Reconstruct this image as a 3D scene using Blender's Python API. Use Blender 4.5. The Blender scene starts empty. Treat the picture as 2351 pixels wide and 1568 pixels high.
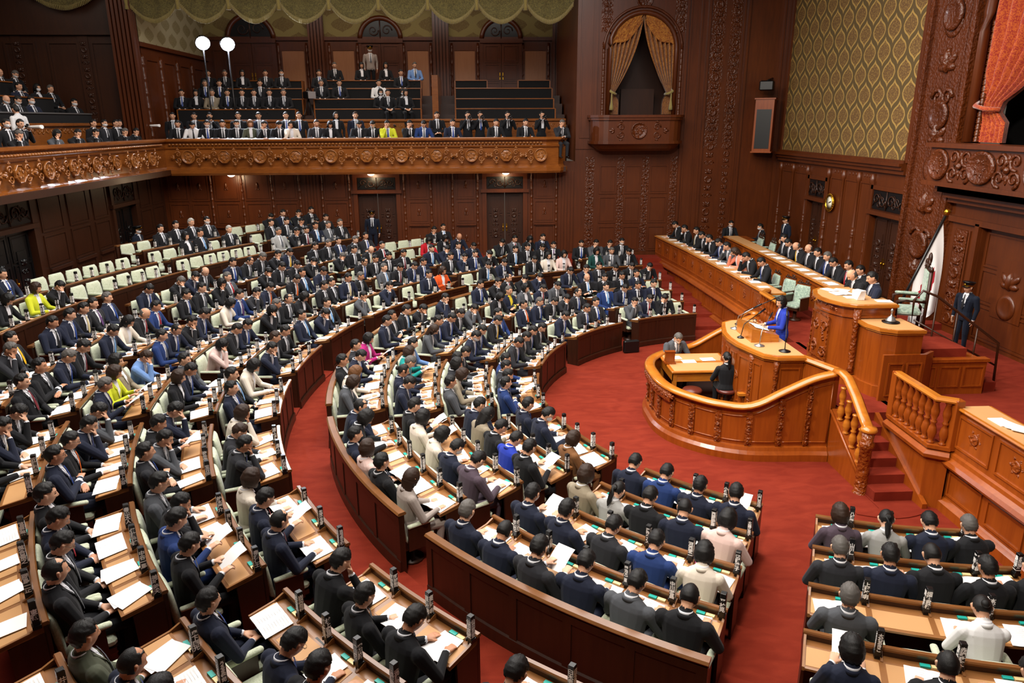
import bpy, bmesh, math, random
import numpy as np
from mathutils import Matrix, Vector, noise

# ------------------------------------------------------------------ camera, world, lights, exposure
SC = bpy.context.scene
COL = SC.collection
CAM_Z = 6.2
FPX = 1668.0
cam_d = bpy.data.cameras.new('camera'); cam_d.sensor_width = 36.0
cam_d.lens = 36.0 * FPX / 2351.0; cam_d.clip_start = .05; cam_d.clip_end = 200
cam = bpy.data.objects.new('camera', cam_d); COL.objects.link(cam); SC.camera = cam
def _cam_matrix():
    n = Vector((1200 - 1175.5, 6300 - 784, FPX)).normalized()      # straight down, in image axes (x right, y down, z ahead)
    d = Vector((1090 - 1175.5, 280 - 784, FPX)); d -= n * d.dot(n); d.normalize()   # along the hall's width
    x = n.cross(d)
    if x.x < 0: x = -x
    R = Matrix((x, d, -n))                                          # rows: world X, Y, Z in image axes
    F = Matrix(((1, 0, 0), (0, -1, 0), (0, 0, -1)))                 # image axes -> blender camera axes
    return (R @ F).to_4x4()
cam.matrix_world = Matrix.Translation((0, 0, CAM_Z)) @ _cam_matrix()

w = bpy.data.worlds.new('world'); SC.world = w; w.use_nodes = True
w.node_tree.nodes['Background'].inputs[0].default_value = (1.0, .82, .66, 1)
w.node_tree.nodes['Background'].inputs[1].default_value = .10
SC.view_settings.view_transform = 'Standard'; SC.view_settings.look = 'None'
SC.view_settings.exposure = 0.0; SC.view_settings.gamma = 1.0; SC.view_settings.use_curve_mapping = False
SC.cycles.max_bounces = 5; SC.cycles.diffuse_bounces = 3; SC.cycles.glossy_bounces = 3; SC.cycles.transmission_bounces = 3
SC.cycles.use_denoising = True
SC.cycles.sample_clamp_indirect = 6.0; SC.cycles.sample_clamp_direct = 0.0
SC.cycles.caustics_reflective = False; SC.cycles.caustics_refractive = False

CX, CY = 7.02, 14.03          # centre of the seat rings (front of the rostrum)
def area(name, loc, size, power, color, rot=(0, 0, 0)):
    l = bpy.data.lights.new(name, 'AREA'); l.shape = 'RECTANGLE'; l.size, l.size_y = size; l.energy = power; l.color = color
    o = bpy.data.objects.new(name, l); o.location = loc; o.rotation_euler = rot; COL.objects.link(o); return o
def spot(name, loc, target, power, color, angle=50, blend=.5, r=.15):
    l = bpy.data.lights.new(name, 'SPOT'); l.energy = power; l.color = color; l.spot_size = math.radians(angle); l.spot_blend = blend; l.shadow_soft_size = r
    o = bpy.data.objects.new(name, l); o.location = loc
    o.rotation_euler = (Vector(target) - Vector(loc)).to_track_quat('-Z', 'Y').to_euler(); COL.objects.link(o); return o
area('skylight', (-1.0, CY, 12.9), (15, 15), 4900, (1.0, .955, .90))
spot('hall_lamp_near', (-1, 1.5, 11.8), (5.6, 14.5, 1), 5200, (1.0, .90, .78), 75, .8, .5)
spot('hall_lamp_rostrum', (-4, 8, 11.8), (8.6, 15.5, 1.5), 5200, (1.0, .90, .78), 52, .9, .5)
spot('hall_lamp_wallpaper', (-2, 12, 11.8), (11.5, 22.0, 7.5), 1700, (1.0, .88, .72), 55, .9, .5)
spot('curtain_fill', (-1, 8, 11.5), (11.6, 15.5, 8.0), 2300, (1.0, .86, .72), 42, .8, .3)  # unseen spot added to brighten the red curtain
area('gallery_fill', (-4, 31.5, 11.6), (10, 2.5), 260, (1.0, .84, .70))  # unseen fill light, added to bring up the far gallery's back wall
area('gallery_fill', (-15.5, 20, 11.6), (3, 12), 150, (1.0, .84, .70))  # unseen fill light, added so the left gallery audience shows
spot('flood_lamp_left', (-9.3, 29.4, 8.70), (0, 15, 1.0), 1500, (.86, .90, 1.0), 120, .6, .12)
spot('flood_lamp_right', (-8.2, 29.4, 8.68), (3, 15, 1.0), 1500, (.86, .90, 1.0), 120, .6, .12)
# ------------------------------------------------------------------ small helpers
PI = math.pi
def R2(a): return math.radians(a)
def lin(h):
    return tuple(((c / 12.92) if c <= .04045 else ((c + .055) / 1.055) ** 2.4) for c in h) + (1,)
def hexc(s): return lin(tuple(int(s[i:i + 2], 16) / 255 for i in (0, 2, 4)))
def XF(px): return (px - 1093.0) / 60.55            # distance along the far wall
def ZF(py): return 4.239 - (py - 400.0) * .01615    # height on the far wall

class MB:
    """collects shapes; build() links them as ONE mesh object"""
    def __init__(s): s.v = []; s.f = []; s.m = []; s.sm = []
    def add(s, vs, fs, M=None, mat=0, smooth=False):
        b = len(s.v)
        if M is not None: vs = [M @ Vector(v) for v in vs]
        s.v += [tuple(v) for v in vs]
        s.f += [tuple(b + i for i in f) for f in fs]; s.m += [mat] * len(fs); s.sm += [smooth] * len(fs)
        return s
    def box(s, x0, x1, y0, y1, z0, z1, M=None, mat=0):
        vs = [(x, y, z) for z in (z0, z1) for y in (y0, y1) for x in (x0, x1)]
        return s.add(vs, [(0, 2, 3, 1), (4, 5, 7, 6), (0, 1, 5, 4), (2, 6, 7, 3), (0, 4, 6, 2), (1, 3, 7, 5)], M, mat)
    def bbox(s, x0, x1, y0, y1, z0, z1, b=.01, M=None, mat=0):
        """box with its edges chamfered by b"""
        vs = []; 
        def ring(z, i): return [(x0 + i, y0 + (b if i == 0 else b), z)]
        prof = [(z0, b), (z0 + b, 0), (z1 - b, 0), (z1, b)]
        for z, i in prof:
            j = b - i if False else i
            vs += [(x0 + i + b, y0 + i, z), (x1 - i - b, y0 + i, z), (x1 - i, y0 + i + b, z), (x1 - i, y1 - i - b, z),
                   (x1 - i - b, y1 - i, z), (x0 + i + b, y1 - i, z), (x0 + i, y1 - i - b, z), (x0 + i, y0 + i + b, z)]
        fs = [tuple(range(7, -1, -1)), tuple(range(24, 32))]
        for k in range(3):
            for j in range(8):
                a = k * 8 + j; c = k * 8 + (j + 1) % 8
                fs.append((a, c, c + 8, a + 8))
        return s.add(vs, fs, M, mat)
    def prism(s, poly, z0, z1, M=None, mat=0):
        """poly: list of (x, y), counter-clockwise"""
        n = len(poly)
        vs = [(x, y, z0) for x, y in poly] + [(x, y, z1) for x, y in poly]
        fs = [tuple(range(n - 1, -1, -1)), tuple(range(n, 2 * n))] + [(i, (i + 1) % n, n + (i + 1) % n, n + i) for i in range(n)]
        return s.add(vs, fs, M, mat)
    def lathe(s, prof, n=12, M=None, mat=0, smooth=True, a0=0, a1=2 * PI, cap=True):
        full = abs(a1 - a0 - 2 * PI) < 1e-6
        m = n if full else n + 1
        vs = []
        for r, z in prof:
            for i in range(m):
                a = a0 + (a1 - a0) * i / n
                vs.append((r * math.cos(a), r * math.sin(a), z))
        fs = []
        for k in range(len(prof) - 1):
            for i in range(n):
                j = (i + 1) % m
                fs.append((k * m + i, k * m + j, (k + 1) * m + j, (k + 1) * m + i))
        if cap and full:
            fs.append(tuple(range(m - 1, -1, -1))); fs.append(tuple((len(prof) - 1) * m + i for i in range(m)))
        return s.add(vs, fs, M, mat, smooth)
    def tube(s, pts, r, n=6, M=None, mat=0, smooth=True, closed=False):
        pts = [Vector(p) for p in pts]; vs = []; m = len(pts)
        rs = r if isinstance(r, (list, tuple)) else [r] * m
        up = Vector((0, 0, 1))
        for k, p in enumerate(pts):
            a = pts[(k - 1) % m] if (k > 0 or closed) else p
            b = pts[(k + 1) % m] if (k < m - 1 or closed) else p
            t = (b - a)
            t = t.normalized() if t.length > 1e-9 else Vector((0, 0, 1))
            u = t.cross(up)
            if u.length < .05: u = t.cross(Vector((1, 0, 0)))
            u.normalize(); w_ = u.cross(t)
            for i in range(n):
                q = 2 * PI * i / n
                vs.append(p + (u * math.cos(q) + w_ * math.sin(q)) * rs[k])
        fs = []
        for k in range(m if closed else m - 1):
            k2 = (k + 1) % m
            for i in range(n):
                j = (i + 1) % n
                fs.append((k * n + i, k * n + j, k2 * n + j, k2 * n + i))
        if not closed:
            fs.append(tuple(range(n - 1, -1, -1))); fs.append(tuple((m - 1) * n + i for i in range(n)))
        return s.add(vs, fs, M, mat, smooth)
    def arc(s, prof, a0, a1, n, c=(0, 0), mat=0, smooth=False):
        """closed profile of (r, z) swept about c from a0 to a1 degrees, ends capped"""
        m = len(prof); vs = []
        for i in range(n + 1):
            a = R2(a0 + (a1 - a0) * i / n)
            for r, z in prof: vs.append((c[0] + r * math.cos(a), c[1] + r * math.sin(a), z))
        fs = []
        for i in range(n):
            for k in range(m):
                k2 = (k + 1) % m
                fs.append((i * m + k, i * m + k2, (i + 1) * m + k2, (i + 1) * m + k))
        fs.append(tuple(range(m - 1, -1, -1))); fs.append(tuple(n * m + k for k in range(m)))
        return s.add(vs, fs, None, mat, smooth)
    def path(s, prof, pts, M=None, mat=0, smooth=False, closed=False):
        """closed profile of (out, up) swept along a polyline of (x, y[, z]) with mitred corners; out = left of the direction"""
        P = [Vector((p[0], p[1], p[2] if len(p) > 2 else 0)) for p in pts]; m = len(prof); N = len(P); vs = []
        for k, p in enumerate(P):
            a = P[(k - 1) % N] if (k > 0 or closed) else None
            b = P[(k + 1) % N] if (k < N - 1 or closed) else None
            d1 = ((p - a).to_2d().normalized() if a is not None else None); d2 = ((b - p).to_2d().normalized() if b is not None else None)
            if d1 is None: d1 = d2
            if d2 is None: d2 = d1
            n1 = Vector((-d1.y, d1.x)); n2 = Vector((-d2.y, d2.x)); nn = (n1 + n2)
            nn = nn.normalized() if nn.length > 1e-6 else n1
            sc = 1 / max(.35, nn.dot(n1))
            for o, u in prof: vs.append((p.x + nn.x * o * sc, p.y + nn.y * o * sc, p.z + u))
        fs = []
        for i in range(N if closed else N - 1):
            i2 = (i + 1) % N
            for k in range(m):
                k2 = (k + 1) % m
                fs.append((i * m + k, i2 * m + k, i2 * m + k2, i * m + k2))
        if not closed:
            fs.append(tuple(range(m))); fs.append(tuple((N - 1) * m + k for k in range(m - 1, -1, -1)))
        return s.add(vs, fs, M, mat, smooth)
    def ell(s, c, r, n=8, m=6, M=None, mat=0):
        vs = [(c[0], c[1], c[2] - r[2])]
        for k in range(1, m):
            t = PI * k / m
            for i in range(n):
                a = 2 * PI * i / n
                vs.append((c[0] + r[0] * math.sin(t) * math.cos(a), c[1] + r[1] * math.sin(t) * math.sin(a), c[2] - r[2] * math.cos(t)))
        vs.append((c[0], c[1], c[2] + r[2])); fs = []
        for i in range(n):
            j = (i + 1) % n
            fs.append((0, 1 + j, 1 + i)); fs.append((len(vs) - 1, 1 + (m - 2) * n + i, 1 + (m - 2) * n + j))
            for k in range(m - 2):
                fs.append((1 + k * n + i, 1 + k * n + j, 1 + (k + 1) * n + j, 1 + (k + 1) * n + i))
        return s.add(vs, fs, M, mat, True)
    def mesh(s, name, mats):
        me = bpy.data.meshes.new(name)
        me.from_pydata(s.v, [], s.f)
        for q in (mats if isinstance(mats, (list, tuple)) else [mats]): me.materials.append(q)
        me.polygons.foreach_set('material_index', s.m); me.polygons.foreach_set('use_smooth', s.sm)
        bm = bmesh.new(); bm.from_mesh(me); bmesh.ops.recalc_face_normals(bm, faces=bm.faces); bm.to_mesh(me); bm.free()
        return me
    def build(s, name, mats, parent=None):
        return link(name, s.mesh(name, mats), parent)
def link(name, me, parent=None, M=None):
    o = bpy.data.objects.new(name, me); COL.objects.link(o)
    if parent is not None: o.parent = parent
    if M is not None: o.matrix_local = M
    return o
def tag(o, label=None, cat=None, group=None, kind=None):
    if label: o['label'] = label
    if cat: o['category'] = cat
    if group: o['group'] = group
    if kind: o['kind'] = kind
    return o
def thing(name, label, cat, M=None, group=None):
    o = bpy.data.objects.new(name, None); COL.objects.link(o); o.empty_display_size = .1
    if M is not None: o.matrix_world = M
    return tag(o, label, cat, group)
def TR(x, y, z, rz=0): return Matrix.Translation((x, y, z)) @ Matrix.Rotation(rz, 4, 'Z')
# wall frames: u to the right as seen from inside, v up, w out of the wall into the hall
def frame(o, u, v, w_): return Matrix(((u[0], v[0], w_[0], o[0]), (u[1], v[1], w_[1], o[1]), (u[2], v[2], w_[2], o[2]), (0, 0, 0, 1)))

# ------------------------------------------------------------------ materials
def _mat(name):
    m = bpy.data.materials.new(name); m.use_nodes = True
    return m, m.node_tree.nodes, m.node_tree.links, m.node_tree.nodes['Principled BSDF']
def plain(name, col, rough=.6, metal=0, spec=.5, bump=0, bscale=60, var=0, coat=0, emit=None, es=0, sheen=0):
    m, N, L, b = _mat(name); c = hexc(col) if isinstance(col, str) else col
    b.inputs['Base Color'].default_value = c; b.inputs['Roughness'].default_value = rough; b.inputs['Metallic'].default_value = metal
    b.inputs['Specular IOR Level'].default_value = spec; b.inputs['Coat Weight'].default_value = coat; b.inputs['Sheen Weight'].default_value = sheen
    if emit: b.inputs['Emission Color'].default_value = hexc(emit); b.inputs['Emission Strength'].default_value = es
    if bump or var:
        tc = N.new('ShaderNodeTexCoord'); t = N.new('ShaderNodeTexNoise'); t.inputs['Scale'].default_value = bscale; t.inputs['Detail'].default_value = 4
        L.new(tc.outputs['Object'], t.inputs['Vector'])
        if bump:
            bu = N.new('ShaderNodeBump'); bu.inputs['Strength'].default_value = bump; bu.inputs['Distance'].default_value = .01
            L.new(t.outputs['Fac'], bu.inputs['Height']); L.new(bu.outputs['Normal'], b.inputs['Normal'])
        if var:
            mx = N.new('ShaderNodeMix'); mx.data_type = 'RGBA'
            mx.inputs[6].default_value = tuple(x * (1 - var) for x in c[:3]) + (1,); mx.inputs[7].default_value = tuple(min(1, x * (1 + var)) for x in c[:3]) + (1,)
            L.new(t.outputs['Fac'], mx.inputs[0]); L.new(mx.outputs[2], b.inputs['Base Color'])
    return m
def wood(name, c1, c2, rough=.32, coat=.25, vert=True, scale=1.0, carve=0, cscale=7):
    """varnished wood; grain along z when vert; carve adds a leafy relief"""
    m, N, L, b = _mat(name)
    tc = N.new('ShaderNodeTexCoord'); mp = N.new('ShaderNodeMapping')
    mp.inputs['Scale'].default_value = (9 * scale, 9 * scale, .9 * scale) if vert else (2.5 * scale, 2.5 * scale, 14 * scale)
    n1 = N.new('ShaderNodeTexNoise'); n1.inputs['Scale'].default_value = 1.6; n1.inputs['Detail'].default_value = 6; n1.inputs['Distortion'].default_value = .6
    n2 = N.new('ShaderNodeTexNoise'); n2.inputs['Scale'].default_value = .55; n2.inputs['Detail'].default_value = 2
    L.new(tc.outputs['Object'], mp.inputs['Vector']); L.new(mp.outputs['Vector'], n1.inputs['Vector']); L.new(tc.outputs['Object'], n2.inputs['Vector'])
    mx = N.new('ShaderNodeMix'); mx.data_type = 'RGBA'; mx.inputs[6].default_value = hexc(c1); mx.inputs[7].default_value = hexc(c2)
    cr = N.new('ShaderNodeMapRange'); cr.inputs[1].default_value = .3; cr.inputs[2].default_value = .7
    ad = N.new('ShaderNodeMath'); ad.operation = 'ADD'; ad.inputs[1].default_value = 0
    ml = N.new('ShaderNodeMath'); ml.operation = 'MULTIPLY'; ml.inputs[1].default_value = .5
    m2 = N.new('ShaderNodeMath'); m2.operation = 'MULTIPLY_ADD'; m2.inputs[1].default_value = .5
    L.new(n1.outputs['Fac'], m2.inputs[0]); L.new(n2.outputs['Fac'], ml.inputs[0]); L.new(ml.outputs[0], m2.inputs[2])
    L.new(m2.outputs[0], cr.inputs[0]); L.new(cr.outputs[0], mx.inputs[0]); L.new(mx.outputs[2], b.inputs['Base Color'])
    b.inputs['Roughness'].default_value = rough; b.inputs['Coat Weight'].default_value = coat; b.inputs['Coat Roughness'].default_value = .18
    if carve:
        v = N.new('ShaderNodeTexVoronoi'); v.inputs['Scale'].default_value = cscale; v.feature = 'SMOOTH_F1'; v.inputs['Smoothness'].default_value = .6
        n3 = N.new('ShaderNodeTexNoise'); n3.inputs['Scale'].default_value = cscale * .8; n3.inputs['Detail'].default_value = 2; n3.inputs['Distortion'].default_value = 1.5
        a2 = N.new('ShaderNodeMath'); a2.operation = 'ADD'
        L.new(tc.outputs['Object'], v.inputs['Vector']); L.new(tc.outputs['Object'], n3.inputs['Vector'])
        L.new(v.outputs['Distance'], a2.inputs[0]); L.new(n3.outputs['Fac'], a2.inputs[1])
        bu = N.new('ShaderNodeBump'); bu.inputs['Strength'].default_value = carve; bu.inputs['Distance'].default_value = .06
        L.new(a2.outputs[0], bu.inputs['Height']); L.new(bu.outputs['Normal'], b.inputs['Normal'])
    return m
W = {}
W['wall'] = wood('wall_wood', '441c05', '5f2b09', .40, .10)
W['wallc'] = wood('wall_wood_carved', '441c05', '602b09', .36, .15, carve=.40, cscale=15)
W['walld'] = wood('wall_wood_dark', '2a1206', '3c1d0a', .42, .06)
W['frieze'] = wood('frieze_wood', '7a451a', '9c6028', .30, .25, False, carve=.35, cscale=9)
W['rail'] = wood('rail_wood', '6e3a12', '925420', .26, .4, False)
W['desk'] = wood('desk_wood', '271107', '3a1c0c', .40, .12)
W['deskrail'] = wood('desk_rail_wood', '5f3a1c', '84552c', .28, .4, False)
W['desktop'] = wood('desk_top_wood', '7c4f28', '9a683a', .34, .3, False)
W['ros'] = wood('rostrum_wood', '7a350b', 'a04f14', .30, .35)
W['rosc'] = wood('rostrum_wood_carved', '70300b', '924611', .30, .3, carve=.6, cscale=16)
W['rosrail'] = wood('rostrum_rail_wood', 'a35a16', 'c67c28', .24, .5, False)
W['light'] = wood('light_wall_panel', '93603f', 'a87450', .4, .1)
M = {}
M['leather'] = plain('tan_leather', 'c4935f', .55, bump=.15, bscale=300)
M['black'] = plain('black_lacquer', '0b0b0c', .35)
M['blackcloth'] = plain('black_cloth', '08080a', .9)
M['white'] = plain('white_paint', 'f4f2ee', .6)
M['paper'] = plain('paper', 'f2f1ef', .8)
M['teal'] = plain('teal_plastic', '1fa79a', .4)
M['cream'] = plain('cream_plastic', 'e6cf95', .5)
M['gold'] = plain('brass', 'c9982e', .3, metal=1)
M['chrome'] = plain('grey_metal', 'a8abab', .3, metal=.8)
M['seatcloth'] = None
def damask(name, c1, c2, scale, rough=.85):
    m, N, L, b = _mat(name)
    tc = N.new('ShaderNodeTexCoord'); v = N.new('ShaderNodeTexNoise'); v.inputs['Scale'].default_value = scale; v.inputs['Detail'].default_value = 3; v.inputs['Distortion'].default_value = 2.2
    r = N.new('ShaderNodeMapRange'); r.inputs[1].default_value = .42; r.inputs[2].default_value = .58
    mx = N.new('ShaderNodeMix'); mx.data_type = 'RGBA'; mx.inputs[6].default_value = hexc(c1); mx.inputs[7].default_value = hexc(c2)
    L.new(tc.outputs['Object'], v.inputs['Vector']); L.new(v.outputs['Fac'], r.inputs[0]); L.new(r.outputs[0], mx.inputs[0]); L.new(mx.outputs[2], b.inputs['Base Color'])
    b.inputs['Roughness'].default_value = rough; b.inputs['Sheen Weight'].default_value = .3
    return m
M['seatcloth'] = damask('pale_green_damask', 'b4bda0', 'c9cfb8', 26)
M['greenvel'] = damask('grey_green_velvet', '7d9284', 'a3b5a2', 9)
M['redcurtain'] = damask('red_damask_curtain', '8a1c06', 'b0500f', 16)
M['orcurtain'] = damask('orange_damask_curtain', '86480f', 'b07426', 9)
M['valance'] = damask('olive_valance', '4e4620', '6b6130', 12)
M['gold_fringe'] = damask('fringe', '7a6c34', '9a8a4c', 60)
def carpet():
    m, N, L, b = _mat('red_carpet')
    tc = N.new('ShaderNodeTexCoord'); n1 = N.new('ShaderNodeTexNoise'); n1.inputs['Scale'].default_value = 2.2; n1.inputs['Detail'].default_value = 5; n1.inputs['Distortion'].default_value = .8
    mp = N.new('ShaderNodeMapping'); mp.inputs['Scale'].default_value = (1, 2.2, 1); mp.inputs['Rotation'].default_value = (0, 0, .3)
    n2 = N.new('ShaderNodeTexNoise'); n2.inputs['Scale'].default_value = 160
    L.new(tc.outputs['Object'], mp.inputs['Vector']); L.new(mp.outputs['Vector'], n1.inputs['Vector']); L.new(tc.outputs['Object'], n2.inputs['Vector'])
    r = N.new('ShaderNodeMapRange'); r.inputs[1].default_value = .36; r.inputs[2].default_value = .68
    mx = N.new('ShaderNodeMix'); mx.data_type = 'RGBA'; mx.inputs[6].default_value = hexc('732110'); mx.inputs[7].default_value = hexc('822b18')
    L.new(n1.outputs['Fac'], r.inputs[0]); L.new(r.outputs[0], mx.inputs[0]); L.new(mx.outputs[2], b.inputs['Base Color'])
    bu = N.new('ShaderNodeBump'); bu.inputs['Strength'].default_value = .5; bu.inputs['Distance'].default_value = .01
    L.new(n2.outputs['Fac'], bu.inputs['Height']); L.new(bu.outputs['Normal'], b.inputs['Normal'])
    b.inputs['Roughness'].default_value = .95; b.inputs['Sheen Weight'].default_value = .0; b.inputs['Specular IOR Level'].default_value = .2
    return m
M['carpet'] = carpet()
def wallpaper(name, ax, bg, lineC, fill, w_=.62, h=1.12):
    """ogee lattice: pointed ovals with a pale outline around a darker speckled fill; ax = axis along the wall"""
    m, N, L, b = _mat(name)
    tc = N.new('ShaderNodeTexCoord'); sp = N.new('ShaderNodeSeparateXYZ'); L.new(tc.outputs['Object'], sp.inputs[0])
    def ma(op, a, c=None, d=None):
        n = N.new('ShaderNodeMath'); n.operation = op
        for k, x in enumerate((a, c, d)):
            if x is None: continue
            if isinstance(x, (int, float)): n.inputs[k].default_value = x
            else: L.new(x, n.inputs[k])
        return n.outputs[0]
    u = ma('DIVIDE', sp.outputs[ax], w_); v = ma('DIVIDE', sp.outputs[2], h)
    a0 = ma('ADD', u, v); c0 = ma('SUBTRACT', u, v)
    a = ma('ADD', a0, ma('MULTIPLY', ma('SINE', ma('MULTIPLY', c0, 2 * PI)), .07)); c = ma('ADD', c0, ma('MULTIPLY', ma('SINE', ma('MULTIPLY', a0, 2 * PI)), .07))
    fa = ma('ABSOLUTE', ma('SUBTRACT', ma('FRACT', a), .5)); fc = ma('ABSOLUTE', ma('SUBTRACT', ma('FRACT', c), .5))
    d = ma('MAXIMUM', fa, fc)                                    # 0 centre of a lozenge .. .5 on the lattice
    ln = ma('MULTIPLY', ma('GREATER_THAN', d, .33), ma('LESS_THAN', d, .40))
    inn = ma('LESS_THAN', d, .33)
    no = N.new('ShaderNodeTexNoise'); no.inputs['Scale'].default_value = 26; no.inputs['Detail'].default_value = 3; L.new(tc.outputs['Object'], no.inputs['Vector'])
    sp2 = ma('GREATER_THAN', no.outputs['Fac'], .54)
    m1 = N.new('ShaderNodeMix'); m1.data_type = 'RGBA'; m1.inputs[6].default_value = hexc(fill); m1.inputs[7].default_value = hexc(lineC)
    L.new(ma('MULTIPLY', sp2, .45), m1.inputs[0])
    m2 = N.new('ShaderNodeMix'); m2.data_type = 'RGBA'; m2.inputs[6].default_value = hexc(bg); L.new(inn, m2.inputs[0]); L.new(m1.outputs[2], m2.inputs[7])
    m3 = N.new('ShaderNodeMix'); m3.data_type = 'RGBA'; m3.inputs[7].default_value = hexc(lineC); L.new(ln, m3.inputs[0]); L.new(m2.outputs[2], m3.inputs[6])
    L.new(m3.outputs[2], b.inputs['Base Color']); b.inputs['Roughness'].default_value = .75
    return m
M['wp'] = wallpaper('gold_ogee_wallpaper', 1, '54421f', 'a08040', '604420', .78, 1.15)
M['wp2'] = wallpaper('pale_motif_wallpaper', 0, '8a7c48', '8a7c48', '6e5a30', 1.3, 1.3)
# ------------------------------------------------------------------ carved ornament pieces (local u, v, w; w is out of the surface)
def spiral(mb, cu, cv, r, turn, t=.02, M=None, mat=0, a0=0., w0=.0, n=14):
    pts = []
    for i in range(n + 1):
        f_ = i / n; a = a0 + turn * f_ * 2 * PI * 1.35; rr = r * (1 - .82 * f_)
        pts.append((cu + rr * math.cos(a), cv + rr * math.sin(a), w0 + t * .4))
    mb.tube(pts, [t * (1 - .5 * i / n) for i in range(n + 1)], 5, M, mat)
def leafy(mb, u, v, s, ang, M=None, mat=0, w0=0.):
    for k, da in enumerate((-.7, 0, .7)):
        l = s * (.5 if k != 1 else .7); a = ang + da
        Q = Matrix.Translation((u, v, w0)) @ Matrix.Rotation(a, 4, 'Z')
        if M is not None: Q = M @ Q
        mb.ell((l * .55, 0, 0), (l * .55, s * .16, s * .12), 6, 4, Q, mat)
def medallion(mb, u, v, r, M=None, mat=0, kind=0):
    n = 28 if kind % 2 == 0 else 8
    Q = Matrix.Translation((u, v, 0)) @ Matrix.Rotation(PI / 8 if n == 8 else 0, 4, 'Z')
    if M is not None: Q = M @ Q
    mb.lathe([(r, 0), (r, .05), (r * .93, .065), (r * .86, .05), (r * .84, .02), (r * .5, .035), (.001, .04)], n, Q, mat, smooth=(n > 8))
    for k in range(5):
        a = k * 1.26 + kind
        leafy(mb, u + r * .28 * math.cos(a), v + r * .28 * math.sin(a), r * .5, a, M, mat, .05)
def frieze(mb, L_, h, pitch, M, mat=0, first=.5):
    """medallions with scrolls between, along u from 0 to L_"""
    n = max(1, int(L_ / pitch)); k = 0
    u = pitch * first
    while u < L_ - h * .3:
        medallion(mb, u, h / 2, h * .42, M, mat, k); k += 1
        for s_ in (-1, 1):
            c = u + s_ * pitch * .28
            if 0 < c < L_:
                spiral(mb, c, h * .68, h * .2, s_, h * .045, M, mat, PI * (s_ < 0))
                spiral(mb, c, h * .30, h * .2, -s_, h * .045, M, mat, PI * (s_ < 0))
                leafy(mb, c + s_ * pitch * .1, h * .5, h * .42, 0 if s_ > 0 else PI, M, mat, .01)
                leafy(mb, c, h * .9, h * .25, PI / 2, M, mat, .01); leafy(mb, c, h * .1, h * .25, -PI / 2, M, mat, .01)
        if u + pitch / 2 < L_: mb.lathe([(h * .1, 0), (h * .08, .05), (.001, .07)], 8, M @ Matrix.Translation((u + pitch / 2, h / 2, 0)), mat)
        u += pitch
def carved_strip(mb, w_, v0, v1, M, mat=0, step=None, seed=0):
    """a hanging garland of leaves, beads and discs on a flat pilaster of width w_ centred on u = 0"""
    step = step or w_ * .62; v = v0 + step / 2; k = seed
    mb.box(-w_ / 2, w_ / 2, v0, v1, -.01, .012, M, mat)
    while v < v1 - step * .3:
        q = k % 4
        if q == 0:
            mb.lathe([(w_ * .30, 0), (w_ * .30, .03), (w_ * .22, .05), (w_ * .18, .03), (.001, .05)], 16, M @ Matrix.Translation((0, v, 0)), mat)
        elif q == 2:
            spiral(mb, w_ * .16, v, w_ * .2, 1, w_ * .05, M, mat, 0, .01, 10); spiral(mb, -w_ * .16, v, w_ * .2, -1, w_ * .05, M, mat, PI, .01, 10)
        else:
            for s_ in (-1, 1): leafy(mb, 0, v - step * .2, w_ * .55, PI / 2 + s_ * .8, M, mat, .02)
            mb.ell((0, v, .02), (w_ * .09, step * .4, w_ * .12), 6, 5, M, mat)
        v += step; k += 1
def molding_rect(mb, u0, u1, v0, v1, M, t=.05, d=.03, mat=0):
    mb.box(u0, u1, v0, v0 + t, 0, d, M, mat); mb.box(u0, u1, v1 - t, v1, 0, d, M, mat)
    mb.box(u0, u0 + t, v0 + t, v1 - t, 0, d, M, mat); mb.box(u1 - t, u1, v0 + t, v1 - t, 0, d, M, mat)
def raised(mb, u0, u1, v0, v1, M, t=.05, d=.028, mat=0):
    """framed panel with a raised field"""
    molding_rect(mb, u0, u1, v0, v1, M, t, d, mat)
    g = t + .03
    mb.box(u0 + g, u1 - g, v0 + g, v1 - g, 0, d * .55, M, mat)
def fluted(mb, u0, u1, v0, v1, M, n=5, d=.06, mat=0):
    w_ = (u1 - u0) / n
    mb.box(u0, u1, v0, v1, 0, d * .4, M, mat)
    for i in range(n):
        mb.box(u0 + w_ * (i + .18), u0 + w_ * (i + .82), v0 + .1, v1, d * .4, d, M, mat)
def beads(mb, u, v0, v1, M, r=.06, mat=0, step=.30):
    prof = []; v = v0
    while v < v1:
        prof += [(r * .7, v), (r * 1.15, v + step * .12), (r * .75, v + step * .2), (r, v + step * .5), (r * .75, v + step * .85)]
        v += step
    prof.append((r * .7, v1))
    Q = M @ Matrix.Translation((u, 0, 0)) @ Matrix.Rotation(-PI / 2, 4, 'X')
    Q = M @ Matrix(((1, 0, 0, u), (0, 0, 1, 0), (0, -1, 0, 0), (0, 0, 0, 1)))
    mb.lathe(prof, 8, Q, mat)
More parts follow.
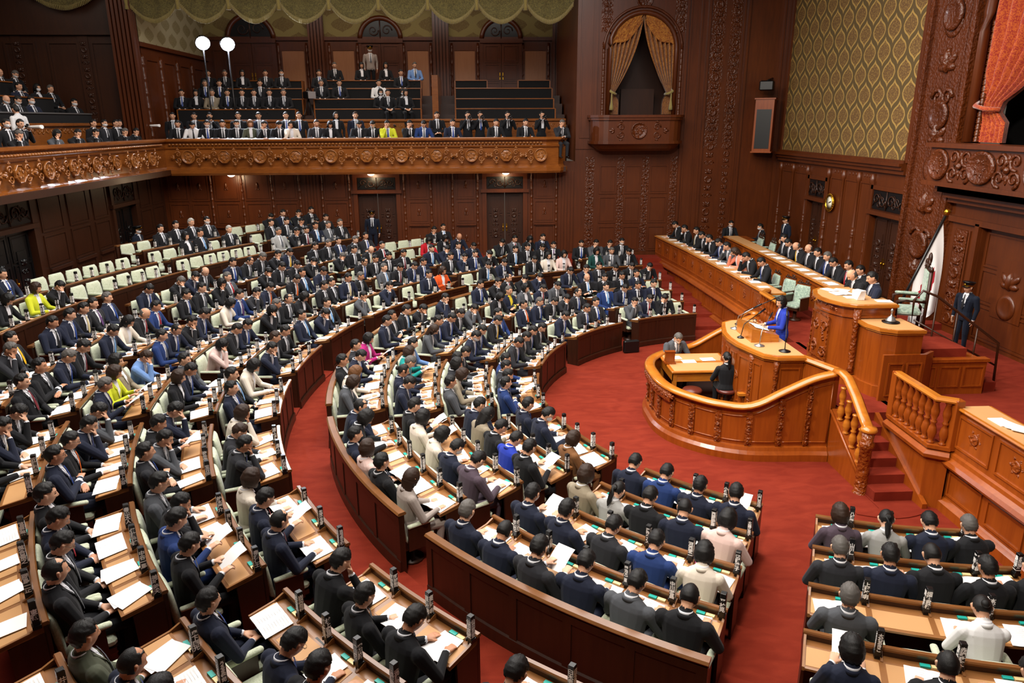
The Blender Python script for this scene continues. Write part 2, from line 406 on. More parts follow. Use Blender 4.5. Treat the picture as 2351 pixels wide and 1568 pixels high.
def grille(name, u0, u1, v0, v1, M_, parent=None):
    g = MB(); g.box(u0, u1, v0, v1, -.05, -.01, M_, 0)
    c = (u0 + u1) / 2; h = v1 - v0; wd = (u1 - u0) / 2
    for s_ in (-1, 1):
        spiral(g, c + s_ * wd * .3, v0 + h * .5, h * .36, s_, .02, M_, 1, 0); spiral(g, c + s_ * wd * .72, v0 + h * .55, h * .3, -s_, .018, M_, 1, 0)
        spiral(g, c + s_ * wd * .52, v0 + h * .28, h * .2, s_, .014, M_, 1, 1)
        g.tube([M_ @ Vector((c, v0 + h * .1, .01)), M_ @ Vector((c + s_ * wd * .5, v0 + h * .85, .01)), M_ @ Vector((c + s_ * wd * .95, v0 + h * .15, .01))], .012, 4, None, 1)
    g.tube([M_ @ Vector((c, v0, .01)), M_ @ Vector((c, v1, .01))], .016, 4, None, 1)
    o = g.build(name, [M['black'], W['walld']], parent); return o

# ------------------------------------------------------------------ floors
YF = 28.3; XB = -11.7; XR = 11.6; ZT = 1.2; ZP = 1.15
def struct(mb, name, mats): return tag(mb.build(name, mats), kind='structure')
ZF0 = .15
def ring_z_in(k): return ZF0 + .11 * k
def ring_z_out(k): return .60 + .15 * k
def ring_z_rear(k): return 1.50 + .17 * k
R_IN = [5.80 + 1.02 * k for k in range(5)]
R_OUT = [10.71 + 1.01 * k for k in range(6)]
R_REAR = [16.28 + 1.05 * k for k in range(4)]
mb = MB()
mb.arc([(0, ZF0), (0, -.3), (5.8, -.3), (5.8, ZF0)], 80, 282, 60, (CX, CY))
mb.box(7.0, 8.2, CY - 6, YF + .1, -.3, ZF0 - .001); mb.box(7.0, 8.2, -1, CY, -.3, ZF0 - .001)
mb.box(CX - .8, 12.4, -1.5, CY - 5.4, -.3, ZF0 - .003)
for k in range(4): mb.arc([(R_IN[k], ring_z_in(k)), (R_IN[k], -.3), (R_IN[k + 1], -.3), (R_IN[k + 1], ring_z_in(k))], 80, 290, 60, (CX, CY))
mb.arc([(R_IN[4], .57), (R_IN[4], -.3), (R_OUT[0], -.3), (R_OUT[0], .57)], 80, 290, 70, (CX, CY))
for k in range(5): mb.arc([(R_OUT[k], ring_z_out(k)), (R_OUT[k], -.3), (R_OUT[k + 1], -.3), (R_OUT[k + 1], ring_z_out(k))], 84, 276, 80, (CX, CY))
mb.arc([(R_OUT[5], 1.27), (R_OUT[5], -.3), (R_REAR[0], -.3), (R_REAR[0], 1.27)], 90, 276, 80, (CX, CY))
for k in range(3): mb.arc([(R_REAR[k], ring_z_rear(k)), (R_REAR[k], .1), (R_REAR[k + 1], .1), (R_REAR[k + 1], ring_z_rear(k))], 118, 240, 60, (CX, CY))
# the strip under the far wall, with the short flight of steps beside the ministers' bench
mb.box(3.2, 6.15, 27.55, YF + .02, 0, 1.22)
for i in range(7): mb.box(6.15, 7.02, 24.2 + .5 * i, 24.7 + .5 * i + (.3 if i == 6 else 0), -.05, .155 * i + .25)
mb.box(XB - .05, 3.2, 26.9, YF + .02, 0, 1.19)
fl = struct(mb, 'floor', M['carpet'])

# ------------------------------------------------------------------ far wall (beyond the seats), lower part
FW = frame((0, YF, 0), (1, 0, 0), (0, 0, 1), (0, -1, 0))
def U(px): return XF(px)
mb = MB()
mb.box(XB - .3, XF(821), -.2, 4.75, -.3, 0, FW, 0)
mb.box(XF(909), XF(1117), -.2, 4.75, -.3, 0, FW, 0); mb.box(XF(1202), XF(1322), -.2, 4.75, -.3, 0, FW, 0)
for a, b in ((821, 909), (1117, 1202)): mb.box(XF(a), XF(b), 3.62, 4.75, -.3, 0, FW, 0); mb.box(XF(a), XF(b), -.2, ZT, -.3, 0, FW, 0)
panels = [(395, 440), (446, 486), (497, 553), (566, 624), (631, 684), (745, 798), (937, 983), (1047, 1091), (1228, 1276)]
for a, b in panels:
    for v0, v1 in ((1.35, 2.36), (2.46, 3.3), (3.38, 4.4)):
        raised(mb, XF(a), XF(b), v0, v1, FW)
        c = (XF(a) + XF(b)) / 2; vm = (v0 + v1) / 2
        for s_ in (-1, 1): leafy(mb, c, vm - .1, .16, PI / 2 + s_ * .5, FW, 0, .02)
        mb.ell((c, vm + .05, .02), (.05, .14, .04), 6, 4, FW)
    mb.box(XF(a) - .02, XF(b) + .02, 2.37, 2.45, 0, .09, FW)
for a, b in ((700, 736), (995, 1033), (1284, 1320)): fluted(mb, XF(a), XF(b), 1.2, 4.4, FW)
for c in (491, 560, 628, 690, 740, 802, 928, 989, 1038, 1096, 1222, 1280): beads(mb, XF(c), 1.3, 4.4, FW, .055)
for a, b in ((821, 909), (1117, 1202)):
    for q in (XF(a) - .16, XF(b)): mb.box(q, q + .16, 1.2, 4.35, 0, .07, FW)
    mb.box(XF(a) - .22, XF(b) + .22, 3.62, 3.74, 0, .14, FW); mb.box(XF(a) - .16, XF(b) + .16, 4.22, 4.36, 0, .08, FW)
# right-hand stretch under the curtained box
mb.box(XF(1322), XR + .3, -.2, 5.2, -.3, .02, FW, 0)
for a, b in ((1379, 1420), (1438, 1478), (1497, 1540)):
    for v0, v1 in ((1.3, 2.28), (2.4, 3.42), (3.52, 4.6)): raised(mb, XF(a), XF(b), v0, v1, FW @ Matrix.Translation((0, 0, .02)))
far_lower = struct(mb, 'wall_far_lower', W['wall'])
mb = MB()
for c, wd in ((1357, .32), (1429, .26), (1487, .26), (1553, .26)): carved_strip(mb, wd, 1.3, 4.9, FW @ Matrix.Translation((XF(c), 0, .02)), 0, seed=int(c))
struct(mb, 'trim_1', W['wallc'])
def double_door(name, u0, u1, v0, v1, M_, mats=None, rows=3, inset=-.12, carve=True):
    d = MB(); um = (u0 + u1) / 2; Q = M_ @ Matrix.Translation((0, 0, inset))
    for a, b in ((u0, um - .01), (um + .01, u1)):
        d.box(a, b, v0, v1, -.05, 0, Q)
        h = (v1 - v0 - .16) / rows
        for r in range(rows): raised(d, a + .08, b - .08, v0 + .08 + r * h + .03, v0 + .08 + (r + 1) * h - .03, Q, .04, .025)
        if carve: carved_strip(d, (b - a) * .45, v0 + (v1 - v0) * .28, v0 + (v1 - v0) * .78, Q @ Matrix.Translation(((a + b) / 2, 0, .02)))
    o = tag(d.build(name, mats or W['walld']), kind='structure')
    k = MB()
    for s_ in (-1, 1):
        k.ell((um + s_ * .07, v0 + (v1 - v0) * .44, .05), (.025, .05, .025), 6, 4, Q); k.box(um + s_ * .07 - .02, um + s_ * .07 + .02, v0 + (v1 - v0) * .38, v0 + (v1 - v0) * .5, 0, .02, Q)
    k.build('door_handle', M['gold'], o); return o
double_door('door_1', XF(821), XF(909), ZT, 3.62, FW); double_door('door_2', XF(1117), XF(1202), ZT, 3.62, FW)
for n, (a, b) in enumerate(((821, 909), (1117, 1202))):
    o = grille('door_grille', XF(a) + .02, XF(b) - .02, 3.78, 4.2, FW @ Matrix.Translation((0, 0, .06)))
    tag(o, ('carved dark grille over the far door where the guard stands', 'carved dark grille over the far door right of centre')[n], 'grille', 'carved grilles over the doors')

# ------------------------------------------------------------------ back wall (left) under the gallery
BW = frame((XB, YF, 0), (0, 1, 0), (0, 0, 1), (1, 0, 0))       # u = y - YF (negative towards the camera)
def ub(y): return y - YF
mb = MB(); doorsB = [(24.25, 25.75), (17.9, 19.75)]
ys = [8.0, 17.9, 19.75, 24.25, 25.75, YF]
for a, b in ((8.0, 17.9), (19.75, 24.25), (25.75, YF)): mb.box(ub(a), ub(b), 0, 4.8, -.3, 0, BW)
for a, b in doorsB:
    mb.box(ub(a), ub(b), 3.58, 4.8, -.3, 0, BW); mb.box(ub(a), ub(b), 0, ZT, -.3, 0, BW)
    for q in (ub(a) - .16, ub(b)): mb.box(q, q + .16, 1.1, 4.35, 0, .07, BW)
    mb.box(ub(a) - .2, ub(b) + .2, 3.58, 3.7, 0, .12, BW)
for a, b in ((20.2, 21.3), (21.6, 22.7), (23.0, 23.9), (26.2, 27.0), (27.2, 28.1), (16.2, 17.4), (14.6, 15.8), (12.9, 14.1)):
    for v0, v1 in ((1.35, 2.3), (2.42, 3.3), (3.38, 4.35)): raised(mb, ub(a), ub(b), v0, v1, BW)
    mb.box(ub(a), ub(b), 2.31, 2.4, 0, .08, BW)
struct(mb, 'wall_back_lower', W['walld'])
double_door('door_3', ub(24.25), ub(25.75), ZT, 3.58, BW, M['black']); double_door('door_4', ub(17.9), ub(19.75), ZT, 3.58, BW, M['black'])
for n, (a, b) in enumerate(doorsB):
    o = grille('door_grille', ub(a) + .03, ub(b) - .03, 3.74, 4.3, BW @ Matrix.Translation((0, 0, .05)))
    tag(o, ('dark grille over the masked guard\'s doorway, left wall', 'dark grille over the dark doorway at left edge')[n], 'grille', 'carved grilles over the doors')

# ------------------------------------------------------------------ gallery front (balcony) running round the far and back walls
yB, xB_ = 27.3, -10.75
gp = [(3.35, YF), (3.35, 27.75), (3.1, 27.45), (2.6, yB), (xB_ - .25, yB), (-11.05, 24.0), (-11.1, 18), (-10.6, 10)]
# out (left of the direction of travel) points towards the walls here, so the profile uses negative offsets for the hall side
prof = [(0.35, -.62), (.0, -.62), (-.03, -.55), (-.03, -.42), (.10, -.36), (.10, -.30), (.14, -.27), (.14, .32), (.10, .36), (.04, .38), (.04, .44), (.12, .46), (.12, .60), (.05, .62), (.0, .66), (-.02, .72), (.0, .76), (.35, .76)]
gpath = list(reversed(gp))
def off(prof_, s_=1): return [(-o, u) for o, u in prof_]
mb = MB()
pz = [(x, y, 5.02 - .0) for x, y in gpath]
mb.path([(a, b * .92) for a, b in [(.35, -.68), (-.02, -.68), (-.06, -.60), (-.06, -.46), (.04, -.42), (.08, -.36), (.08, .30), (.02, .34), (.0, .40), (.08, .43), (.08, .56), (-.02, .58), (-.06, .62), (-.06, .68), (-.02, .705), (.35, .705)]], pz)
bal = tag(mb.build('parapet', [W['rail']]), 'carved wooden gallery parapet running along the far and left walls', 'parapet')
fm = MB()
fm = MB(); frieze(fm, 13.4, .56, 1.26, frame((xB_ - .1, yB - .06, 4.76), (1, 0, 0), (0, 0, 1), (0, -1, 0)))
fm.build('carved_frieze', [W['frieze']], bal); fm = MB()
a = Vector((-11.05, 24.0)); b = Vector((xB_ - .25, yB)); d = (b - a).normalized()
frieze(fm, 3.2, .56, 1.26, frame((a.x + .06, a.y, 4.76), (d.x, d.y, 0), (0, 0, 1), (d.y, -d.x, 0)))
fm.build('carved_frieze', [W['frieze']], bal); fm = MB(); frieze(fm, 9.8, .56, 1.26, frame((-11.06 + .02, 14.2, 4.76), (-.005, 1, 0), (0, 0, 1), (1, 0, 0)))
fm.build('carved_frieze', [W['frieze']], bal)
fm = MB()
x = xB_ - .1
while x < 2.5: fm.ell((x, yB - .0, 5.47), (.05, .06, .04), 6, 4); x += .125
fm.build('bead_band', [W['frieze']], bal); fm = MB()
y = 10.5
while y < 27.1: fm.ell((-11.03, y, 5.47), (.06, .05, .04), 6, 4); y += .125
fm.build('bead_band', [W['frieze']], bal)
mb = MB(); mb.box(-19, 3.35, yB + .25, 30.1, 4.42, 4.6); mb.box(-19, xB_ - .15, 8, yB + .4, 4.42, 4.6)
struct(mb, 'floor_gallery', [W['walld']])

# downlights under the gallery
for n, x in enumerate((-8.95, -3.87, 1.12)):
    t = thing('downlight', ('lit round lamp under the gallery, nearest the left corner', 'lit round lamp under the gallery above the far guard', 'lit round lamp under the gallery, rightmost')[n], 'lamp', TR(x, 27.72, 4.42), 'round lamps under the gallery')
    q = MB(); q.lathe([(.17, 0), (.17, -.03), (.14, -.04), (.13, .0)], 20, cap=False); q.build('lamp_ring', M['white'], t)
    q = MB(); q.lathe([(.14, -.03), (.12, -.07), (.07, -.10), (.001, -.115)], 20); q.build('lamp_glass', plain('lamp_glass', 'fff2d8', emit='ffe9c0', es=9), t)
    l = bpy.data.lights.new('downlight_bulb', 'POINT'); l.energy = 22; l.color = (1, .75, .45); l.shadow_soft_size = .1
    o = bpy.data.objects.new('downlight_bulb', l); o.location = (x, 27.72, 4.2); COL.objects.link(o)

# ------------------------------------------------------------------ far gallery: second parapet, tiers, back wall
mb = MB(); mb.box(-10.9, 3.6, 29.9, 30.05, 4.6, 6.22); mb.bbox(-10.95, 3.6, 29.82, 30.1, 6.22, 6.32, .02)
G2 = frame((0, 29.9, 0), (1, 0, 0), (0, 0, 1), (0, -1, 0))
for i in range(22): raised(mb, -10.8 + .65 * i, -10.8 + .65 * i + .55, 4.9, 5.85, G2, .04, .02)
o = tag(mb.build('tier_parapet', W['rail']), 'carved low wall behind the standing photographers in the far gallery', 'parapet')
fm = MB()
for i in range(60):
    spiral(fm, -10.6 + .24 * i, 6.07, .08, 1 if i % 2 else -1, .018, G2, 0, i, 0, 8)
fm.build('carved_band', [W['frieze']], o)
TOPS = [6.70, 7.10, 7.54, 7.90]; TY = [30.2, 31.15, 32.1, 33.05]
def tier(x0, x1, k, label):
    t = thing('gallery_bench_front', label, 'bench', None, 'black fronted gallery benches')
    q = MB(); q.box(x0, x1, TY[k], TY[k] + .06, TOPS[k] - .60, TOPS[k] - .02); q.build('black_panel', M['blackcloth'], t)
    q = MB(); q.bbox(x0 - .02, x1 + .02, TY[k] - .02, TY[k] + .1, TOPS[k] - .02, TOPS[k] + .02, .006); q.box(x0 - .05, x0, TY[k] - .01, TY[k] + .4, TOPS[k] - .6, TOPS[k]); q.box(x1, x1 + .05, TY[k] - .01, TY[k] + .4, TOPS[k] - .6, TOPS[k])
    q.build('bench_rail', W['rail'], t)
def XY(px, y): return y * (px - 1090) / (1668 * 1.033) - .06     # place along a plane further back
rn = ('lowest', 'second', 'third', 'topmost')
for k in range(4):
    tier(XY(437 + (0, 3, 50, 60)[k], TY[k]), XY((693, 710, 712, 712)[k], TY[k]), k, 'black bench front, %s row of the left gallery section' % rn[k])
    tier(XY(738, TY[k]), XY((972, 972, 973, 974)[k], TY[k]), k, 'black bench front, %s row of the middle gallery section' % rn[k])
    if k < 3: tier(XY(1052, TY[k]), XY((1275, 1271, 1267)[k], TY[k]), k, 'black bench front, %s row of the empty right gallery section' % rn[k])
tier(XY(1052, TY[3]), XY(1121, TY[3]), 3, 'short black bench front left of the gallery brass door handles')
tier(XY(1193, TY[3]), XY(1262, TY[3]), 3, 'short black bench front right of the gallery brass door handles')
mb = MB(); 
for k in range(4): mb.box(-11.9, 3.7, TY[k] + .06, TY[k] + 1.01, 4.6, TOPS[k] - .62)
mb.box(-11.9, 3.7, TY[3] + 1.0, 35.8, 4.6, 7.25)
struct(mb, 'floor_tiers', [W['walld']])
# stair walls between the sections
mb = MB(); mb.box(XY(1003, 31.5), XY(1016, 31.5), 30.1, 33.6, 6.2, 7.95)
tag(mb.build('stair_partition', W['rail']), 'tall wooden partition beside the gallery stairs, centre right', 'partition')
# back wall of the far gallery
GY = 35.5
GW = frame((0, GY, 0), (1, 0, 0), (0, 0, 1), (0, -1, 0))
def XG(px): return (px - 1086) / 50.7
def ZG(py): return 10.5 - (py - 50) * .0184
mb = MB(); mb.box(-12.2, 4.6, 4.6, ZG(87), -.3, 0, GW)
mb.box(-12.2, 4.6, ZG(92), ZG(84), 0, .1, GW)
for a, b in ((498, 520), (650, 700), (765, 813), (934, 982), (1042, 1089), (1204, 1254)): molding_rect(mb, XG(a) - .06, XG(b) + .06, 7.3, ZG(112), GW, .06, .05)
for c in (757, 821, 926, 988, 1036, 1096, 1200, 1260, 642, 706): beads(mb, XG(c), 7.2, ZG(100), GW, .07, 0, .5)
for a, b in ((831, 918), (1108, 1192), (535, 632)):
    for q in (XG(a) - .12, XG(b)): mb.box(q, q + .12, 7.2, ZG(96), 0, .1, GW)
    mb.box(XG(a) - .14, XG(b) + .14, ZG(98), ZG(88), 0, .16, GW)
    cu = (XG(a) + XG(b)) / 2; r = (XG(b) - XG(a)) / 2 + .05
    pts = [(cu + r * math.cos(t * PI / 16), ZG(88) + r * .95 * math.sin(t * PI / 16), .05) for t in range(17)]
    mb.tube([GW @ Vector(p) for p in pts], .12, 6)
struct(mb, 'wall_gallery_far', [W['wall']])
mb = MB(); mb.box(-12.2, 4.6, ZG(87), 12.6, -.3, -.01, GW); struct(mb, 'wall_gallery_far_upper', [M['wp2']])
mb = MB()
for a, b in ((765, 813), (934, 982), (1042, 1089), (1204, 1254), (650, 700)): mb.box(XG(a), XG(b), 7.36, ZG(113), .005, .02, GW)
struct(mb, 'trim_2', [W['light']])
mb = MB()
for a, b in ((712, 748), (993, 1030), (1268, 1302), (438, 475)): fluted(mb, XG(a), XG(b), 7.2, 12.4, GW @ Matrix.Translation((0, 0, .05)), 5, .22)
struct(mb, 'trim_3', [W['wall']])
for n, (a, b) in enumerate(((831, 918), (1108, 1192), (535, 632))):
    double_door('door_%d' % (5 + n), XG(a), XG(b), 7.1, ZG(98), GW, W['wall'], 3, .08, False)
    g = MB(); cu = (XG(a) + XG(b)) / 2; r = (XG(b) - XG(a)) / 2
    g.prism([(cu + r * math.cos(t * PI / 16), ZG(88) + r * .95 * math.sin(t * PI / 16)) for t in range(17)], .03, .06, GW, 0)
    for s_ in (-1, 1): spiral(g, cu + s_ * r * .35, ZG(88) + r * .4, r * .28, s_, .03, GW @ Matrix.Translation((0, 0, .07)), 1)
    g.tube([GW @ Vector((cu, ZG(88), .08)), GW @ Vector((cu, ZG(88) + r * .9, .08))], .03, 5, None, 1)
    tag(g.build('arched_grille', [M['black'], W['walld']]), ('dark arched grille over the gallery guard\'s door', 'dark arched grille over the door with brass handles', 'dark arched grille behind the two flood lamps')[n], 'grille', 'arched grilles over the gallery doors')
# side wall of the far gallery at its left end, and the wall closing the back gallery
SW = frame((-12.0, 28.5, 0), (0, 1, 0), (0, 0, 1), (1, 0, 0))
mb = MB(); mb.box(0, 7.2, 4.6, 8.9, -.25, 0, SW)
mb.box(0, 7.2, 8.85, 9.0, 0, .12, SW)
for i in range(4): molding_rect(mb, .5 + 1.6 * i, 1.6 + 1.6 * i, 5.2, 8.5, SW, .08, .05); beads(mb, .25 + 1.6 * i, 5.2, 8.6, SW, .09, 0, .5)
struct(mb, 'wall_gallery_left', [W['wall']])
mb = MB(); mb.box(0, 7.2, 9.0, 12.6, -.25, 0, SW); struct(mb, 'wall_gallery_left_upper', [wallpaper('pale_side_wallpaper', 1, 'a89f7c', 'a89f7c', '857a52', 1.1, 1.1)])
CW = frame((-12.0, 28.5, 0), (1, 0, 0), (0, 0, 1), (0, -1, 0))
mb = MB(); mb.box(-9, 0, 4.6, 12.6, -.25, 0, CW)
for i in range(5): molding_rect(mb, -1.6 - 1.5 * i, -.5 - 1.5 * i, 6.0, 9.0, CW, .08, .05)
for i in range(3): carved_strip(mb, .35, 6.0, 9.2, CW @ Matrix.Translation((-1.85 - 2.3 * i, 0, .02)))
mb.box(-9, 0, 9.2, 9.35, 0, .15, CW)
struct(mb, 'wall_gallery_closing', [W['walld']])
mb = MB(); fluted(mb, -.72, .12, 4.6, 12.6, CW @ Matrix.Translation((0, 0, .08)), 6, .3); struct(mb, 'trim_4', [W['wall']])
# back gallery: inner parapet and raked tiers
mb = MB(); mb.box(-13.1, -12.95, 9, 28.3, 4.6, 6.12); mb.bbox(-13.2, -12.85, 9, 28.3, 6.12, 6.22, .02)
o = tag(mb.build('tier_parapet', W['rail']), 'carved low wall behind the photographers in the left gallery', 'parapet')
fm = MB(); Q = frame((-12.95, 9, 0), (0, 1, 0), (0, 0, 1), (1, 0, 0))
for i in range(80): spiral(fm, .2 + .24 * i, 5.98, .09, 1 if i % 2 else -1, .02, Q, 0, i, 0, 8)
fm.build('carved_band', [W['frieze']], o)
mb = MB()
for k in range(6): mb.box(-14.25 - .95 * k, -13.3 - .95 * k, 9, 28.3, 4.6, 5.6 + .5 * k)
struct(mb, 'floor_left_tiers', [W['walld']])
for k in range(4):
    t = thing('gallery_bench_front', 'black bench front, %s row of the dark left gallery' % rn[k], 'bench', None, 'black fronted gallery benches')
    q = MB(); q.box(-13.40 - .95 * k, -13.34 - .95 * k, 9, 27.2 - .5 * k, 5.62 + .5 * k, 6.50 + .5 * k); q.build('black_panel', M['blackcloth'], t)
    q = MB(); q.box(-13.42 - .95 * k, -13.30 - .95 * k, 9, 27.2 - .5 * k, 6.50 + .5 * k, 6.54 + .5 * k); q.build('bench_rail', M['chrome'] if k == 0 else W['rail'], t)
mb = MB(); mb.box(-19.5, -19.2, 5, 28.6, 4, 12.8); struct(mb, 'wall_back_upper', [W['walld']])
mb = MB()
for y in (14.0, 19.5, 24.5): fluted(mb, -.5, .5, 7.5, 12.6, frame((-19.2, y, 0), (0, 1, 0), (0, 0, 1), (1, 0, 0)), 5, .3)
struct(mb, 'trim_5', [W['walld']])

# ------------------------------------------------------------------ olive valance, swagged, with a fringe
def swag(x0, x1, y, ztop, drop, label, ax=0):
    V = MB(); F_ = MB(); n = 16; m = 9
    rows = []
    for j in range(m + 1):
        r = []
        for i in range(n + 1):
            u = i / n; v = j / m
            sag = 4 * u * (1 - u)
            z = ztop - (drop * .62 + drop * .38 * sag) * v - .0
            fold = .07 * math.sin(v * 5 * PI) * sag + .04 * math.cos(u * 2 * PI * 3) * v
            r.append((x0 + (x1 - x0) * u, y - .12 - fold, z))
        rows.append(r)
    vs = [p for r in rows for p in r]; vs2 = [(p[0], p[1] + .05, p[2]) for p in vs]
    if ax: vs = [(y + (y - p[1]), p[0], p[2]) for p in vs]; vs2 = [(p[0] - .05, p[1], p[2]) for p in vs]
    fs = [(j * (n + 1) + i, j * (n + 1) + i + 1, (j + 1) * (n + 1) + i + 1, (j + 1) * (n + 1) + i) for j in range(m) for i in range(n)]
    V.add(vs, fs, None, 0, True); V.add(vs2, fs, None, 0, True)
    t = thing('curtain_swag', label, 'curtain', None, 'olive swagged valance')
    V.build('swag_cloth', M['valance'], t)
    bl = vs[m * (n + 1):]
    for i in range(n):
        for q in range(3):
            f_ = q / 3; a = Vector(bl[i]).lerp(Vector(bl[i + 1]), f_)
            F_.tube([a + Vector((0, 0, .03)), a - Vector((0, 0, .13))], .02, 4)
    F_.build('fringe', M['gold_fringe'], t)
    T_ = MB(); p = Vector(bl[0]); T_.tube([p + Vector((0, 0, .5)), p + Vector((0, 0, .1)), p - Vector((0, 0, .15)), p - Vector((0, 0, .3))], [.05, .09, .06, .09], 7)
    T_.build('tassel', M['gold_fringe'], t)
oz = ('leftmost', 'second', 'third', 'fourth', 'fifth', 'sixth', 'seventh', 'eighth', 'ninth')
x = -12.0; k = 0
while k < 9:
    swag(x, x + 1.735, YF, 11.3, 1.62, 'olive draped swag, %s from the left along the top' % oz[k]); x += 1.735; k += 1
swag(-15.4, -12.9, YF, 11.6, 1.5, 'dim draped swag left of the fluted corner column')
# ------------------------------------------------------------------ pillar and curtained box right of the gallery
mb = MB(); mb.box(XF(1322), XF(1368), 5.2, 13, -.3, .06, FW); mb.box(XF(1322), XF(1340), 4.75, 13, -7.5, -.3, FW)
molding_rect(mb, XF(1330), XF(1360), 5.6, 12.5, FW @ Matrix.Translation((0, 0, .06)), .05, .03)
mb.box(XF(1368), 5.0, 5.2, 13, -.3, 0, FW); mb.box(7.42, XR + .3, 5.2, 13, -.3, 0, FW)
acx, arr = 6.2, 1.24
N_ = 20
arc_pts = [(acx - arr * math.cos(PI * t / N_), 8.72 + arr * math.sin(PI * t / N_)) for t in range(N_ + 1)]
for t in range(N_):                                       # wall above the arch
    a, b = arc_pts[t], arc_pts[t + 1]
    mb.prism([(a[0], a[1]), (b[0], b[1]), (b[0], 13), (a[0], 13)], -.3, 0, FW)
for t in (0,): mb.box(5.0 - .04, acx - arr, 5.2, 8.72, -.3, 0, FW); mb.box(acx + arr, 7.46, 5.2, 8.72, -.3, 0, FW)
mb.tube([FW @ Vector((p[0], p[1], .03)) for p in [(acx - arr, 6.4)] + arc_pts + [(acx + arr, 6.4)]], .09, 8)
mb.tube([FW @ Vector((acx + (p[0] - acx) * 1.16, 8.72 + (p[1] - 8.72) * 1.16, .03)) for p in arc_pts], .05, 6)
beads(mb, acx - arr - .2, 6.4, 8.8, FW, .06, 0, .2); beads(mb, acx + arr + .2, 6.4, 8.8, FW, .06, 0, .2)
molding_rect(mb, 7.9, 8.35, 1.3, 12.5, FW, .05, .05); molding_rect(mb, XF(1690), XF(1785), 1.3, 12.5, FW, .06, .05)
for q in (7.75, 8.55, 10.0): mb.box(q, q + .09, 1.2, 13, 0, .09, FW)
struct(mb, 'wall_far_upper', [W['wall']])
mb = MB()
for s_ in (-1, 1): carved_strip(mb, .42, 9.3, 10.6, FW @ Matrix.Translation((acx + s_ * 1.35, 0, 0)))
medallion(mb, acx, 10.4, .3, FW)
carved_strip(mb, .5, 1.4, 12.6, FW @ Matrix.Translation((8.95, 0, .0))); carved_strip(mb, .4, 1.4, 12.6, FW @ Matrix.Translation((9.6, 0, .0)), 0, seed=2)
struct(mb, 'trim_6', [W['wallc']])
def half_box(name, label, ctr, w_, z0, z1, M_, mats, depth, hf):
    """bow-fronted box balcony; M_ is the wall frame"""
    t = thing(name, label, 'balcony')
    hw = w_ / 2
    def pl(o=0, n=14):
        r = .55
        P = [(ctr - hw - o, 0)]
        for i in range(6): a = PI - i * PI / 10; P.append((ctr - hw + r - (r + o) * math.cos(i * PI / 10), depth - r + (r + o) * math.sin(i * PI / 10)))
        for i in range(6): P.append((ctr + hw - r + (r + o) * math.sin(i * PI / 10), depth - r + (r + o) * math.cos(i * PI / 10)))
        P.append((ctr + hw + o, 0)); return P
    def Pz(P, z): return [M_ @ Vector((p[0], z, p[1])) for p in P]
    q = MB()
    h = z1 - z0
    for o0, o1, a, b in ((0, 0, .28, .86), (-.18, -.02, .06, .2), (-.3, -.2, 0, .06)):
        A = Pz(pl(o0), z0 + h * a); B = Pz(pl(o1), z0 + h * b); n = len(A)
        q.add(A + B, [(i, i + 1, n + i + 1, n + i) for i in range(n - 1)] + [tuple(range(n)), tuple(range(n, 2 * n))])
    for o, a, b in ((.06, .2, .28), (.06, .86, .93), (.10, .93, 1.0)):
        A = Pz(pl(o), z0 + h * a); B = Pz(pl(o), z0 + h * b); n = len(A)
        q.add(A + B, [(i, i + 1, n + i + 1, n + i) for i in range(n - 1)] + [tuple(range(n)), tuple(range(n, 2 * n))])
    q.build('box_shell', mats[0], t)
    q = MB(); Q = M_ @ Matrix.Translation((ctr - hw + .5, z0 + h * .30, depth))
    frieze(q, w_ - 1.0, h * .54, (w_ - 1.0) / hf, Q)
    q.build('carved_front', mats[1], t)
    return t
half_box('curtained_box', 'carved bow fronted box below the orange curtains', 5.97, 3.35, 5.15, 6.42, FW, (W['wall'], W['wallc']), 1.0, 1)
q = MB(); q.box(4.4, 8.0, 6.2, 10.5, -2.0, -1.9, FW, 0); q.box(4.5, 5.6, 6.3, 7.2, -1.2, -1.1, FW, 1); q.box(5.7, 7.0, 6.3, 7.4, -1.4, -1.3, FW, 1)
struct(q, 'wall_box_inside', [W['walld'], W['walld']])
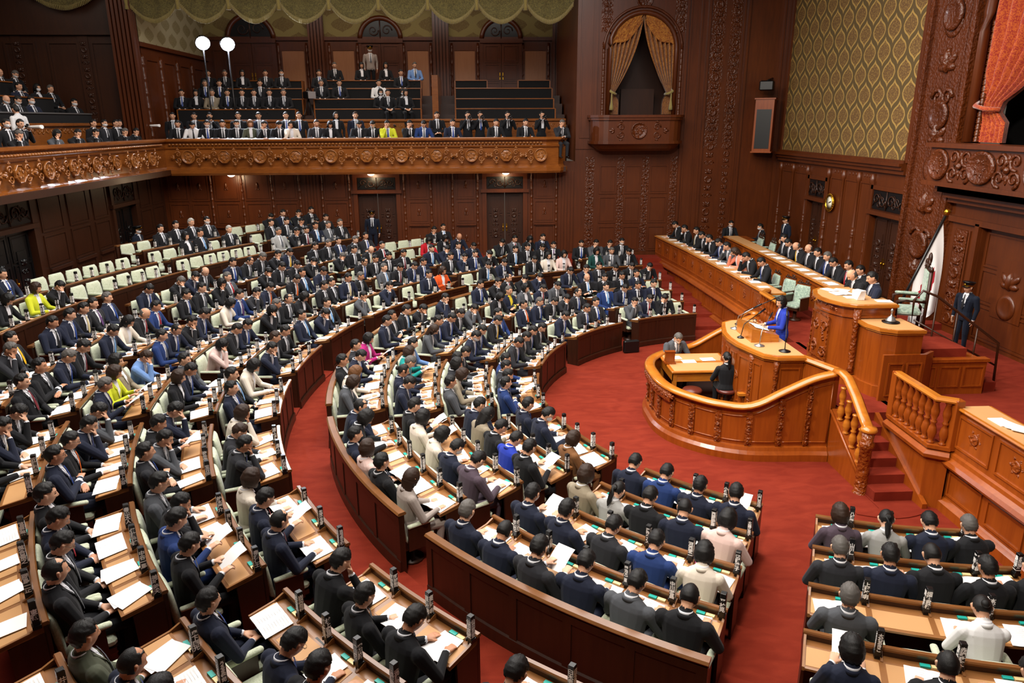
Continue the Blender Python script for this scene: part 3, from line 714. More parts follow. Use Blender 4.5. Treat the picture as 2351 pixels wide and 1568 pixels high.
def drape(name, label, side, cx_, hw, ztop, zbot, ztie, M_, mat, group, tassel=True, pw=1.7):
    """one half of a tied-back arch curtain; side -1 left, +1 right"""
    q = MB(); n = 64; m = 26; vs = []
    for j in range(m + 1):
        v = j / m; z = ztop + (zbot - ztop) * v
        ft = (ztop - ztie) / (ztop - zbot)
        # outer edge follows the arch, inner edge sweeps to the tie then hangs
        zz = max(0.0, (z - (ztop - hw)) / hw); outer = hw * math.sqrt(max(0, 1 - min(1, zz) ** 2))
        if v < ft: inner = outer * 0 + hw * .82 * (v / ft) ** pw
        else: inner = hw * (.82 - .14 * min(1, (v - ft) / (1 - ft) * 3))
        inner = min(inner, max(0.0, outer - .03))
        for i in range(n + 1):
            u = i / n; x = inner + (outer - inner) * u
            wv = (.12 + .06 * (1 - v)) * math.sin(u * PI * 13 + 2 * v) * (.55 if v > ft * .85 else 1)
            vs.append((cx_ + side * x, z, -.12 + wv * .8))
    fs = [(j * (n + 1) + i, j * (n + 1) + i + 1, (j + 1) * (n + 1) + i + 1, (j + 1) * (n + 1) + i) for j in range(m) for i in range(n)]
    q.add(vs, fs, M_, 0, True); q.add([(a, b, c - .04) for a, b, c in vs], fs, M_, 0, True)
    t = thing(name, label, 'curtain', None, group); q.build('curtain_cloth', mat, t)
    q = MB(); q.tube([M_ @ Vector((cx_ + side * hw * x, ztie + dz, w_)) for x, dz, w_ in ((1.0, .15, -.1), (.95, .05, .12), (.84, -.02, .12), (.76, -.04, -.08))], .05, 7)
    if tassel: q.tube([M_ @ Vector((cx_ + side * hw * .92, ztie - .0 - d_, .12)) for d_ in (0, .25, .5, .6)], [.02, .03, .07, .08], 7)
    q.build('tie_back', M['gold_fringe'] if mat != M['redcurtain'] else mat, t)
    # swag over the top
    q = MB(); vs = []
    for j in range(9):
        v = j / 8
        for i in range(17):
            u = i / 16; x = hw * (.06 + .86 * u); arch = ztop - hw + hw * math.sqrt(max(0, 1 - (x / hw) ** 2))
            z = arch - .03 - (.25 + .42 * math.sin(u * PI)) * v * hw * .9
            vs.append((cx_ + side * x, z, .0 + .05 * math.sin(v * PI * 5)))
    fs = [(j * 17 + i, j * 17 + i + 1, (j + 1) * 17 + i + 1, (j + 1) * 17 + i) for j in range(8) for i in range(16)]
    q.add(vs, fs, M_, 0, True); q.add([(a, b, c - .03) for a, b, c in vs], fs, M_, 0, True); q.build('curtain_swag', mat, t)
    return t
drape('curtain', 'orange tied-back curtain, left half in the far arch', -1, acx, arr - .03, 9.93, 6.45, 7.2, FW, M['orcurtain'], 'orange curtains in the far arch')
drape('curtain', 'orange tied-back curtain, right half in the far arch', 1, acx, arr - .03, 9.93, 6.45, 7.2, FW, M['orcurtain'], 'orange curtains in the far arch')
# wall speaker cabinet and camera on the far wall near the corner
Q = FW @ TR(0, 0, 0)
t = thing('loudspeaker_cabinet', 'tall wooden loudspeaker cabinet hanging left of the wallpaper', 'loudspeaker')
KM = Matrix.Translation((10.75, YF - .55, 0)) @ Matrix.Rotation(R2(-28), 4, 'Z')
q = MB(); q.box(-.33, .33, -.2, .5, 5.1, 6.95, KM); q.box(-.37, .37, -.24, .54, 6.95, 7.0, KM); q.box(-.37, .37, -.24, .54, 5.05, 5.1, KM); q.build('cabinet', W['ros'], t)
q = MB(); q.box(-.26, .26, -.215, -.2, 5.2, 6.6, KM); q.build('speaker_cloth', M['black'], t)
t = thing('security_camera', 'black camera on the wall above the loudspeaker cabinet', 'camera')
q = MB(); q.bbox(-.25, .25, -.3, .15, 7.25, 7.6, .04, KM); q.tube([KM @ Vector((0, 0, 7.6)), KM @ Vector((.1, .55, 7.7))], .04, 6); q.build('camera_body', M['black'], t)

# ------------------------------------------------------------------ right wall (behind the rostrum)
RW = frame((XR, 0, 0), (0, -1, 0), (0, 0, 1), (-1, 0, 0))       # u = -y
mb = MB()
mb.box(-YF, -25.15, 0, 5.0, -.3, 0, RW); mb.box(-23.6 - .0, -20.95, 0, 5.0, -.3, 0, RW); mb.box(-19.4, -16.15, 0, 4.9, -.3, 0, RW); mb.box(-19.4, -17.2, 4.9, 13, -.3, 0, RW)
for a, b in ((-25.15, -23.95), (-20.95, -19.4)): mb.box(a, b, 3.58, 5.0, -.3, 0, RW)
mb.box(-23.95, -23.6, 0, 5.0, -.3, 0, RW)
mb.box(-16.15, -11.9, 3.85, 4.9, -.3, 0, RW); mb.box(-11.9, 2, 0, 4.9, -.3, 0, RW); mb.box(-10.9, 2, 4.9, 13, -.3, 0, RW)
mb.box(-YF, -19.4, 10.9, 13, -.3, .02, RW)
mb.box(-YF, -27.9, 5.0, 13, -.2, .06, RW); mb.box(-YF, -16.15, 12.9, 13, -.3, .1, RW)
# arch over the red curtains
rcx, rrr = -14.05, 3.15
ap = [(rcx - rrr * math.cos(PI * t / 24), 8.1 + rrr * math.sin(PI * t / 24)) for t in range(25)]
mb.box(-17.4, rcx - rrr, 4.9, 8.1, -.3, 0, RW)
for t in range(24): mb.prism([ap[t], ap[t + 1], (ap[t + 1][0], 13), (ap[t][0], 13)], -.3, 0, RW)
mb.tube([RW @ Vector((p[0], p[1], .03)) for p in [(rcx - rrr, 5.7)] + ap[:16]], .12, 8)
mb.tube([RW @ Vector((rcx + (p[0] - rcx) * 1.1, 8.1 + (p[1] - 8.1) * 1.1, .03)) for p in ap[3:16]], .06, 6)
beads(mb, rcx - rrr + .12, 5.7, 8.3, RW @ Matrix.Translation((0, 0, -.1)), .07, 0, .14)
# cornice below the wallpaper
for w0, w1, v0, v1 in ((0, .12, 4.78, 4.9), (0, .2, 4.9, 5.0), (0, .28, 5.0, 5.08), (0, .16, 5.08, 5.16)): mb.box(-27.95, -19.45, v0, v1, w0, w1, RW)
mb.box(-27.95, -27.8, 5.1, 13, 0, .1, RW); mb.box(-19.5, -19.35, 5.1, 13, 0, .12, RW)
# door frames and panels below
for a, b in ((-25.15, -23.95), (-20.95, -19.4)):
    for q in (a - .12, b): mb.box(q, q + .12, 1.1, 4.5, 0, .08, RW)
    mb.box(a - .16, b + .16, 3.58, 3.7, 0, .14, RW); mb.box(a - .12, b + .12, 4.28, 4.4, 0, .08, RW)
for a, b in ((-27.6, -26.7), (-26.5, -25.5), (-23.7, -22.9), (-22.75, -21.95), (-21.8, -21.2)):
    raised(mb, a, b, 1.35, 4.45, RW)
    for i in range(3): leafy(mb, a + (b - a) * (i + 1) / 4, 4.58, .14, PI / 2, RW)
for c in (-27.7, -26.6, -25.4, -23.82, -22.83, -21.88, -21.1, -19.2): beads(mb, c, 1.3, 2.8, RW @ Matrix.Translation((0, 0, .03)), .07, 0, .36); mb.lathe([(.07, 2.8), (.05, 2.85), (.05, 4.4), (.09, 4.45), (.09, 4.7)], 8, RW @ Matrix(((1, 0, 0, c), (0, 0, 1, 0), (0, -1, 0, .03), (0, 0, 0, 1))) if False else RW @ Matrix(((1, 0, 0, c), (0, 0, 1, 0), (0, -1, 0, .03), (0, 0, 0, 1))))
# centre doorway surround
for w0, v0, v1 in ((.1, 3.85, 3.98), (.2, 4.3, 4.42), (.34, 4.42, 4.55), (.5, 4.55, 4.7)): mb.box(-17.3, -10.9, v0, v1, 0, w0, RW)
for a in (-16.3, -11.9): mb.box(a, a + .14, 1.1, 3.9, 0, .1, RW)
molding_rect(mb, -17.1, -16.5, 1.35, 3.7, RW, .05, .04)
raised(mb, -11.6, -10.4, 1.35, 3.7, RW); raised(mb, -10.1, -8.9, 1.35, 3.7, RW)
struct(mb, 'wall_right', [W['wall']])
mb = MB(); mb.box(-27.9, -19.4, 5.05, 11, -.1, 0.03, RW); struct(mb, 'wall_right_paper', [M['wp']])
mb = MB(); mb.box(-19.2, -17.35, .9, 13, -.02, .1, RW, 0)
carved_strip(mb, 1.15, 1.2, 12.8, RW @ Matrix.Translation((-18.27, 0, .1)), 0, .85)
for q in (-19.2, -17.5): mb.box(q, q + .15, 1, 13, .1, .2, RW)
for z in (3.1, 6.3, 8.6): mb.lathe([(.36, 0), (.36, .07), (.28, .1), (.24, .06), (.001, .12)], 24, RW @ Matrix.Translation((-18.27, z, .12)))
carved_strip(mb, .45, 1.4, 3.7, RW @ Matrix.Translation((-16.8, 0, .04)))
struct(mb, 'trim_7', [W['wallc']])
double_door('door_8', -25.15, -23.95, ZP, 3.58, RW); double_door('door_9', -20.95, -19.4, ZP, 3.58, RW); double_door('door_10', -16.15, -11.9, ZP, 3.85, RW, W['wall'])
for n, (a, b) in enumerate(((-25.15, -23.95), (-20.95, -19.4))):
    tag(grille('door_grille', a + .02, b - .02, 3.74, 4.26, RW @ Matrix.Translation((0, 0, .06))), ('dark grille over the doorway behind the standing far right guard', 'dark grille over the doorway behind the presiding speaker')[n], 'grille', 'carved grilles over the doors')
# clock
t = thing('wall_clock', 'round gold framed wall clock between the two right doors', 'clock')
Q = RW @ Matrix.Translation((-23.45, 3.63, .05))
q = MB(); q.lathe([(.20, 0), (.28, 0), (.29, .05), (.26, .09), (.21, .07), (.205, .0)], 32, Q, cap=False); 
for i in range(24): q.ell((.28 * math.cos(i * PI / 12), .28 * math.sin(i * PI / 12), .05), (.022, .022, .022), 5, 4, Q)
q.build('clock_frame', M['gold'], t)
q = MB(); q.lathe([(.22, .055), (.001, .056)], 32, Q); q.build('clock_dial', plain('clock_dial', 'f3ecd2', .4), t)
q = MB()
for ang, L_, wd in ((62, .11, .012), (70, .17, .008)):
    a = R2(90 - ang); q.box(-.02, L_, -wd, wd, .065, .07, Q @ Matrix.Rotation(a, 4, 'Z'))
for i in range(12): q.box(.18, .205, -.005, .005, .06, .064, Q @ Matrix.Rotation(i * PI / 6, 4, 'Z'))
q.build('clock_hands', M['black'], t)
# speaker's gallery box with the big relief, and the red curtains
t = thing('state_box', 'large carved box balcony below the red curtains', 'balcony')
SB = RW @ Matrix.Translation((0, 0, .6)); q = MB()
q.box(-17.6, -10.4, 4.76, 5.6, -.6, 0, RW @ Matrix.Translation((0, 0, .6))); q.box(-17.7, -10.3, 5.58, 5.68, -.6, .1, SB); q.box(-17.7, -10.3, 4.70, 4.80, -.6, .08, SB)
q.box(-17.4, -10.6, 4.55, 4.7, -.6, -.1, SB); q.build('box_shell', W['ros'] if False else W['wall'], t)
q = MB()
for i, c in enumerate((-17.2, -15.7, -14.03, -12.4)):
    Qm = SB @ Matrix.Translation((c, 5.19, 0)) @ Matrix.Scale(1.25 if i == 1 else 1, 4, (1, 0, 0)); q.lathe([(.36, 0), (.36, .06), (.31, .09), (.28, .05), (.001, .07)], 28, Qm)
    for k in range(6): leafy(q, c + .1 * math.cos(k), 5.19 + .1 * math.sin(k), .16, k, SB, 0, .06)
for c in (-16.45, -14.9, -13.2, -11.6):
    for a_, b_, s_ in ((-.2, .2, 1), (.2, .2, -1), (-.2, -.2, -1), (.2, -.2, 1)): spiral(q, c + a_ * 1.1, 5.19 + b_ * .9, .19, s_, .04, SB, 0, k)
    leafy(q, c, 5.3, .3, PI / 2, SB); leafy(q, c, 5.1, .3, -PI / 2, SB); q.lathe([(.09, 0), (.07, .06), (.001, .1)], 10, SB @ Matrix.Translation((c, 5.19, 0)))
q.build('carved_front', W['wallc'], t)
drape('curtain', 'big red tied-back curtain at the top right corner', -1, rcx, rrr - .05, 11.4, 5.7, 6.45, RW, M['redcurtain'], None, False, 4.2)
drape('curtain', 'red curtain half at the far right, mostly outside the picture', 1, rcx, rrr - .05, 11.4, 5.7, 6.45, RW, M['redcurtain'], None, False, 4.2)
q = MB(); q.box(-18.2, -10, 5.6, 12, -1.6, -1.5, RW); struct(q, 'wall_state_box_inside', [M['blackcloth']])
q = MB()
vs = []
for i in range(25): vs += [(-14.7 + .05 * i, 5.7, -.6 + .05 * math.sin(i * 1.9)), (-14.5 + .05 * i, 9.5, -.6 + .05 * math.sin(i * 1.9))]
q.add(vs, [(2 * i, 2 * i + 2, 2 * i + 3, 2 * i + 1) for i in range(24)], RW, 0, True); q.add([(a, b, c - .02) for a, b, c in vs], [(2 * i, 2 * i + 2, 2 * i + 3, 2 * i + 1) for i in range(24)], RW, 0, True)
tag(q.build('sheer_curtain', plain('sheer_green', '4a4c34', .9)), 'dull green sheer curtain inside the dark box, right edge', 'curtain')
# ceiling with its lit glass field
mb = MB(); mb.box(-20, 14, -8, 37, 13.0, 13.2); struct(mb, 'ceiling', [W['light']])
mb = MB(); mb.box(-20, 14, -8.2, -8, -1, 13); struct(mb, 'wall_near', [W['walld']])
# flood lamps on their stands in the far gallery
for n, (x, y, z) in enumerate(((-10.05, 29.6, 9.06), (-9.15, 29.6, 9.02))):
    t = thing('flood_lamp', ('lit television flood lamp, the left one of the pair', 'lit television flood lamp, the right one of the pair')[n], 'lamp', None, 'television flood lamps')
    Q = Matrix.Translation((x, y, z)) @ (Vector((6, -14, -7)).to_track_quat('Z', 'Y').to_matrix().to_4x4())
    q = MB(); q.lathe([(.12, -.3), (.2, -.25), (.26, 0), (.28, .02), (.28, .06), (.25, .06), (.25, .0)], 20, Q, cap=False); q.build('lamp_housing', M['black'], t)
    q = MB(); q.lathe([(.25, .03), (.001, .05)], 20, Q); q.build('lamp_lens', plain('flood_lens', 'ffffff', emit='e8ecff', es=60), t)
    q = MB(); q.tube([(x, y, z - .2), (x, y + .1, 4.7)], .03, 6); q.build('lamp_stand', M['black'], t)
# ------------------------------------------------------------------ people
# Each pose is a skeleton (metres, seated person faces +Y, floor at z = 0); the body is grown as one surface round it.
def rotx(v, a, piv):
    v = Vector(v) - Vector(piv); c, s_ = math.cos(a), math.sin(a)
    return Vector((v.x, v.y * c - v.z * s_, v.y * s_ + v.z * c)) + Vector(piv)
def rotz(v, a, piv):
    v = Vector(v) - Vector(piv); c, s_ = math.cos(a), math.sin(a)
    return Vector((v.x * c - v.y * s_, v.x * s_ + v.y * c, v.z)) + Vector(piv)
class Shape:
    def __init__(s): s.V = []; s.F = []
    def add(s, vs, fs):
        b = len(s.V); s.V += [tuple(v) for v in vs]; s.F += [tuple(b + i for i in f) for f in fs]
    def loft(s, rings):
        """rings: (centre, x axis * half width, y axis * half depth)"""
        n = 14; vs = []
        for c, ax, ay in rings:
            for i in range(n):
                a = 2 * PI * i / n; ca, sa = math.cos(a), math.sin(a)
                e = .86; ca = math.copysign(abs(ca) ** e, ca); sa = math.copysign(abs(sa) ** e, sa)
                vs.append(Vector(c) + Vector(ax) * ca + Vector(ay) * sa)
        m = len(rings); fs = [(k * n + i, k * n + (i + 1) % n, (k + 1) * n + (i + 1) % n, (k + 1) * n + i) for k in range(m - 1) for i in range(n)]
        fs += [tuple(range(n - 1, -1, -1)), tuple((m - 1) * n + i for i in range(n))]
        s.add(vs, fs)
    def cap(s, a, b, ra, rb, fl=1.0, n=10):
        """tapered capsule from a to b; fl flattens it along its local z"""
        a, b = Vector(a), Vector(b); t = (b - a); L_ = t.length; t = t.normalized() if L_ > 1e-6 else Vector((0, 0, 1))
        u = t.cross(Vector((0, 0, 1)));
        if u.length < .1: u = t.cross(Vector((1, 0, 0)))
        u.normalize(); w_ = u.cross(t); vs = []; R_ = []
        for k in range(4): ph = PI / 2 * (1 - k / 4); R_.append((a - t * ra * math.sin(ph), ra * math.cos(ph)))
        R_.append((a, ra)); R_.append((b, rb))
        for k in range(1, 5): ph = PI / 2 * k / 4; R_.append((b + t * rb * math.sin(ph), rb * math.cos(ph)))
        for c, r in R_:
            r = max(r, .0008)
            for i in range(n):
                q = 2 * PI * i / n; vs.append(c + u * math.cos(q) * r + w_ * math.sin(q) * r * fl)
        m = len(R_); fs = [(k * n + i, k * n + (i + 1) % n, (k + 1) * n + (i + 1) % n, (k + 1) * n + i) for k in range(m - 1) for i in range(n)]
        fs += [tuple(range(n - 1, -1, -1)), tuple((m - 1) * n + i for i in range(n))]
        s.add(vs, fs)
def head_shape(d, sc=1.0):
    """point of the head surface in direction d (unit; +y face, +z up), centre between the ears"""
    x, y, z = d
    rx, ry, rz = .076, .094, .112
    k = 1 / math.sqrt((x / rx) ** 2 + (y / ry) ** 2 + (z / rz) ** 2)
    p = Vector((x * k, y * k, z * k))
    if p.z < 0:
        t = min(1, -p.z / .11); p.x *= 1 - .30 * t ** 1.6
        if p.y > 0: p.y *= 1 - .06 * t
        else: p.y *= 1 - .22 * t
        if p.y > .02: p.z *= 1.04
    if p.y < -.02 and p.z > -.02: p.y *= 1.05
    if p.y > .03:
        f_ = (p.y - .03) / .065
        p.y += .010 * math.exp(-((p.z + .095) / .02) ** 2 - (p.x / .022) ** 2)      # chin
        p.y -= .009 * math.exp(-((p.z - .004) / .013) ** 2 - ((abs(p.x) - .032) / .015) ** 2)   # eye sockets
        p.y += .005 * math.exp(-((p.z - .028) / .012) ** 2 - ((abs(p.x) - .028) / .025) ** 2)   # brow
        p.y += .004 * math.exp(-((p.z + .062) / .010) ** 2 - (p.x / .022) ** 2)     # lips
        p.x += math.copysign(.004, p.x) * math.exp(-((p.z + .02) / .02) ** 2) * min(1, f_)      # cheeks
    return p * sc
def add_head(S, H):
    """H: matrix of the head"""
    n, m = 28, 20; vs = []
    for j in range(m + 1):
        th = PI * j / m
        for i in range(n):
            a = 2 * PI * i / n; vs.append(H @ head_shape((math.sin(th) * math.cos(a), math.sin(th) * math.sin(a), math.cos(th))))
    fs = [(j * n + i, (j + 1) * n + i, (j + 1) * n + (i + 1) % n, j * n + (i + 1) % n) for j in range(m) for i in range(n)]
    S.add(vs, fs)
    for a, b, r0, r1 in (((0, .088, .014), (0, .104, -.026), .008, .0125), ((-.012, .094, -.032), (.012, .094, -.032), .009, .009)): S.cap(H @ Vector(a), H @ Vector(b), r0, r1)
    for s_ in (-1, 1): S.cap(H @ Vector((s_ * .080, -.004, .014)), H @ Vector((s_ * .077, .0, -.022)), .017, .011, 1.0)
def add_hand(S, wr, fwd, up, side, curl=.5, grip=False, spread=1.0):
    """palm, four fingers of unequal length with two bends each, thumb from the side; side = +1 when the thumb is towards +x' """
    fwd = Vector(fwd).normalized(); up = Vector(up); up = (up - fwd * up.dot(fwd)).normalized(); lat = fwd.cross(up) * side
    p0 = Vector(wr); pc = p0 + fwd * .085
    n = 12; rings = []
    for k, (d, hw, hd) in enumerate(((-.01, .027, .021), (.02, .034, .018), (.055, .041, .016), (.088, .041, .013))): rings.append((p0 + fwd * d, lat * hw, up * hd))
    S.loft(rings)
    for i, (o, L_) in enumerate(((.030, .066), (.010, .076), (-.011, .070), (-.031, .055))):
        a = pc + lat * o; d = fwd + lat * (o * 2.2 * spread)
        d.normalize(); c1 = curl * (.8 + .12 * i); q = a
        for seg, (fl, bend) in enumerate(((.45, .55), (.32, 1.0), (.23, .8))):
            ang = c1 * bend
            d = (d * math.cos(ang) - up * math.sin(ang)).normalized() if seg else (d * math.cos(ang * .6) - up * math.sin(ang * .6)).normalized()
            b = q + d * L_ * fl * 1.05; S.cap(q, b, .0098 - .0008 * seg, .0092 - .0008 * seg, 1, 8); q = b
    t0 = p0 + fwd * .028 + lat * .028; d = (fwd * .72 + lat * .62 - up * .25).normalized(); t1 = t0 + d * .04
    d2 = (fwd * .9 + lat * .1 - up * (.2 + .5 * curl)).normalized(); t2 = t1 + d2 * .03; t3 = t2 + (d2 - lat * .3 * curl).normalized() * .02
    S.cap(t0, t1, .014, .0115, 1, 8); S.cap(t1, t2, .0112, .0105, 1, 8); S.cap(t2, t3, .0105, .0085, 1, 8)
def grow(S, bones, name, vox=.0068, ratio=.30):
    """join everything into one surface and colour the faces by the nearest bone"""
    me = bpy.data.meshes.new(name); me.from_pydata(S.V, [], S.F)
    bm = bmesh.new(); bm.from_mesh(me); bmesh.ops.recalc_face_normals(bm, faces=bm.faces); bm.to_mesh(me); bm.free()
    o = bpy.data.objects.new('tmp', me); COL.objects.link(o)
    r = o.modifiers.new('r', 'REMESH'); r.mode = 'VOXEL'; r.voxel_size = vox
    s_ = o.modifiers.new('s', 'SMOOTH'); s_.factor = .5; s_.iterations = 3
    d = o.modifiers.new('d', 'DECIMATE'); d.ratio = ratio
    dg = bpy.context.evaluated_depsgraph_get(); out = bpy.data.meshes.new_from_object(o.evaluated_get(dg), depsgraph=dg); out.name = name
    bpy.data.objects.remove(o); bpy.data.meshes.remove(me)
    n = len(out.polygons); c = np.empty(n * 3); out.polygons.foreach_get('center', c); c = c.reshape(-1, 3)
    best = np.full(n, 1e9); mat = np.zeros(n, int)
    for a, b, rad, mi in bones:
        a = np.array(a); b = np.array(b); ab = b - a; t = np.clip(((c - a) @ ab) / max(1e-9, ab @ ab), 0, 1)
        dist = np.linalg.norm(c - (a + t[:, None] * ab), axis=1) - rad
        k = dist < best; best[k] = dist[k]; mat[k] = mi
    return out, c, mat
JK, SH, SK, TRS, SHO, EYE, LIP = 1, 2, 0, 3, 4, 5, 6
def fem(p): return p
def make_pose(name, lean=0., head=(0, 0), arms=None, legs='desk', fem_=False, stand=False, twist=0., handcurl=(.5, .5), sit=.42, hup=None):
    """arms: ((elbow, wrist, hand dir), ...) right then left, given after leaning; head = (pitch down, yaw left) in degrees"""
    S = Shape(); bones = []; g = .93 if fem_ else 1.0
    hz = .90 if stand else sit + .09                      # hip height
    piv = Vector((0, 0, hz)); L_ = -R2(lean)
    def T(p):
        q = rotx(p, L_, piv); return rotz(q, R2(twist), piv)
    X = rotz((1, 0, 0), R2(twist), (0, 0, 0)); Yv = rotz(rotx((0, 1, 0), L_, (0, 0, 0)), R2(twist), (0, 0, 0))
    rings = []
    sw = .222 * g if not fem_ else .188
    prof = ((-.10, .150, .095, 0), (-.04, .172, .120, .0), (.03, .176, .125, .0), (.12, .162 if not fem_ else .138, .112, .005), (.24, .180 * g, .120, .005), (.36, .200 * g, .124, .0), (.44, .208 * g, .112, -.01), (.485, .190 * g, .096, -.012), (.520, .140 * g, .080, -.012), (.548, .088 * g, .066, -.01), (.575, .062, .060, -.006))
    for dz, hw, hd, oy in prof: rings.append((T((0, oy, hz + dz)), X * hw, Yv * hd))
    S.loft(rings)
    neck0 = T((0, -.008, hz + .52)); neck1 = T((0, .012, hz + .62))
    hp, hy = R2(head[0]), R2(head[1])
    Hm = Matrix.Translation(T((0, .016, hz + .585))) @ Matrix.Rotation(R2(twist), 4, 'Z') @ Matrix.Rotation(hy, 4, 'Z') @ Matrix.Rotation(L_ * .6 - hp, 4, 'X') @ Matrix.Translation((0, .018, .098)) @ Matrix.Scale(1.07, 4)
    add_head(S, Hm); S.cap(neck0, Hm @ Vector((0, -.014, -.05)), .062 * g, .058 * g)
    bones += [(neck0.lerp(Hm @ Vector((0, -.01, -.05)), .62), Hm @ Vector((0, 0, -.03)), .055, SK), (T((0, -.008, hz + .50)), neck0.lerp(Hm @ Vector((0, -.01, -.05)), .40), .058, JK), (Hm @ Vector((0, .0, -.03)), Hm @ Vector((0, 0, .04)), .09, SK)]
    bones += [(T((0, 0, hz + .05)), T((0, 0, hz + .40)), .135, JK), (T((-.1, -.01, hz + .43)), T((.1, -.01, hz + .43)), .09, JK), (T((-.09, 0, hz)), T((.09, 0, hz)), .12, JK)]
    for i, s_ in enumerate((1, -1)):
        el, wr, hd = arms[i]
        sh = T((s_ * sw * .93, -.008, hz + .445)); el = Vector(el); wr = Vector(wr)
        if fem_: el = Vector((el.x * .93, el.y, el.z)); wr = Vector((wr.x * .93, wr.y, wr.z))
        S.cap(sh, el, .074 * g, .056 * g); S.cap(el, wr, .054 * g, .038 * g)
        f_ = (wr - el).normalized(); q = wr - f_ * .012
        S.cap(wr - f_ * .03, wr + f_ * .01, .030 * g, .027 * g)
        bones += [(sh, el, .058, JK), (el, wr - f_ * .020, .042, JK), (wr - f_ * .006, wr + f_ * .004, .034, SH)]
        up = Vector((0, 0, 1)) if hup is None else Vector(hup[i])
        hd = Vector(hd); add_hand(S, wr + f_ * .012, hd, up, 1 if (i == 0) == False else 1 if False else (-1 if i == 0 else 1), handcurl[i])
        bones.append((wr + f_ * .035, wr + f_ * .02 + hd.normalized() * .14, .03, SK))
    if stand:
        for s_ in (1, -1):
            hp_ = Vector((s_ * .09, 0, .88)); kn = Vector((s_ * .10, .01, .48)); an = Vector((s_ * .105, -.02, .09))
            S.cap(hp_, kn, .096, .066); S.cap(kn, an, .062, .045); S.cap(an + Vector((0, -.02, -.04)), an + Vector((s_ * .02, .15, -.05)), .045, .036, .8)
            bones += [(hp_ - Vector((0, 0, .08)), kn, .085, TRS), (kn, an, .055, TRS), (an + Vector((0, -.02, -.045)), an + Vector((0, .15, -.05)), .045, SHO)]
    else:
        for s_ in (1, -1):
            hp_ = Vector((s_ * .088, 0, sit + .085)); kx = .12
            kn = Vector((s_ * kx, .44, sit + .06)); an = Vector((s_ * kx, .40 if legs == 'desk' else .46, .10))
            if legs == 'cross' and s_ == 1: kn = Vector((.02, .46, sit + .13)); an = Vector((-.10, .56, .22))
            S.cap(hp_, kn, .088, .066); S.cap(kn, an, .060, .044); S.cap(an + Vector((0, -.03, -.045)), an + Vector((0, .14, -.055)), .044, .036, .8)
            bones += [(hp_ + Vector((0, .08, 0)), kn, .08, TRS), (kn, an, .055, TRS), (an + Vector((0, -.03, -.045)), an + Vector((0, .14, -.055)), .045, SHO)]
    me, c, mat = grow(S, bones, name)
    # shirt front: a V on the chest; eyes, brows and lips on the face
    Ti = (Matrix.Translation(piv) @ Matrix.Rotation(R2(twist), 4, 'Z') @ Matrix.Rotation(L_, 4, 'X')).inverted()
    Hi = Hm.inverted(); A = np.array(Ti)[:3]; B = np.array(Hi)[:3]; ch = np.c_[c, np.ones(len(c))]
    lt = ch @ A.T; lh = ch @ B.T
    v = (lt[:, 1] > .05) & (lt[:, 2] > .20) & (lt[:, 2] < .56) & (np.abs(lt[:, 0]) < .002 + (lt[:, 2] - .20) * (.20 if not fem_ else .17)) & (mat == JK) & (np.abs(lt[:, 0]) < .062)
    mat[v] = SH
    fc = lh[:, 1] > .06
    e = fc & (((np.abs(lh[:, 0]) - .031) / .0145) ** 2 + ((lh[:, 2] - .003) / .0052) ** 2 < 1); mat[e] = EYE
    e = fc & (((np.abs(lh[:, 0]) - .031) / .018) ** 2 + ((lh[:, 2] - .026 + .15 * (np.abs(lh[:, 0]) - .031)) / (.0042 if not fem_ else .003)) ** 2 < 1); mat[e] = EYE
    e = fc & ((lh[:, 0] / .023) ** 2 + ((lh[:, 2] + .062) / .0058) ** 2 < 1); mat[e] = LIP
    for i in range(7): me.materials.append(cm('skin', 0))
    me.polygons.foreach_set('material_index', mat); me.polygons.foreach_set('use_smooth', [True] * len(mat)); me.update()
    return dict(mesh=me, head=Hm, torso=Ti.inverted(), fem=fem_, hands=[Vector(arms[0][1]), Vector(arms[1][1])])
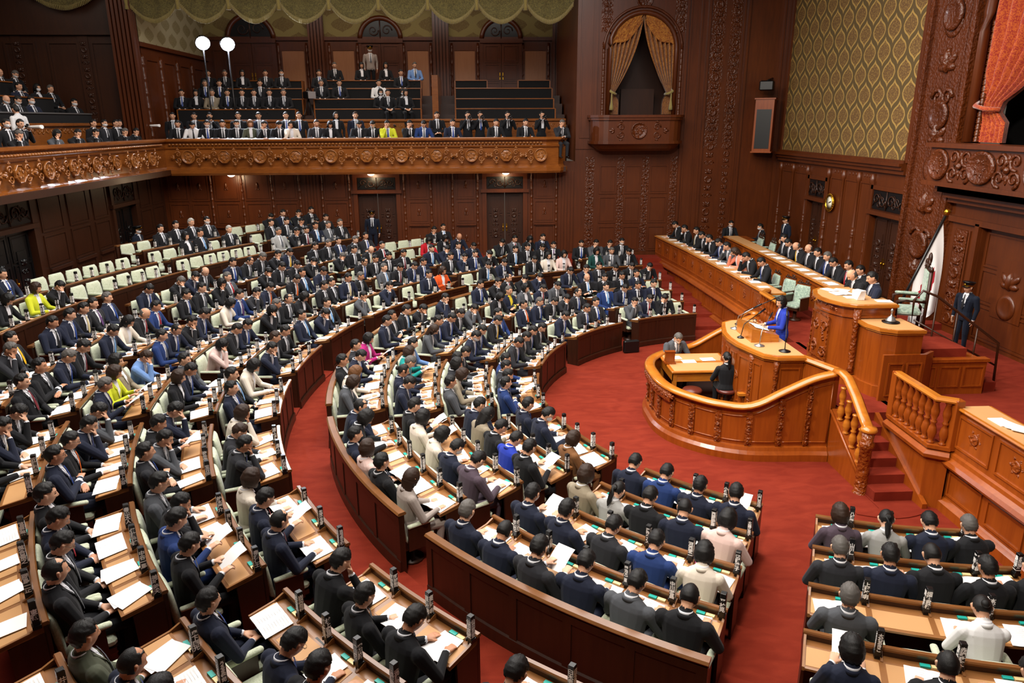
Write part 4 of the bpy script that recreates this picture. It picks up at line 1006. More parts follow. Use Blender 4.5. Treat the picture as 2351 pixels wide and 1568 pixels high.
# child pieces -----------------------------------------------------
def hair_mesh(style, mat):
    """closed shell around the head"""
    fm_ = style in ('bob', 'long', 'tail', 'bun')
    n, m = 44, 28; q = MB()
    def inside(p):     # keep hair here
        x, y, z = p
        if style in ('short', 'tail', 'bun'): line = .060 if y > .045 else (.034 if y > -.02 else (-.012 if y > -.045 else -.048)); return z > line + (.02 * (abs(x) / .07) if y > .045 else 0) - (.05 if (y <= .045 and y > .02) and style != 'short' else 0)
        if style == 'bob': line = .052 if (y > .05 and abs(x) < .055) else (-.085 if y < .045 else .0); return z > line
        if style == 'long': line = .058 if (y > .05 and abs(x) < .05) else (-.10 if y < .04 else .0); return z > line
        if style == 'thin': line = .075 if y > .03 else (.02 if y > 0 else -.045); return z > line and not (y > .0 and z > .085 and abs(x) < .045)
        if style == 'ring': return y < .01 and -.06 < z < .035
        return True
    T_ = {'short': .013, 'thin': .007, 'ring': .005, 'bob': .020, 'long': .018, 'tail': .008, 'bun': .008}[style]
    P = {}; outv = []; inv = []
    rnd = random.Random(3)
    for j in range(m + 1):
        th = PI * j / m
        for i in range(n):
            a = 2 * PI * i / n; d = (math.sin(th) * math.cos(a), math.sin(th) * math.sin(a), math.cos(th))
            p = head_shape(d); t = T_ * (1.25 if (p.z > .05 and style in ('short', 'bob')) else 1.0)
            if style == 'long' and p.y < .03 and p.z < -.02: t += .012
            if style == 'bob' and p.z < .03: t += .010 * min(1, (.03 - p.z) / .08) * (1 if p.z > -.075 else .4)
            t *= (.45 if p.y > .055 else 1.0); t *= 1 + .22 * noise.noise(Vector(d) * 5.0) + .25 * rnd.uniform(-1, 1) * (1 if style in ('short', 'thin') else .5)
            nrm = Vector(d); outv.append(p + nrm * t); inv.append(p * .97)
    N_ = len(outv); fs = []; keep = [[False] * n for _ in range(m)]
    for j in range(m):
        for i in range(n):
            cen = (outv[j * n + i] + outv[(j + 1) * n + (i + 1) % n]) / 2
            keep[j][i] = inside(head_shape((cen.normalized().x, cen.normalized().y, cen.normalized().z)))
    for j in range(m):
        for i in range(n):
            if not keep[j][i]: continue
            a, b, c, d = j * n + i, (j + 1) * n + i, (j + 1) * n + (i + 1) % n, j * n + (i + 1) % n
            fs.append((a, b, c, d)); fs.append((N_ + a, N_ + d, N_ + c, N_ + b))
            for (jj, ii, e0, e1) in ((j - 1, i, d, a), (j + 1, i, b, c), (j, (i - 1) % n, a, b), (j, (i + 1) % n, c, d)):
                if jj < 0 or jj >= m or not keep[jj][ii]: fs.append((e0, N_ + e0, N_ + e1, e1))
    q.add(outv + inv, fs, None, 0, True)
    if style == 'tail': q.tube([(0, -.105, .03), (0, -.135, .0), (0, -.135, -.08), (0, -.12, -.19), (0, -.11, -.24)], [.022, .036, .034, .026, .008], 8)
    if style == 'bun': q.ell((0, -.115, .02), (.038, .034, .038), 10, 8)
    if style == 'long':
        rings = [(-.04, .100, .078), (-.12, .100, .062), (-.20, .088, .048), (-.27, .06, .03)]
        vs = []
        for z, hw, hd in rings:
            for i in range(13):
                a = PI + PI * i / 12; vs.append((hw * math.cos(a), -.025 + hd * 1.2 * math.sin(a), z))
        f2 = [(k * 13 + i, k * 13 + i + 1, (k + 1) * 13 + i + 1, (k + 1) * 13 + i) for k in range(3) for i in range(12)]
        q.add(vs, f2, None, 0, True); q.add([(x * .86, y * .86, z) for x, y, z in vs], f2, None, 0, True)
    me = q.mesh('hair_' + style, mat); return me
def collar_mesh(mat):
    q = MB(); n = 24; vs = []
    for j, (r, z, f_) in enumerate(((.068, -.006, 0), (.070, .004, 0), (.067, .022, 0), (.062, .023, 0), (.060, .0, 0))):
        for i in range(n):
            a = 2 * PI * i / n; dip = -.030 * max(0, math.sin(a)) ** 2 if j < 4 else -.03 * max(0, math.sin(a)) ** 2
            vs.append((r * math.cos(a), r * 1.02 * math.sin(a) + .004 * max(0, math.sin(a)), z + dip))
    fs = [(k * n + i, k * n + (i + 1) % n, ((k + 1) % 5) * n + (i + 1) % n, ((k + 1) % 5) * n + i) for k in range(5) for i in range(n)]
    q.add(vs, fs, None, 0, True)
    for s_ in (-1, 1): q.add([(s_ * .004, .078, -.010), (s_ * .052, .056, .012), (s_ * .062, .074, -.030), (s_ * .020, .100, -.056)], [(0, 1, 2, 3)], None, 0)
    return q.mesh('shirt_collar', mat)
def lapel_mesh(mat, fem_=False):
    q = MB(); k = .88 if fem_ else 1.0
    for s_ in (-1, 1):
        P = [(.064, .050, .545), (.034, .108, .42), (.004, .130, .24), (.026, .136, .25), (.080, .126, .38), (.064, .120, .40), (.096, .112, .425), (.098, .05, .53)]
        vs = [(s_ * x * k, y, z) for x, y, z in P]; q.add(vs + [(x, y - .006, z) for x, y, z in vs], [tuple(range(8)), tuple(range(15, 7, -1))] + [(i, (i + 1) % 8, 8 + (i + 1) % 8, 8 + i) for i in range(8)])
    n = 12; vs = []
    for r, z in ((.098, .518), (.086, .560), (.078, .558), (.084, .52)):
        for i in range(n + 1):
            a = R2(170 + 200 * i / n); vs.append((r * k * math.cos(a), -.008 + r * .95 * math.sin(a), z - .010 * max(0, math.sin(a) + .5)))
    q.add(vs, [(j * (n + 1) + i, j * (n + 1) + i + 1, ((j + 1) % 4) * (n + 1) + i + 1, ((j + 1) % 4) * (n + 1) + i) for j in range(4) for i in range(n)], None, 0, True)
    for z in (.14, .04): q.ell((0, .128, z), (.010, .006, .010), 6, 4)
    return q.mesh('lapels', mat)
def tie_mesh(mat):
    q = MB(); P = [(.525, .012, .098), (.50, .019, .106), (.485, .013, .112), (.40, .021, .130), (.30, .028, .140), (.22, .030, .143), (.18, .012, .142)]
    vs = []; 
    for z, hw, y in P: vs += [(-hw, y, z), (0, y + .006, z), (hw, y, z)]
    q.add(vs, [(3 * k + i, 3 * k + i + 1, 3 * k + i + 4, 3 * k + i + 3) for k in range(len(P) - 1) for i in range(2)], None, 0)
    return q.mesh('tie', mat)
def mask_mesh(mat):
    q = MB(); n = 12; m = 6; vs = []
    for j in range(m + 1):
        z = .0 - .095 * j / m - .008
        for i in range(n + 1):
            a = R2(-8 + 196 * i / n); v = Vector((math.cos(a) * .9, math.sin(a), z / .1)).normalized(); p = head_shape(tuple(v))
            k = 1.05 + .10 * max(0, math.sin(a)) ** 3 * math.sin(PI * j / m); vs.append((p.x * k, p.y * k + .004, p.z))
    q.add(vs, [(j * (n + 1) + i, j * (n + 1) + i + 1, (j + 1) * (n + 1) + i + 1, (j + 1) * (n + 1) + i) for j in range(m) for i in range(n)], None, 0, True)
    return q.mesh('face_mask', mat)
def glasses_mesh(mat):
    q = MB()
    for s_ in (-1, 1):
        q.tube([(s_ * (.031 + .022 * math.cos(a)), .098, .002 + .016 * math.sin(a)) for a in [i * PI / 6 for i in range(12)]], .0016, 4, closed=True)
        q.tube([(s_ * .053, .096, .006), (s_ * .082, .06, .008), (s_ * .084, -.01, .01)], .0018, 4)
    q.tube([(-.009, .1, .004), (.009, .1, .004)], .0016, 4); return q.mesh('glasses', mat)
def cap_mesh(mats):
    q = MB(); q.lathe([(.088, .03), (.090, .065), (.125, .115), (.128, .125), (.118, .135), (.001, .145)], 24, Matrix.Rotation(R2(8), 4, 'X') @ Matrix.Scale(1.08, 4, (0, 1, 0)))
    q.lathe([(.091, .035), (.093, .06)], 24, Matrix.Rotation(R2(8), 4, 'X') @ Matrix.Scale(1.08, 4, (0, 1, 0)), 1, cap=False)
    vs = [(.088 * math.cos(R2(a)), .095 * math.sin(R2(a)), .045) for a in range(20, 161, 14)] + [(.088 * math.cos(R2(a)), .055 + .095 * math.sin(R2(a)), .028) for a in range(20, 161, 14)]
    n = len(vs) // 2; q.add(vs, [(i, i + 1, n + i + 1, n + i) for i in range(n - 1)], None, 0)
    q.ell((0, .122, .085), (.022, .01, .022), 8, 6, None, 1); return q.mesh('peaked_cap', mats)

SUIT = {'K': '121317', 'N': '171d30', 'B': '1d3468', 'D': '25262b', 'G': '4a4d52', 'L': '9a9a98', 'W': 'd9cfc0', 'P': 'd9bcb4', 'T': '8f8470', 'R': 'b01222', 'O': 'd4531c', 'Y': 'c9cf2e', 'E': '0d8a86', 'M': '4a3d48', 'C': '7a5230', 'V': '4c5040', 'S': '5f7fae', 'U': '101828', 'Z': 'a8206e', 'H': '8c8470', 'Q': '12403c', 'F': '6c8fc4', 'I': '2036a0', 'A': '9a8f88', 'X': 'e0876c', 'J': 'dcdcdc'}
SUITN = {'K': 'black', 'N': 'navy', 'B': 'bright navy', 'D': 'charcoal', 'G': 'grey', 'L': 'light grey', 'W': 'cream', 'P': 'pale pink', 'T': 'beige', 'R': 'red', 'O': 'orange', 'Y': 'yellow', 'E': 'turquoise', 'M': 'dark mauve', 'C': 'camel', 'V': 'olive grey', 'S': 'slate blue', 'U': 'uniform', 'Z': 'magenta', 'H': 'tan', 'Q': 'dark teal', 'F': 'light blue', 'I': 'royal blue', 'A': 'taupe', 'X': 'salmon pink', 'J': 'white'}
HAIRC = {'k': '0e0c0b', 'g': '56524e', 'w': 'a8a49c', 'b': '2e1c10', 'B': '6a4526'}
HN = {'k': 'black', 'g': 'grey', 'w': 'white', 'b': 'brown', 'B': 'light brown'}
TIES = {'r': '9c1420', 'b': '20408c', 'l': '6f9fd0', 'o': 'e0641c', 'y': 'e0b020', 'g': '55595f', 'k': '15161a', 'p': '5a3a6a', 't': 'c9b88a', 'm': '6a1c28'}
_c = {}
def cm(kind, key):
    k = (kind, key)
    if k not in _c:
        if kind == 'suit': _c[k] = plain('cloth_' + SUITN[key].replace(' ', '_'), SUIT[key], .8, spec=.25, bump=.25, bscale=420, var=.14, sheen=.05)
        elif kind == 'hair': _c[k] = plain('hair_' + HN[key].replace(' ', '_'), HAIRC[key], .5, spec=.35, bump=.35, bscale=260, var=.3)
        elif kind == 'tie': _c[k] = plain('tie_silk_' + str(len(_c)), TIES[key], .45)
        elif kind == 'skin': _c[k] = plain('skin_%d' % key, ('cc9a7b', 'c08a6a', 'd6a688')[key], .5, spec=.35, var=.06, bscale=40)
        elif kind == 'shirt': _c[k] = plain('shirt_cotton_' + key, {'w': 'dcdde2', 'b': 'a4b8d8', 'p': 'd8b4bc', 'k': '15151a', 'y': 'd8c030', 'm': '7a1c30'}[key], .75)
    return _c[k]
M['shoe'] = plain('shoe_leather', '0c0b0b', .3); M['eye'] = plain('eye_dark', '1a1210', .3); M['lip'] = plain('lips', '96584a', .5)
M['maskw'] = plain('mask_cloth', 'e4e6e8', .8)
# poses --------------------------------------------------------------
POSES = {}
def P_(code, **k): POSES[code] = k
P_('1', lean=11, head=(34, 0), arms=(((.30, .20, .70), (.13, .44, .705), (-.1, 1, .05)), ((-.30, .20, .70), (-.15, .43, .705), (.15, 1, .05))), handcurl=(.75, .35))
P_('2', lean=4, head=(15, 6), arms=(((.29, .13, .69), (.14, .39, .70), (-.3, 1, .06)), ((-.29, .13, .69), (-.14, .39, .70), (.3, 1, .06))))
P_('3', lean=-4, head=(6, 0), arms=(((.28, .08, .72), (-.06, .20, .80), (-1, .15, .1)), ((-.28, .08, .72), (.06, .23, .76), (1, .12, .0))))
P_('4', lean=16, head=(14, -8), arms=(((.22, .36, .71), (.08, .30, .98), (-.3, -.1, 1)), ((-.28, .18, .70), (-.04, .38, .71), (1, .5, 0))), handcurl=(1.0, .5), hup=((0, 1, 0), (0, 0, 1)))
P_('5', lean=18, head=(32, -10), arms=(((.20, .37, .72), (.11, .37, .99), (-.3, -.25, 1)), ((-.28, .20, .70), (-.10, .41, .71), (.4, 1, 0))), handcurl=(.5, .5), hup=((.2, 1, 0), (0, 0, 1)))
P_('6', lean=4, head=(22, 10), arms=(((.28, .12, .70), (.14, .34, .80), (-.2, 1, .4)), ((-.28, .12, .70), (-.14, .34, .80), (.2, 1, .4))), handcurl=(.9, .9))
P_('7', lean=-9, head=(12, 4), legs='desk', arms=(((.28, .04, .68), (.10, .25, .62), (-.6, 1, -.2)), ((-.28, .04, .68), (-.10, .25, .61), (.6, 1, -.2))))
P_('8', lean=-3, head=(30, 0), legs='desk', arms=(((.27, .07, .69), (.05, .26, .63), (-.9, .5, -.1)), ((-.27, .07, .69), (-.05, .26, .64), (.9, .5, 0))))
P_('9', lean=10, head=(10, 34), arms=(((.29, .15, .70), (.10, .41, .71), (-.3, 1, .0)), ((-.29, .15, .70), (-.14, .37, .705), (.3, 1, .0))), twist=8)
STAND = {}
STAND['guard'] = dict(lean=0, head=(3, 0), stand=True, arms=(((.26, -.03, 1.10), (.25, .03, .86), (0, .1, -1)), ((-.26, -.03, 1.10), (-.25, .03, .86), (0, .1, -1))), hup=((1, 0, 0), (-1, 0, 0)))
STAND['speak'] = dict(lean=4, head=(8, 26), stand=True, fem_=True, arms=(((.27, .09, 1.08), (.15, .33, 1.06), (-.3, 1, 0)), ((-.27, .09, 1.08), (-.15, .33, 1.06), (.3, 1, 0))), handcurl=(.3, .3))
STAND['photo'] = dict(lean=4, head=(4, 0), stand=True, arms=(((.27, .12, 1.13), (.09, .24, 1.42), (-.4, .7, .6)), ((-.27, .12, 1.13), (-.09, .26, 1.40), (.4, .7, .5))), handcurl=(1.1, 1.1))
STAND['fold'] = dict(lean=0, head=(10, 0), stand=True, arms=(((.27, .05, 1.10), (.04, .16, 1.0), (-1, .3, -.1)), ((-.27, .05, 1.10), (-.04, .17, .98), (1, .3, 0))))
_pose = {}; _pv = {}
def pose(code, fem_):
    k = (code, fem_)
    if k not in _pose:
        d = dict(STAND[code]) if code in STAND else dict(POSES[code]); d['fem_'] = fem_
        _pose[k] = make_pose('person_body', **d)
        lo = _pose[k]['mesh'].copy(); o = bpy.data.objects.new('tmp', lo); COL.objects.link(o); m = o.modifiers.new('d', 'DECIMATE'); m.ratio = .22
        dg = bpy.context.evaluated_depsgraph_get(); me = bpy.data.meshes.new_from_object(o.evaluated_get(dg), depsgraph=dg); me.name = 'person_body'; bpy.data.objects.remove(o); bpy.data.meshes.remove(lo); _pose[k]['lo'] = me
    return _pose[k]
def variant(base, key, mats, name):
    if key not in _pv:
        m = base.copy(); m.name = name
        for i, q in enumerate(mats): m.materials[i] = q
        _pv[key] = m
    return _pv[key]
_base = {}
def child_mesh(kind, mats, *a):
    k = (kind,) + tuple(m.name for m in mats) + a
    if k not in _base:
        _base[k] = {'hair': lambda: hair_mesh(a[0], mats[0]), 'collar': lambda: collar_mesh(mats[0]), 'lapels': lambda: lapel_mesh(mats[0], *a), 'tie': lambda: tie_mesh(mats[0]),
                    'mask': lambda: mask_mesh(mats[0]), 'glasses': lambda: glasses_mesh(mats[0]), 'cap': lambda: cap_mesh(mats)}[kind]()
    return _base[k]
HST = {'k': ('short', 'k'), 'g': ('short', 'g'), 'w': ('short', 'w'), 'b': ('short', 'b'), 'h': ('thin', 'k'), 'H': ('thin', 'g'), 'x': ('ring', 'g'), 'f': ('bob', 'k'), 'q': ('bob', 'b'), 'l': ('long', 'k'), 'm': ('long', 'b'), 'u': ('tail', 'k'), 'n': ('bun', 'k'), 'B': ('bob', 'B')}
def person_pieces(spec, lod=0):
    """list of (name, mesh, local matrix, label) for one person; spec: suit, hair, pose + options"""
    su, ha, po = spec['suit'], spec['hair'], spec['pose']; fm_ = ha in 'fqlmunB'
    P = pose(po, fm_); st, hc = HST[ha]; sk = spec.get('skin', 0)
    sh = spec.get('shirt', 'w'); mats = [cm('skin', sk), cm('suit', su), cm('shirt', sh), cm('suit', spec.get('trs', su if su not in 'WPRYEZXJOFS' else 'K')), M['shoe'], M['eye'], M['lip']]
    base = P['lo'] if lod else P['mesh']
    me = variant(base, (po, fm_, lod, su, sh, sk, spec.get('trs')), mats, 'person_body')
    out = [('body', me, Matrix.Identity(4), None)]
    Hs = P['head']; T_ = P['torso']
    out.append(('hair', child_mesh('hair', [cm('hair', hc)], st), Hs, HN[hc] + ' hair'))
    if not spec.get('nocollar'):
        out.append(('shirt_collar', child_mesh('collar', [cm('shirt', sh)]), T_ @ Matrix.Translation((0, -.008, .552)), None))
    if lod == 0 and not spec.get('nolapel'): out.append(('lapels', child_mesh('lapels', [cm('suit', su)], fm_), T_, None))
    if not fm_ and spec.get('tie'): out.append(('tie', child_mesh('tie', [cm('tie', spec['tie'])]), T_, None))
    if spec.get('mask'): out.append(('face_mask', child_mesh('mask', [M['maskw']]), Hs, 'white face mask'))
    if spec.get('glasses') and lod == 0: out.append(('glasses', child_mesh('glasses', [M['black']]), Hs, None))
    if spec.get('cap'): out.append(('peaked_cap', child_mesh('cap', [M['black'], M['gold']]), Hs, 'black peaked cap with gold badge'))
    return out
def put_person(spec, Mw, label, group=None, lod=0, cat='person'):
    t = thing('person', label, cat, Mw, group)
    for nm, me, mt, lb in person_pieces(spec, lod):
        o = link(nm, me, t, mt)
        if lb: o['label'] = lb
    return t
class Pile:
    """everything past the individuals, joined into one object"""
    def __init__(s): s.V = []; s.F = []; s.MI = []; s.mats = []; s.n = 0; s.P = []
    def add(s, me, Mw):
        nv = len(me.vertices); co = np.empty(nv * 3); me.vertices.foreach_get('co', co); co = co.reshape(-1, 3)
        A = np.array(Mw); co = co @ A[:3, :3].T + A[:3, 3]; b = s.n; s.n += nv; s.V.append(co)
        mp = []
        for m in me.materials:
            if m not in s.mats: s.mats.append(m)
            mp.append(s.mats.index(m))
        mi = np.zeros(len(me.polygons), int); me.polygons.foreach_get('material_index', mi)
        li = np.zeros(len(me.loops), int); me.loops.foreach_get('vertex_index', li)
        ls = np.zeros(len(me.polygons), int); me.polygons.foreach_get('loop_total', ls)
        s.F.append((li + b, ls)); s.MI.append(np.array(mp)[mi])
    def build(s, name):
        if not s.V: return None
        V = np.concatenate(s.V); li = np.concatenate([f[0] for f in s.F]); lt = np.concatenate([f[1] for f in s.F]); mi = np.concatenate(s.MI)
        me = bpy.data.meshes.new(name); me.vertices.add(len(V)); me.vertices.foreach_set('co', V.ravel()); me.loops.add(len(li)); me.loops.foreach_set('vertex_index', li)
        me.polygons.add(len(lt)); st = np.concatenate([[0], np.cumsum(lt)[:-1]]); me.polygons.foreach_set('loop_start', st); me.polygons.foreach_set('loop_total', lt)
        for m in s.mats: me.materials.append(m)
        me.polygons.foreach_set('material_index', mi); me.polygons.foreach_set('use_smooth', [True] * len(lt)); me.update(calc_edges=True); me.validate()
        return link(name, me)
# ------------------------------------------------------------------ desks, chairs, name blocks, papers
IN_C = {'R': 254.9, 'B': 229.5, 'C': 205.0, 'D': 180.5, 'E': 156.0, 'F': 131.5, 'G': 107.2}
IN_N = [4, 5, 5, 6]
OUT_C = {i: 187.3 + 12.25 * i for i in range(-7, 6)}
OUT_N = [3, 4, 4, 4, 5]
REAR_C = {i: OUT_C[i] for i in (-4, -3, -2, -1, 0)}
REAR_N = [6, 6, 6]
# every seat row: key, ring, k, radius, floor z, start angle, end angle, number of seats, floor z in front
ROWS = []
for b, c in IN_C.items():
    for k in range(4):
        hw = 12.25 - math.degrees(.31 / R_IN[k]); a0, a1 = c - hw, c + hw; n = IN_N[k]
        if b == 'R' and k >= 2: a1 += 2.0; n = 5
        ROWS.append((b, k, R_IN[k], ring_z_in(k), a0, a1, n, ring_z_in(k - 1) if k else ZF0, 'in'))
for i, c in OUT_C.items():
    for k in range(5):
        hw = 6.125 - math.degrees(.28 / R_OUT[k]); a0, a1 = c - hw, c + hw
        yy = CY + (R_OUT[k] + .95) * math.sin(R2(c))
        if yy > 27.3 or yy < -1.2: continue
        if CX + (R_OUT[k] + .9) * math.cos(R2(c)) > 8.5: continue
        ROWS.append((i, k, R_OUT[k], ring_z_out(k), a0, a1, OUT_N[k], ring_z_out(k - 1) if k else .57, 'out'))
for i, c in REAR_C.items():
    for k in range(3):
        hw = 6.125 - math.degrees(.28 / R_REAR[k]); a0, a1 = c - hw, c + hw; r = R_REAR[k]
        xx = CX + (r + .95) * math.cos(R2(c)); yy = CY + (r + .95) * math.sin(R2(c))
        if xx < -11.35 or yy > 27.3 or (i == 0 and k > 0): continue
        ROWS.append((i, k, r, ring_z_rear(k), a0, a1, REAR_N[k], ring_z_rear(k - 1) if k else 1.27, 'rear'))
BN = {'R': 'bottom-right block', 'B': 'bottom-centre block', 'C': 'inner block left of bottom-centre', 'D': 'centre block facing rostrum', 'E': 'inner block beyond centre', 'F': 'inner block facing clerks\' pit', 'G': 'inner block by ministers\' bench'}
ON = {5: 'outer bottom-edge right block', 4: 'outer bottom-edge block', 3: 'outer bottom-left corner block', 2: 'outer left block, second up', 1: 'outer left block, third up', 0: 'outer block with yellow jacket', -1: 'outer block with three booklets', -2: 'outer block left of mid-aisle', -3: 'outer block below far guard', -4: 'outer block with orange jacket', -5: 'outer block with red jacket', -6: 'outer block below right door', -7: 'outermost block by ministers\' bench'}
RN = {0: 'rear ring, lowest left edge', -1: 'rear ring at left edge', -2: 'rear ring, emptiest left part', -3: 'rear ring, middle part', -4: 'rear ring near far guard'}
ORD = ['first', 'second', 'third', 'fourth', 'fifth', 'sixth', 'seventh', 'eighth']
def bname(ring, b): return BN[b] if ring == 'in' else (ON[b] if ring == 'out' else RN[b])
def pol(r, a, z=0): return Vector((CX + r * math.cos(R2(a)), CY + r * math.sin(R2(a)), z))
DESK_PROF = None
def in_view(p, m=140):
    q = cam.matrix_world.inverted() @ Vector(p)
    if q.z > -.5: return False
    x = 1175.5 + FPX * q.x / -q.z; y = 784 - FPX * q.y / -q.z
    return -m < x < 2351 + m and -m < y < 1568 + m * 1.6
def dist(p): return (Vector(p) - Vector((0, 0, CAM_Z))).length
def desk_row(b, k, R_, z, a0, a1, n, zf, ring):
    z -= .15; nm = bname(ring, b)
    t = thing('desk_row', 'dark curved desk, %s row, %s' % (ORD[k], nm), 'desk', None, 'curved desk rows of the chamber')
    seg = max(4, int((a1 - a0) * R_ / 18)); q = MB()
    zb = zf + .01
    q.arc([(R_, zb), (R_ + .03, zb), (R_ + .03, z + .93), (R_, z + .93)], a0, a1, seg, (CX, CY))
    q.arc([(R_ - .035, zb), (R_, zb), (R_, zb + .13), (R_ - .02, zb + .15), (R_ - .035, zb + .12)], a0, a1, seg, (CX, CY))
    da = math.degrees(.035 / R_)
    m = 3 if n < 5 else 4
    for i in range(m + 1):
        a = a0 + da + (a1 - a0 - 2 * da) * i / m
        q.arc([(R_ - .012, zb + .1), (R_, zb + .1), (R_, z + .9), (R_ - .012, z + .9)], a - da, a + da, 1, (CX, CY))
    q.arc([(R_ - .012, z + .84), (R_, z + .84), (R_, z + .92), (R_ - .012, z + .92)], a0, a1, seg, (CX, CY))
    # under-desk ends
    for a in (a0, a1 - math.degrees(.03 / R_)):
        q.arc([(R_ + .02, z + .15), (R_ + .30, z + .15), (R_ + .32, z + .80), (R_ + .02, z + .86)], a, a + math.degrees(.03 / R_), 1, (CX, CY))
    q.build('front_panel', W['desk'], t)
    q = MB()
    q.arc([(R_ - .02, z + .925), (R_ + .035, z + .925), (R_ + .04, z + .95), (R_ + .03, z + .965), (R_ - .012, z + .965), (R_ - .025, z + .95)], a0 - .05, a1 + .05, seg, (CX, CY), 0, False)
    q.build('top_rail', W['deskrail'], t)
    q = MB()
    q.arc([(R_ + .03, z + .855), (R_ + .13, z + .855), (R_ + .13, z + .868), (R_ + .03, z + .868)], a0, a1, seg, (CX, CY), 0)
    q.arc([(R_ + .13, z + .845), (R_ + .42, z + .808), (R_ + .42, z + .832), (R_ + .40, z + .838), (R_ + .13, z + .878)], a0, a1, seg, (CX, CY), 0)
    dd = math.degrees(.012 / R_)
    for i in range(n + 1):
        a = a0 + (a1 - a0) * i / n; a = min(max(a, a0 + dd), a1 - dd)
        q.arc([(R_ + .03, z + .86), (R_ + .14, z + .86), (R_ + .14, z + .885), (R_ + .03, z + .935)], a - dd, a + dd, 1, (CX, CY))
    for a in (a0, a1 - 2 * dd): q.arc([(R_ + .03, z + .85), (R_ + .42, z + .80), (R_ + .42, z + .845), (R_ + .14, z + .89), (R_ + .03, z + .94)], a, a + 2 * dd, 1, (CX, CY))
    top = q.build('desk_top', W['desktop'], t)
    far = dist(pol(R_, (a0 + a1) / 2)) > 21
    if far:
        q = MB(); q.arc([(R_ + .15, z + .874), (R_ + .39, z + .838), (R_ + .39, z + .842), (R_ + .15, z + .878)], a0 + .3, a1 - .3, seg, (CX, CY)); q.build('writing_pad', M['leather'], top)
    else:
        for i in range(n):
            b0 = a0 + (a1 - a0) * i / n + math.degrees(.03 / R_); b1 = a0 + (a1 - a0) * (i + 1) / n - math.degrees(.03 / R_)
            q = MB(); q.arc([(R_ + .155, z + .872), (R_ + .385, z + .836), (R_ + .385, z + .8425), (R_ + .155, z + .8785)], b0, b1, 2, (CX, CY)); q.build('writing_pad', M['leather'], top)
    return t
# chair, faces +Y, floor at 0
def chair_parts():
    P = []
    q = MB(); q.bbox(-.225, .225, -.17, .25, .36, .455, .03); P.append(('seat', q.mesh('chair_seat', M['seatcloth'])))
    q = MB(); vs = []
    prof = [(.40, -.16, .05), (.46, -.19, .07), (.66, -.215, .075), (.83, -.235, .065), (.885, -.245, .045), (.90, -.255, .01)]
    n = 10
    for z, y, th in prof:
        hw = .235 if z < .83 else (.228 if z < .87 else .20)
        ring = [(-hw, y), (-hw * .97, y + th * .35), (-hw * .55, y + th * .55), (0, y + th * .6), (hw * .55, y + th * .55), (hw * .97, y + th * .35), (hw, y), (hw * .9, y - th * .5), (0, y - th * .55), (-hw * .9, y - th * .5)]
        vs += [(a, b, z) for a, b in ring]
    m = len(prof); q.add(vs, [(k * n + i, k * n + (i + 1) % n, (k + 1) * n + (i + 1) % n, (k + 1) * n + i) for k in range(m - 1) for i in range(n)] + [tuple(range(n - 1, -1, -1)), tuple((m - 1) * n + i for i in range(n))], None, 0, True)
    P.append(('backrest', q.mesh('chair_backrest', M['seatcloth'])))
    for s_ in (-1, 1):
        q = MB(); vs = []; n = 10
        for y, r in ((-.17, .024), (-.16, .034), (.0, .036), (.16, .040), (.21, .036), (.225, .018)):
            for i in range(n): a = 2 * PI * i / n; vs.append((s_ * .255 + r * math.cos(a), y, .655 + r * .8 * math.sin(a)))
        q.add(vs, [(k * n + i, k * n + (i + 1) % n, (k + 1) * n + (i + 1) % n, (k + 1) * n + i) for k in range(5) for i in range(n)] + [tuple(range(n - 1, -1, -1)), tuple(5 * n + i for i in range(n))], None, 0, True)
        P.append(('armrest', q.mesh('chair_armrest', M['seatcloth'])))
    q = MB()
    for s_ in (-1, 1): q.box(s_ * .255 - .014, s_ * .255 + .014, -.17, .16, .30, .63)
    q.box(-.225, .225, -.17, .23, .30, .355); q.lathe([(.17, 0.005), (.17, .03), (.05, .05), (.045, .30)], 14); q.box(-.23, .23, -.20, -.17, .30, .44)
    P.append(('pedestal', q.mesh('chair_pedestal', W['desk'])))
    return P
CH = chair_parts()
# name blocks --------------------------------------------------------
_txt = {}
def text_mesh(s, size, mat, bold=.0):
    k = (s, size, mat.name)
    if k in _txt: return _txt[k]
    c = bpy.data.curves.new('t', 'FONT'); c.body = s; c.size = size; c.align_x = 'CENTER'; c.align_y = 'CENTER'; c.space_line = .86; c.offset = bold; c.resolution_u = 2
    o = bpy.data.objects.new('t', c); COL.objects.link(o); dg = bpy.context.evaluated_depsgraph_get(); me = bpy.data.meshes.new_from_object(o.evaluated_get(dg), depsgraph=dg)
    bpy.data.objects.remove(o); bpy.data.curves.remove(c); me.materials.clear(); me.materials.append(mat); _txt[k] = me; return me
_plate = {}
def plate_meshes(name):
    if name in _plate: return _plate[name]
    q = MB(); q.bbox(-.025, .025, -.025, .025, 0, .235, .003); q.box(-.02, .02, -.02, .02, -.035, 0)
    for s_ in (-1, 1): q.box(s_ * .028 - .004, s_ * .028 + .004, -.03, .03, 0, .03)
    body = q.mesh('name_block_body', M['black'])
    n = len(name); tm = text_mesh('\n'.join(name), .048 if n <= 4 else .19 / n, M['white'], .0016)
    P = Pile()
    for i in range(4):
        P.add(tm, Matrix.Rotation(i * PI / 2, 4, 'Z') @ Matrix.Translation((0, -.0262, .122)) @ Matrix.Rotation(PI / 2, 4, 'X'))
    o = P.build('name_block_lettering'); me = o.data; bpy.data.objects.remove(o)
    _plate[name] = (body, me); return _plate[name]
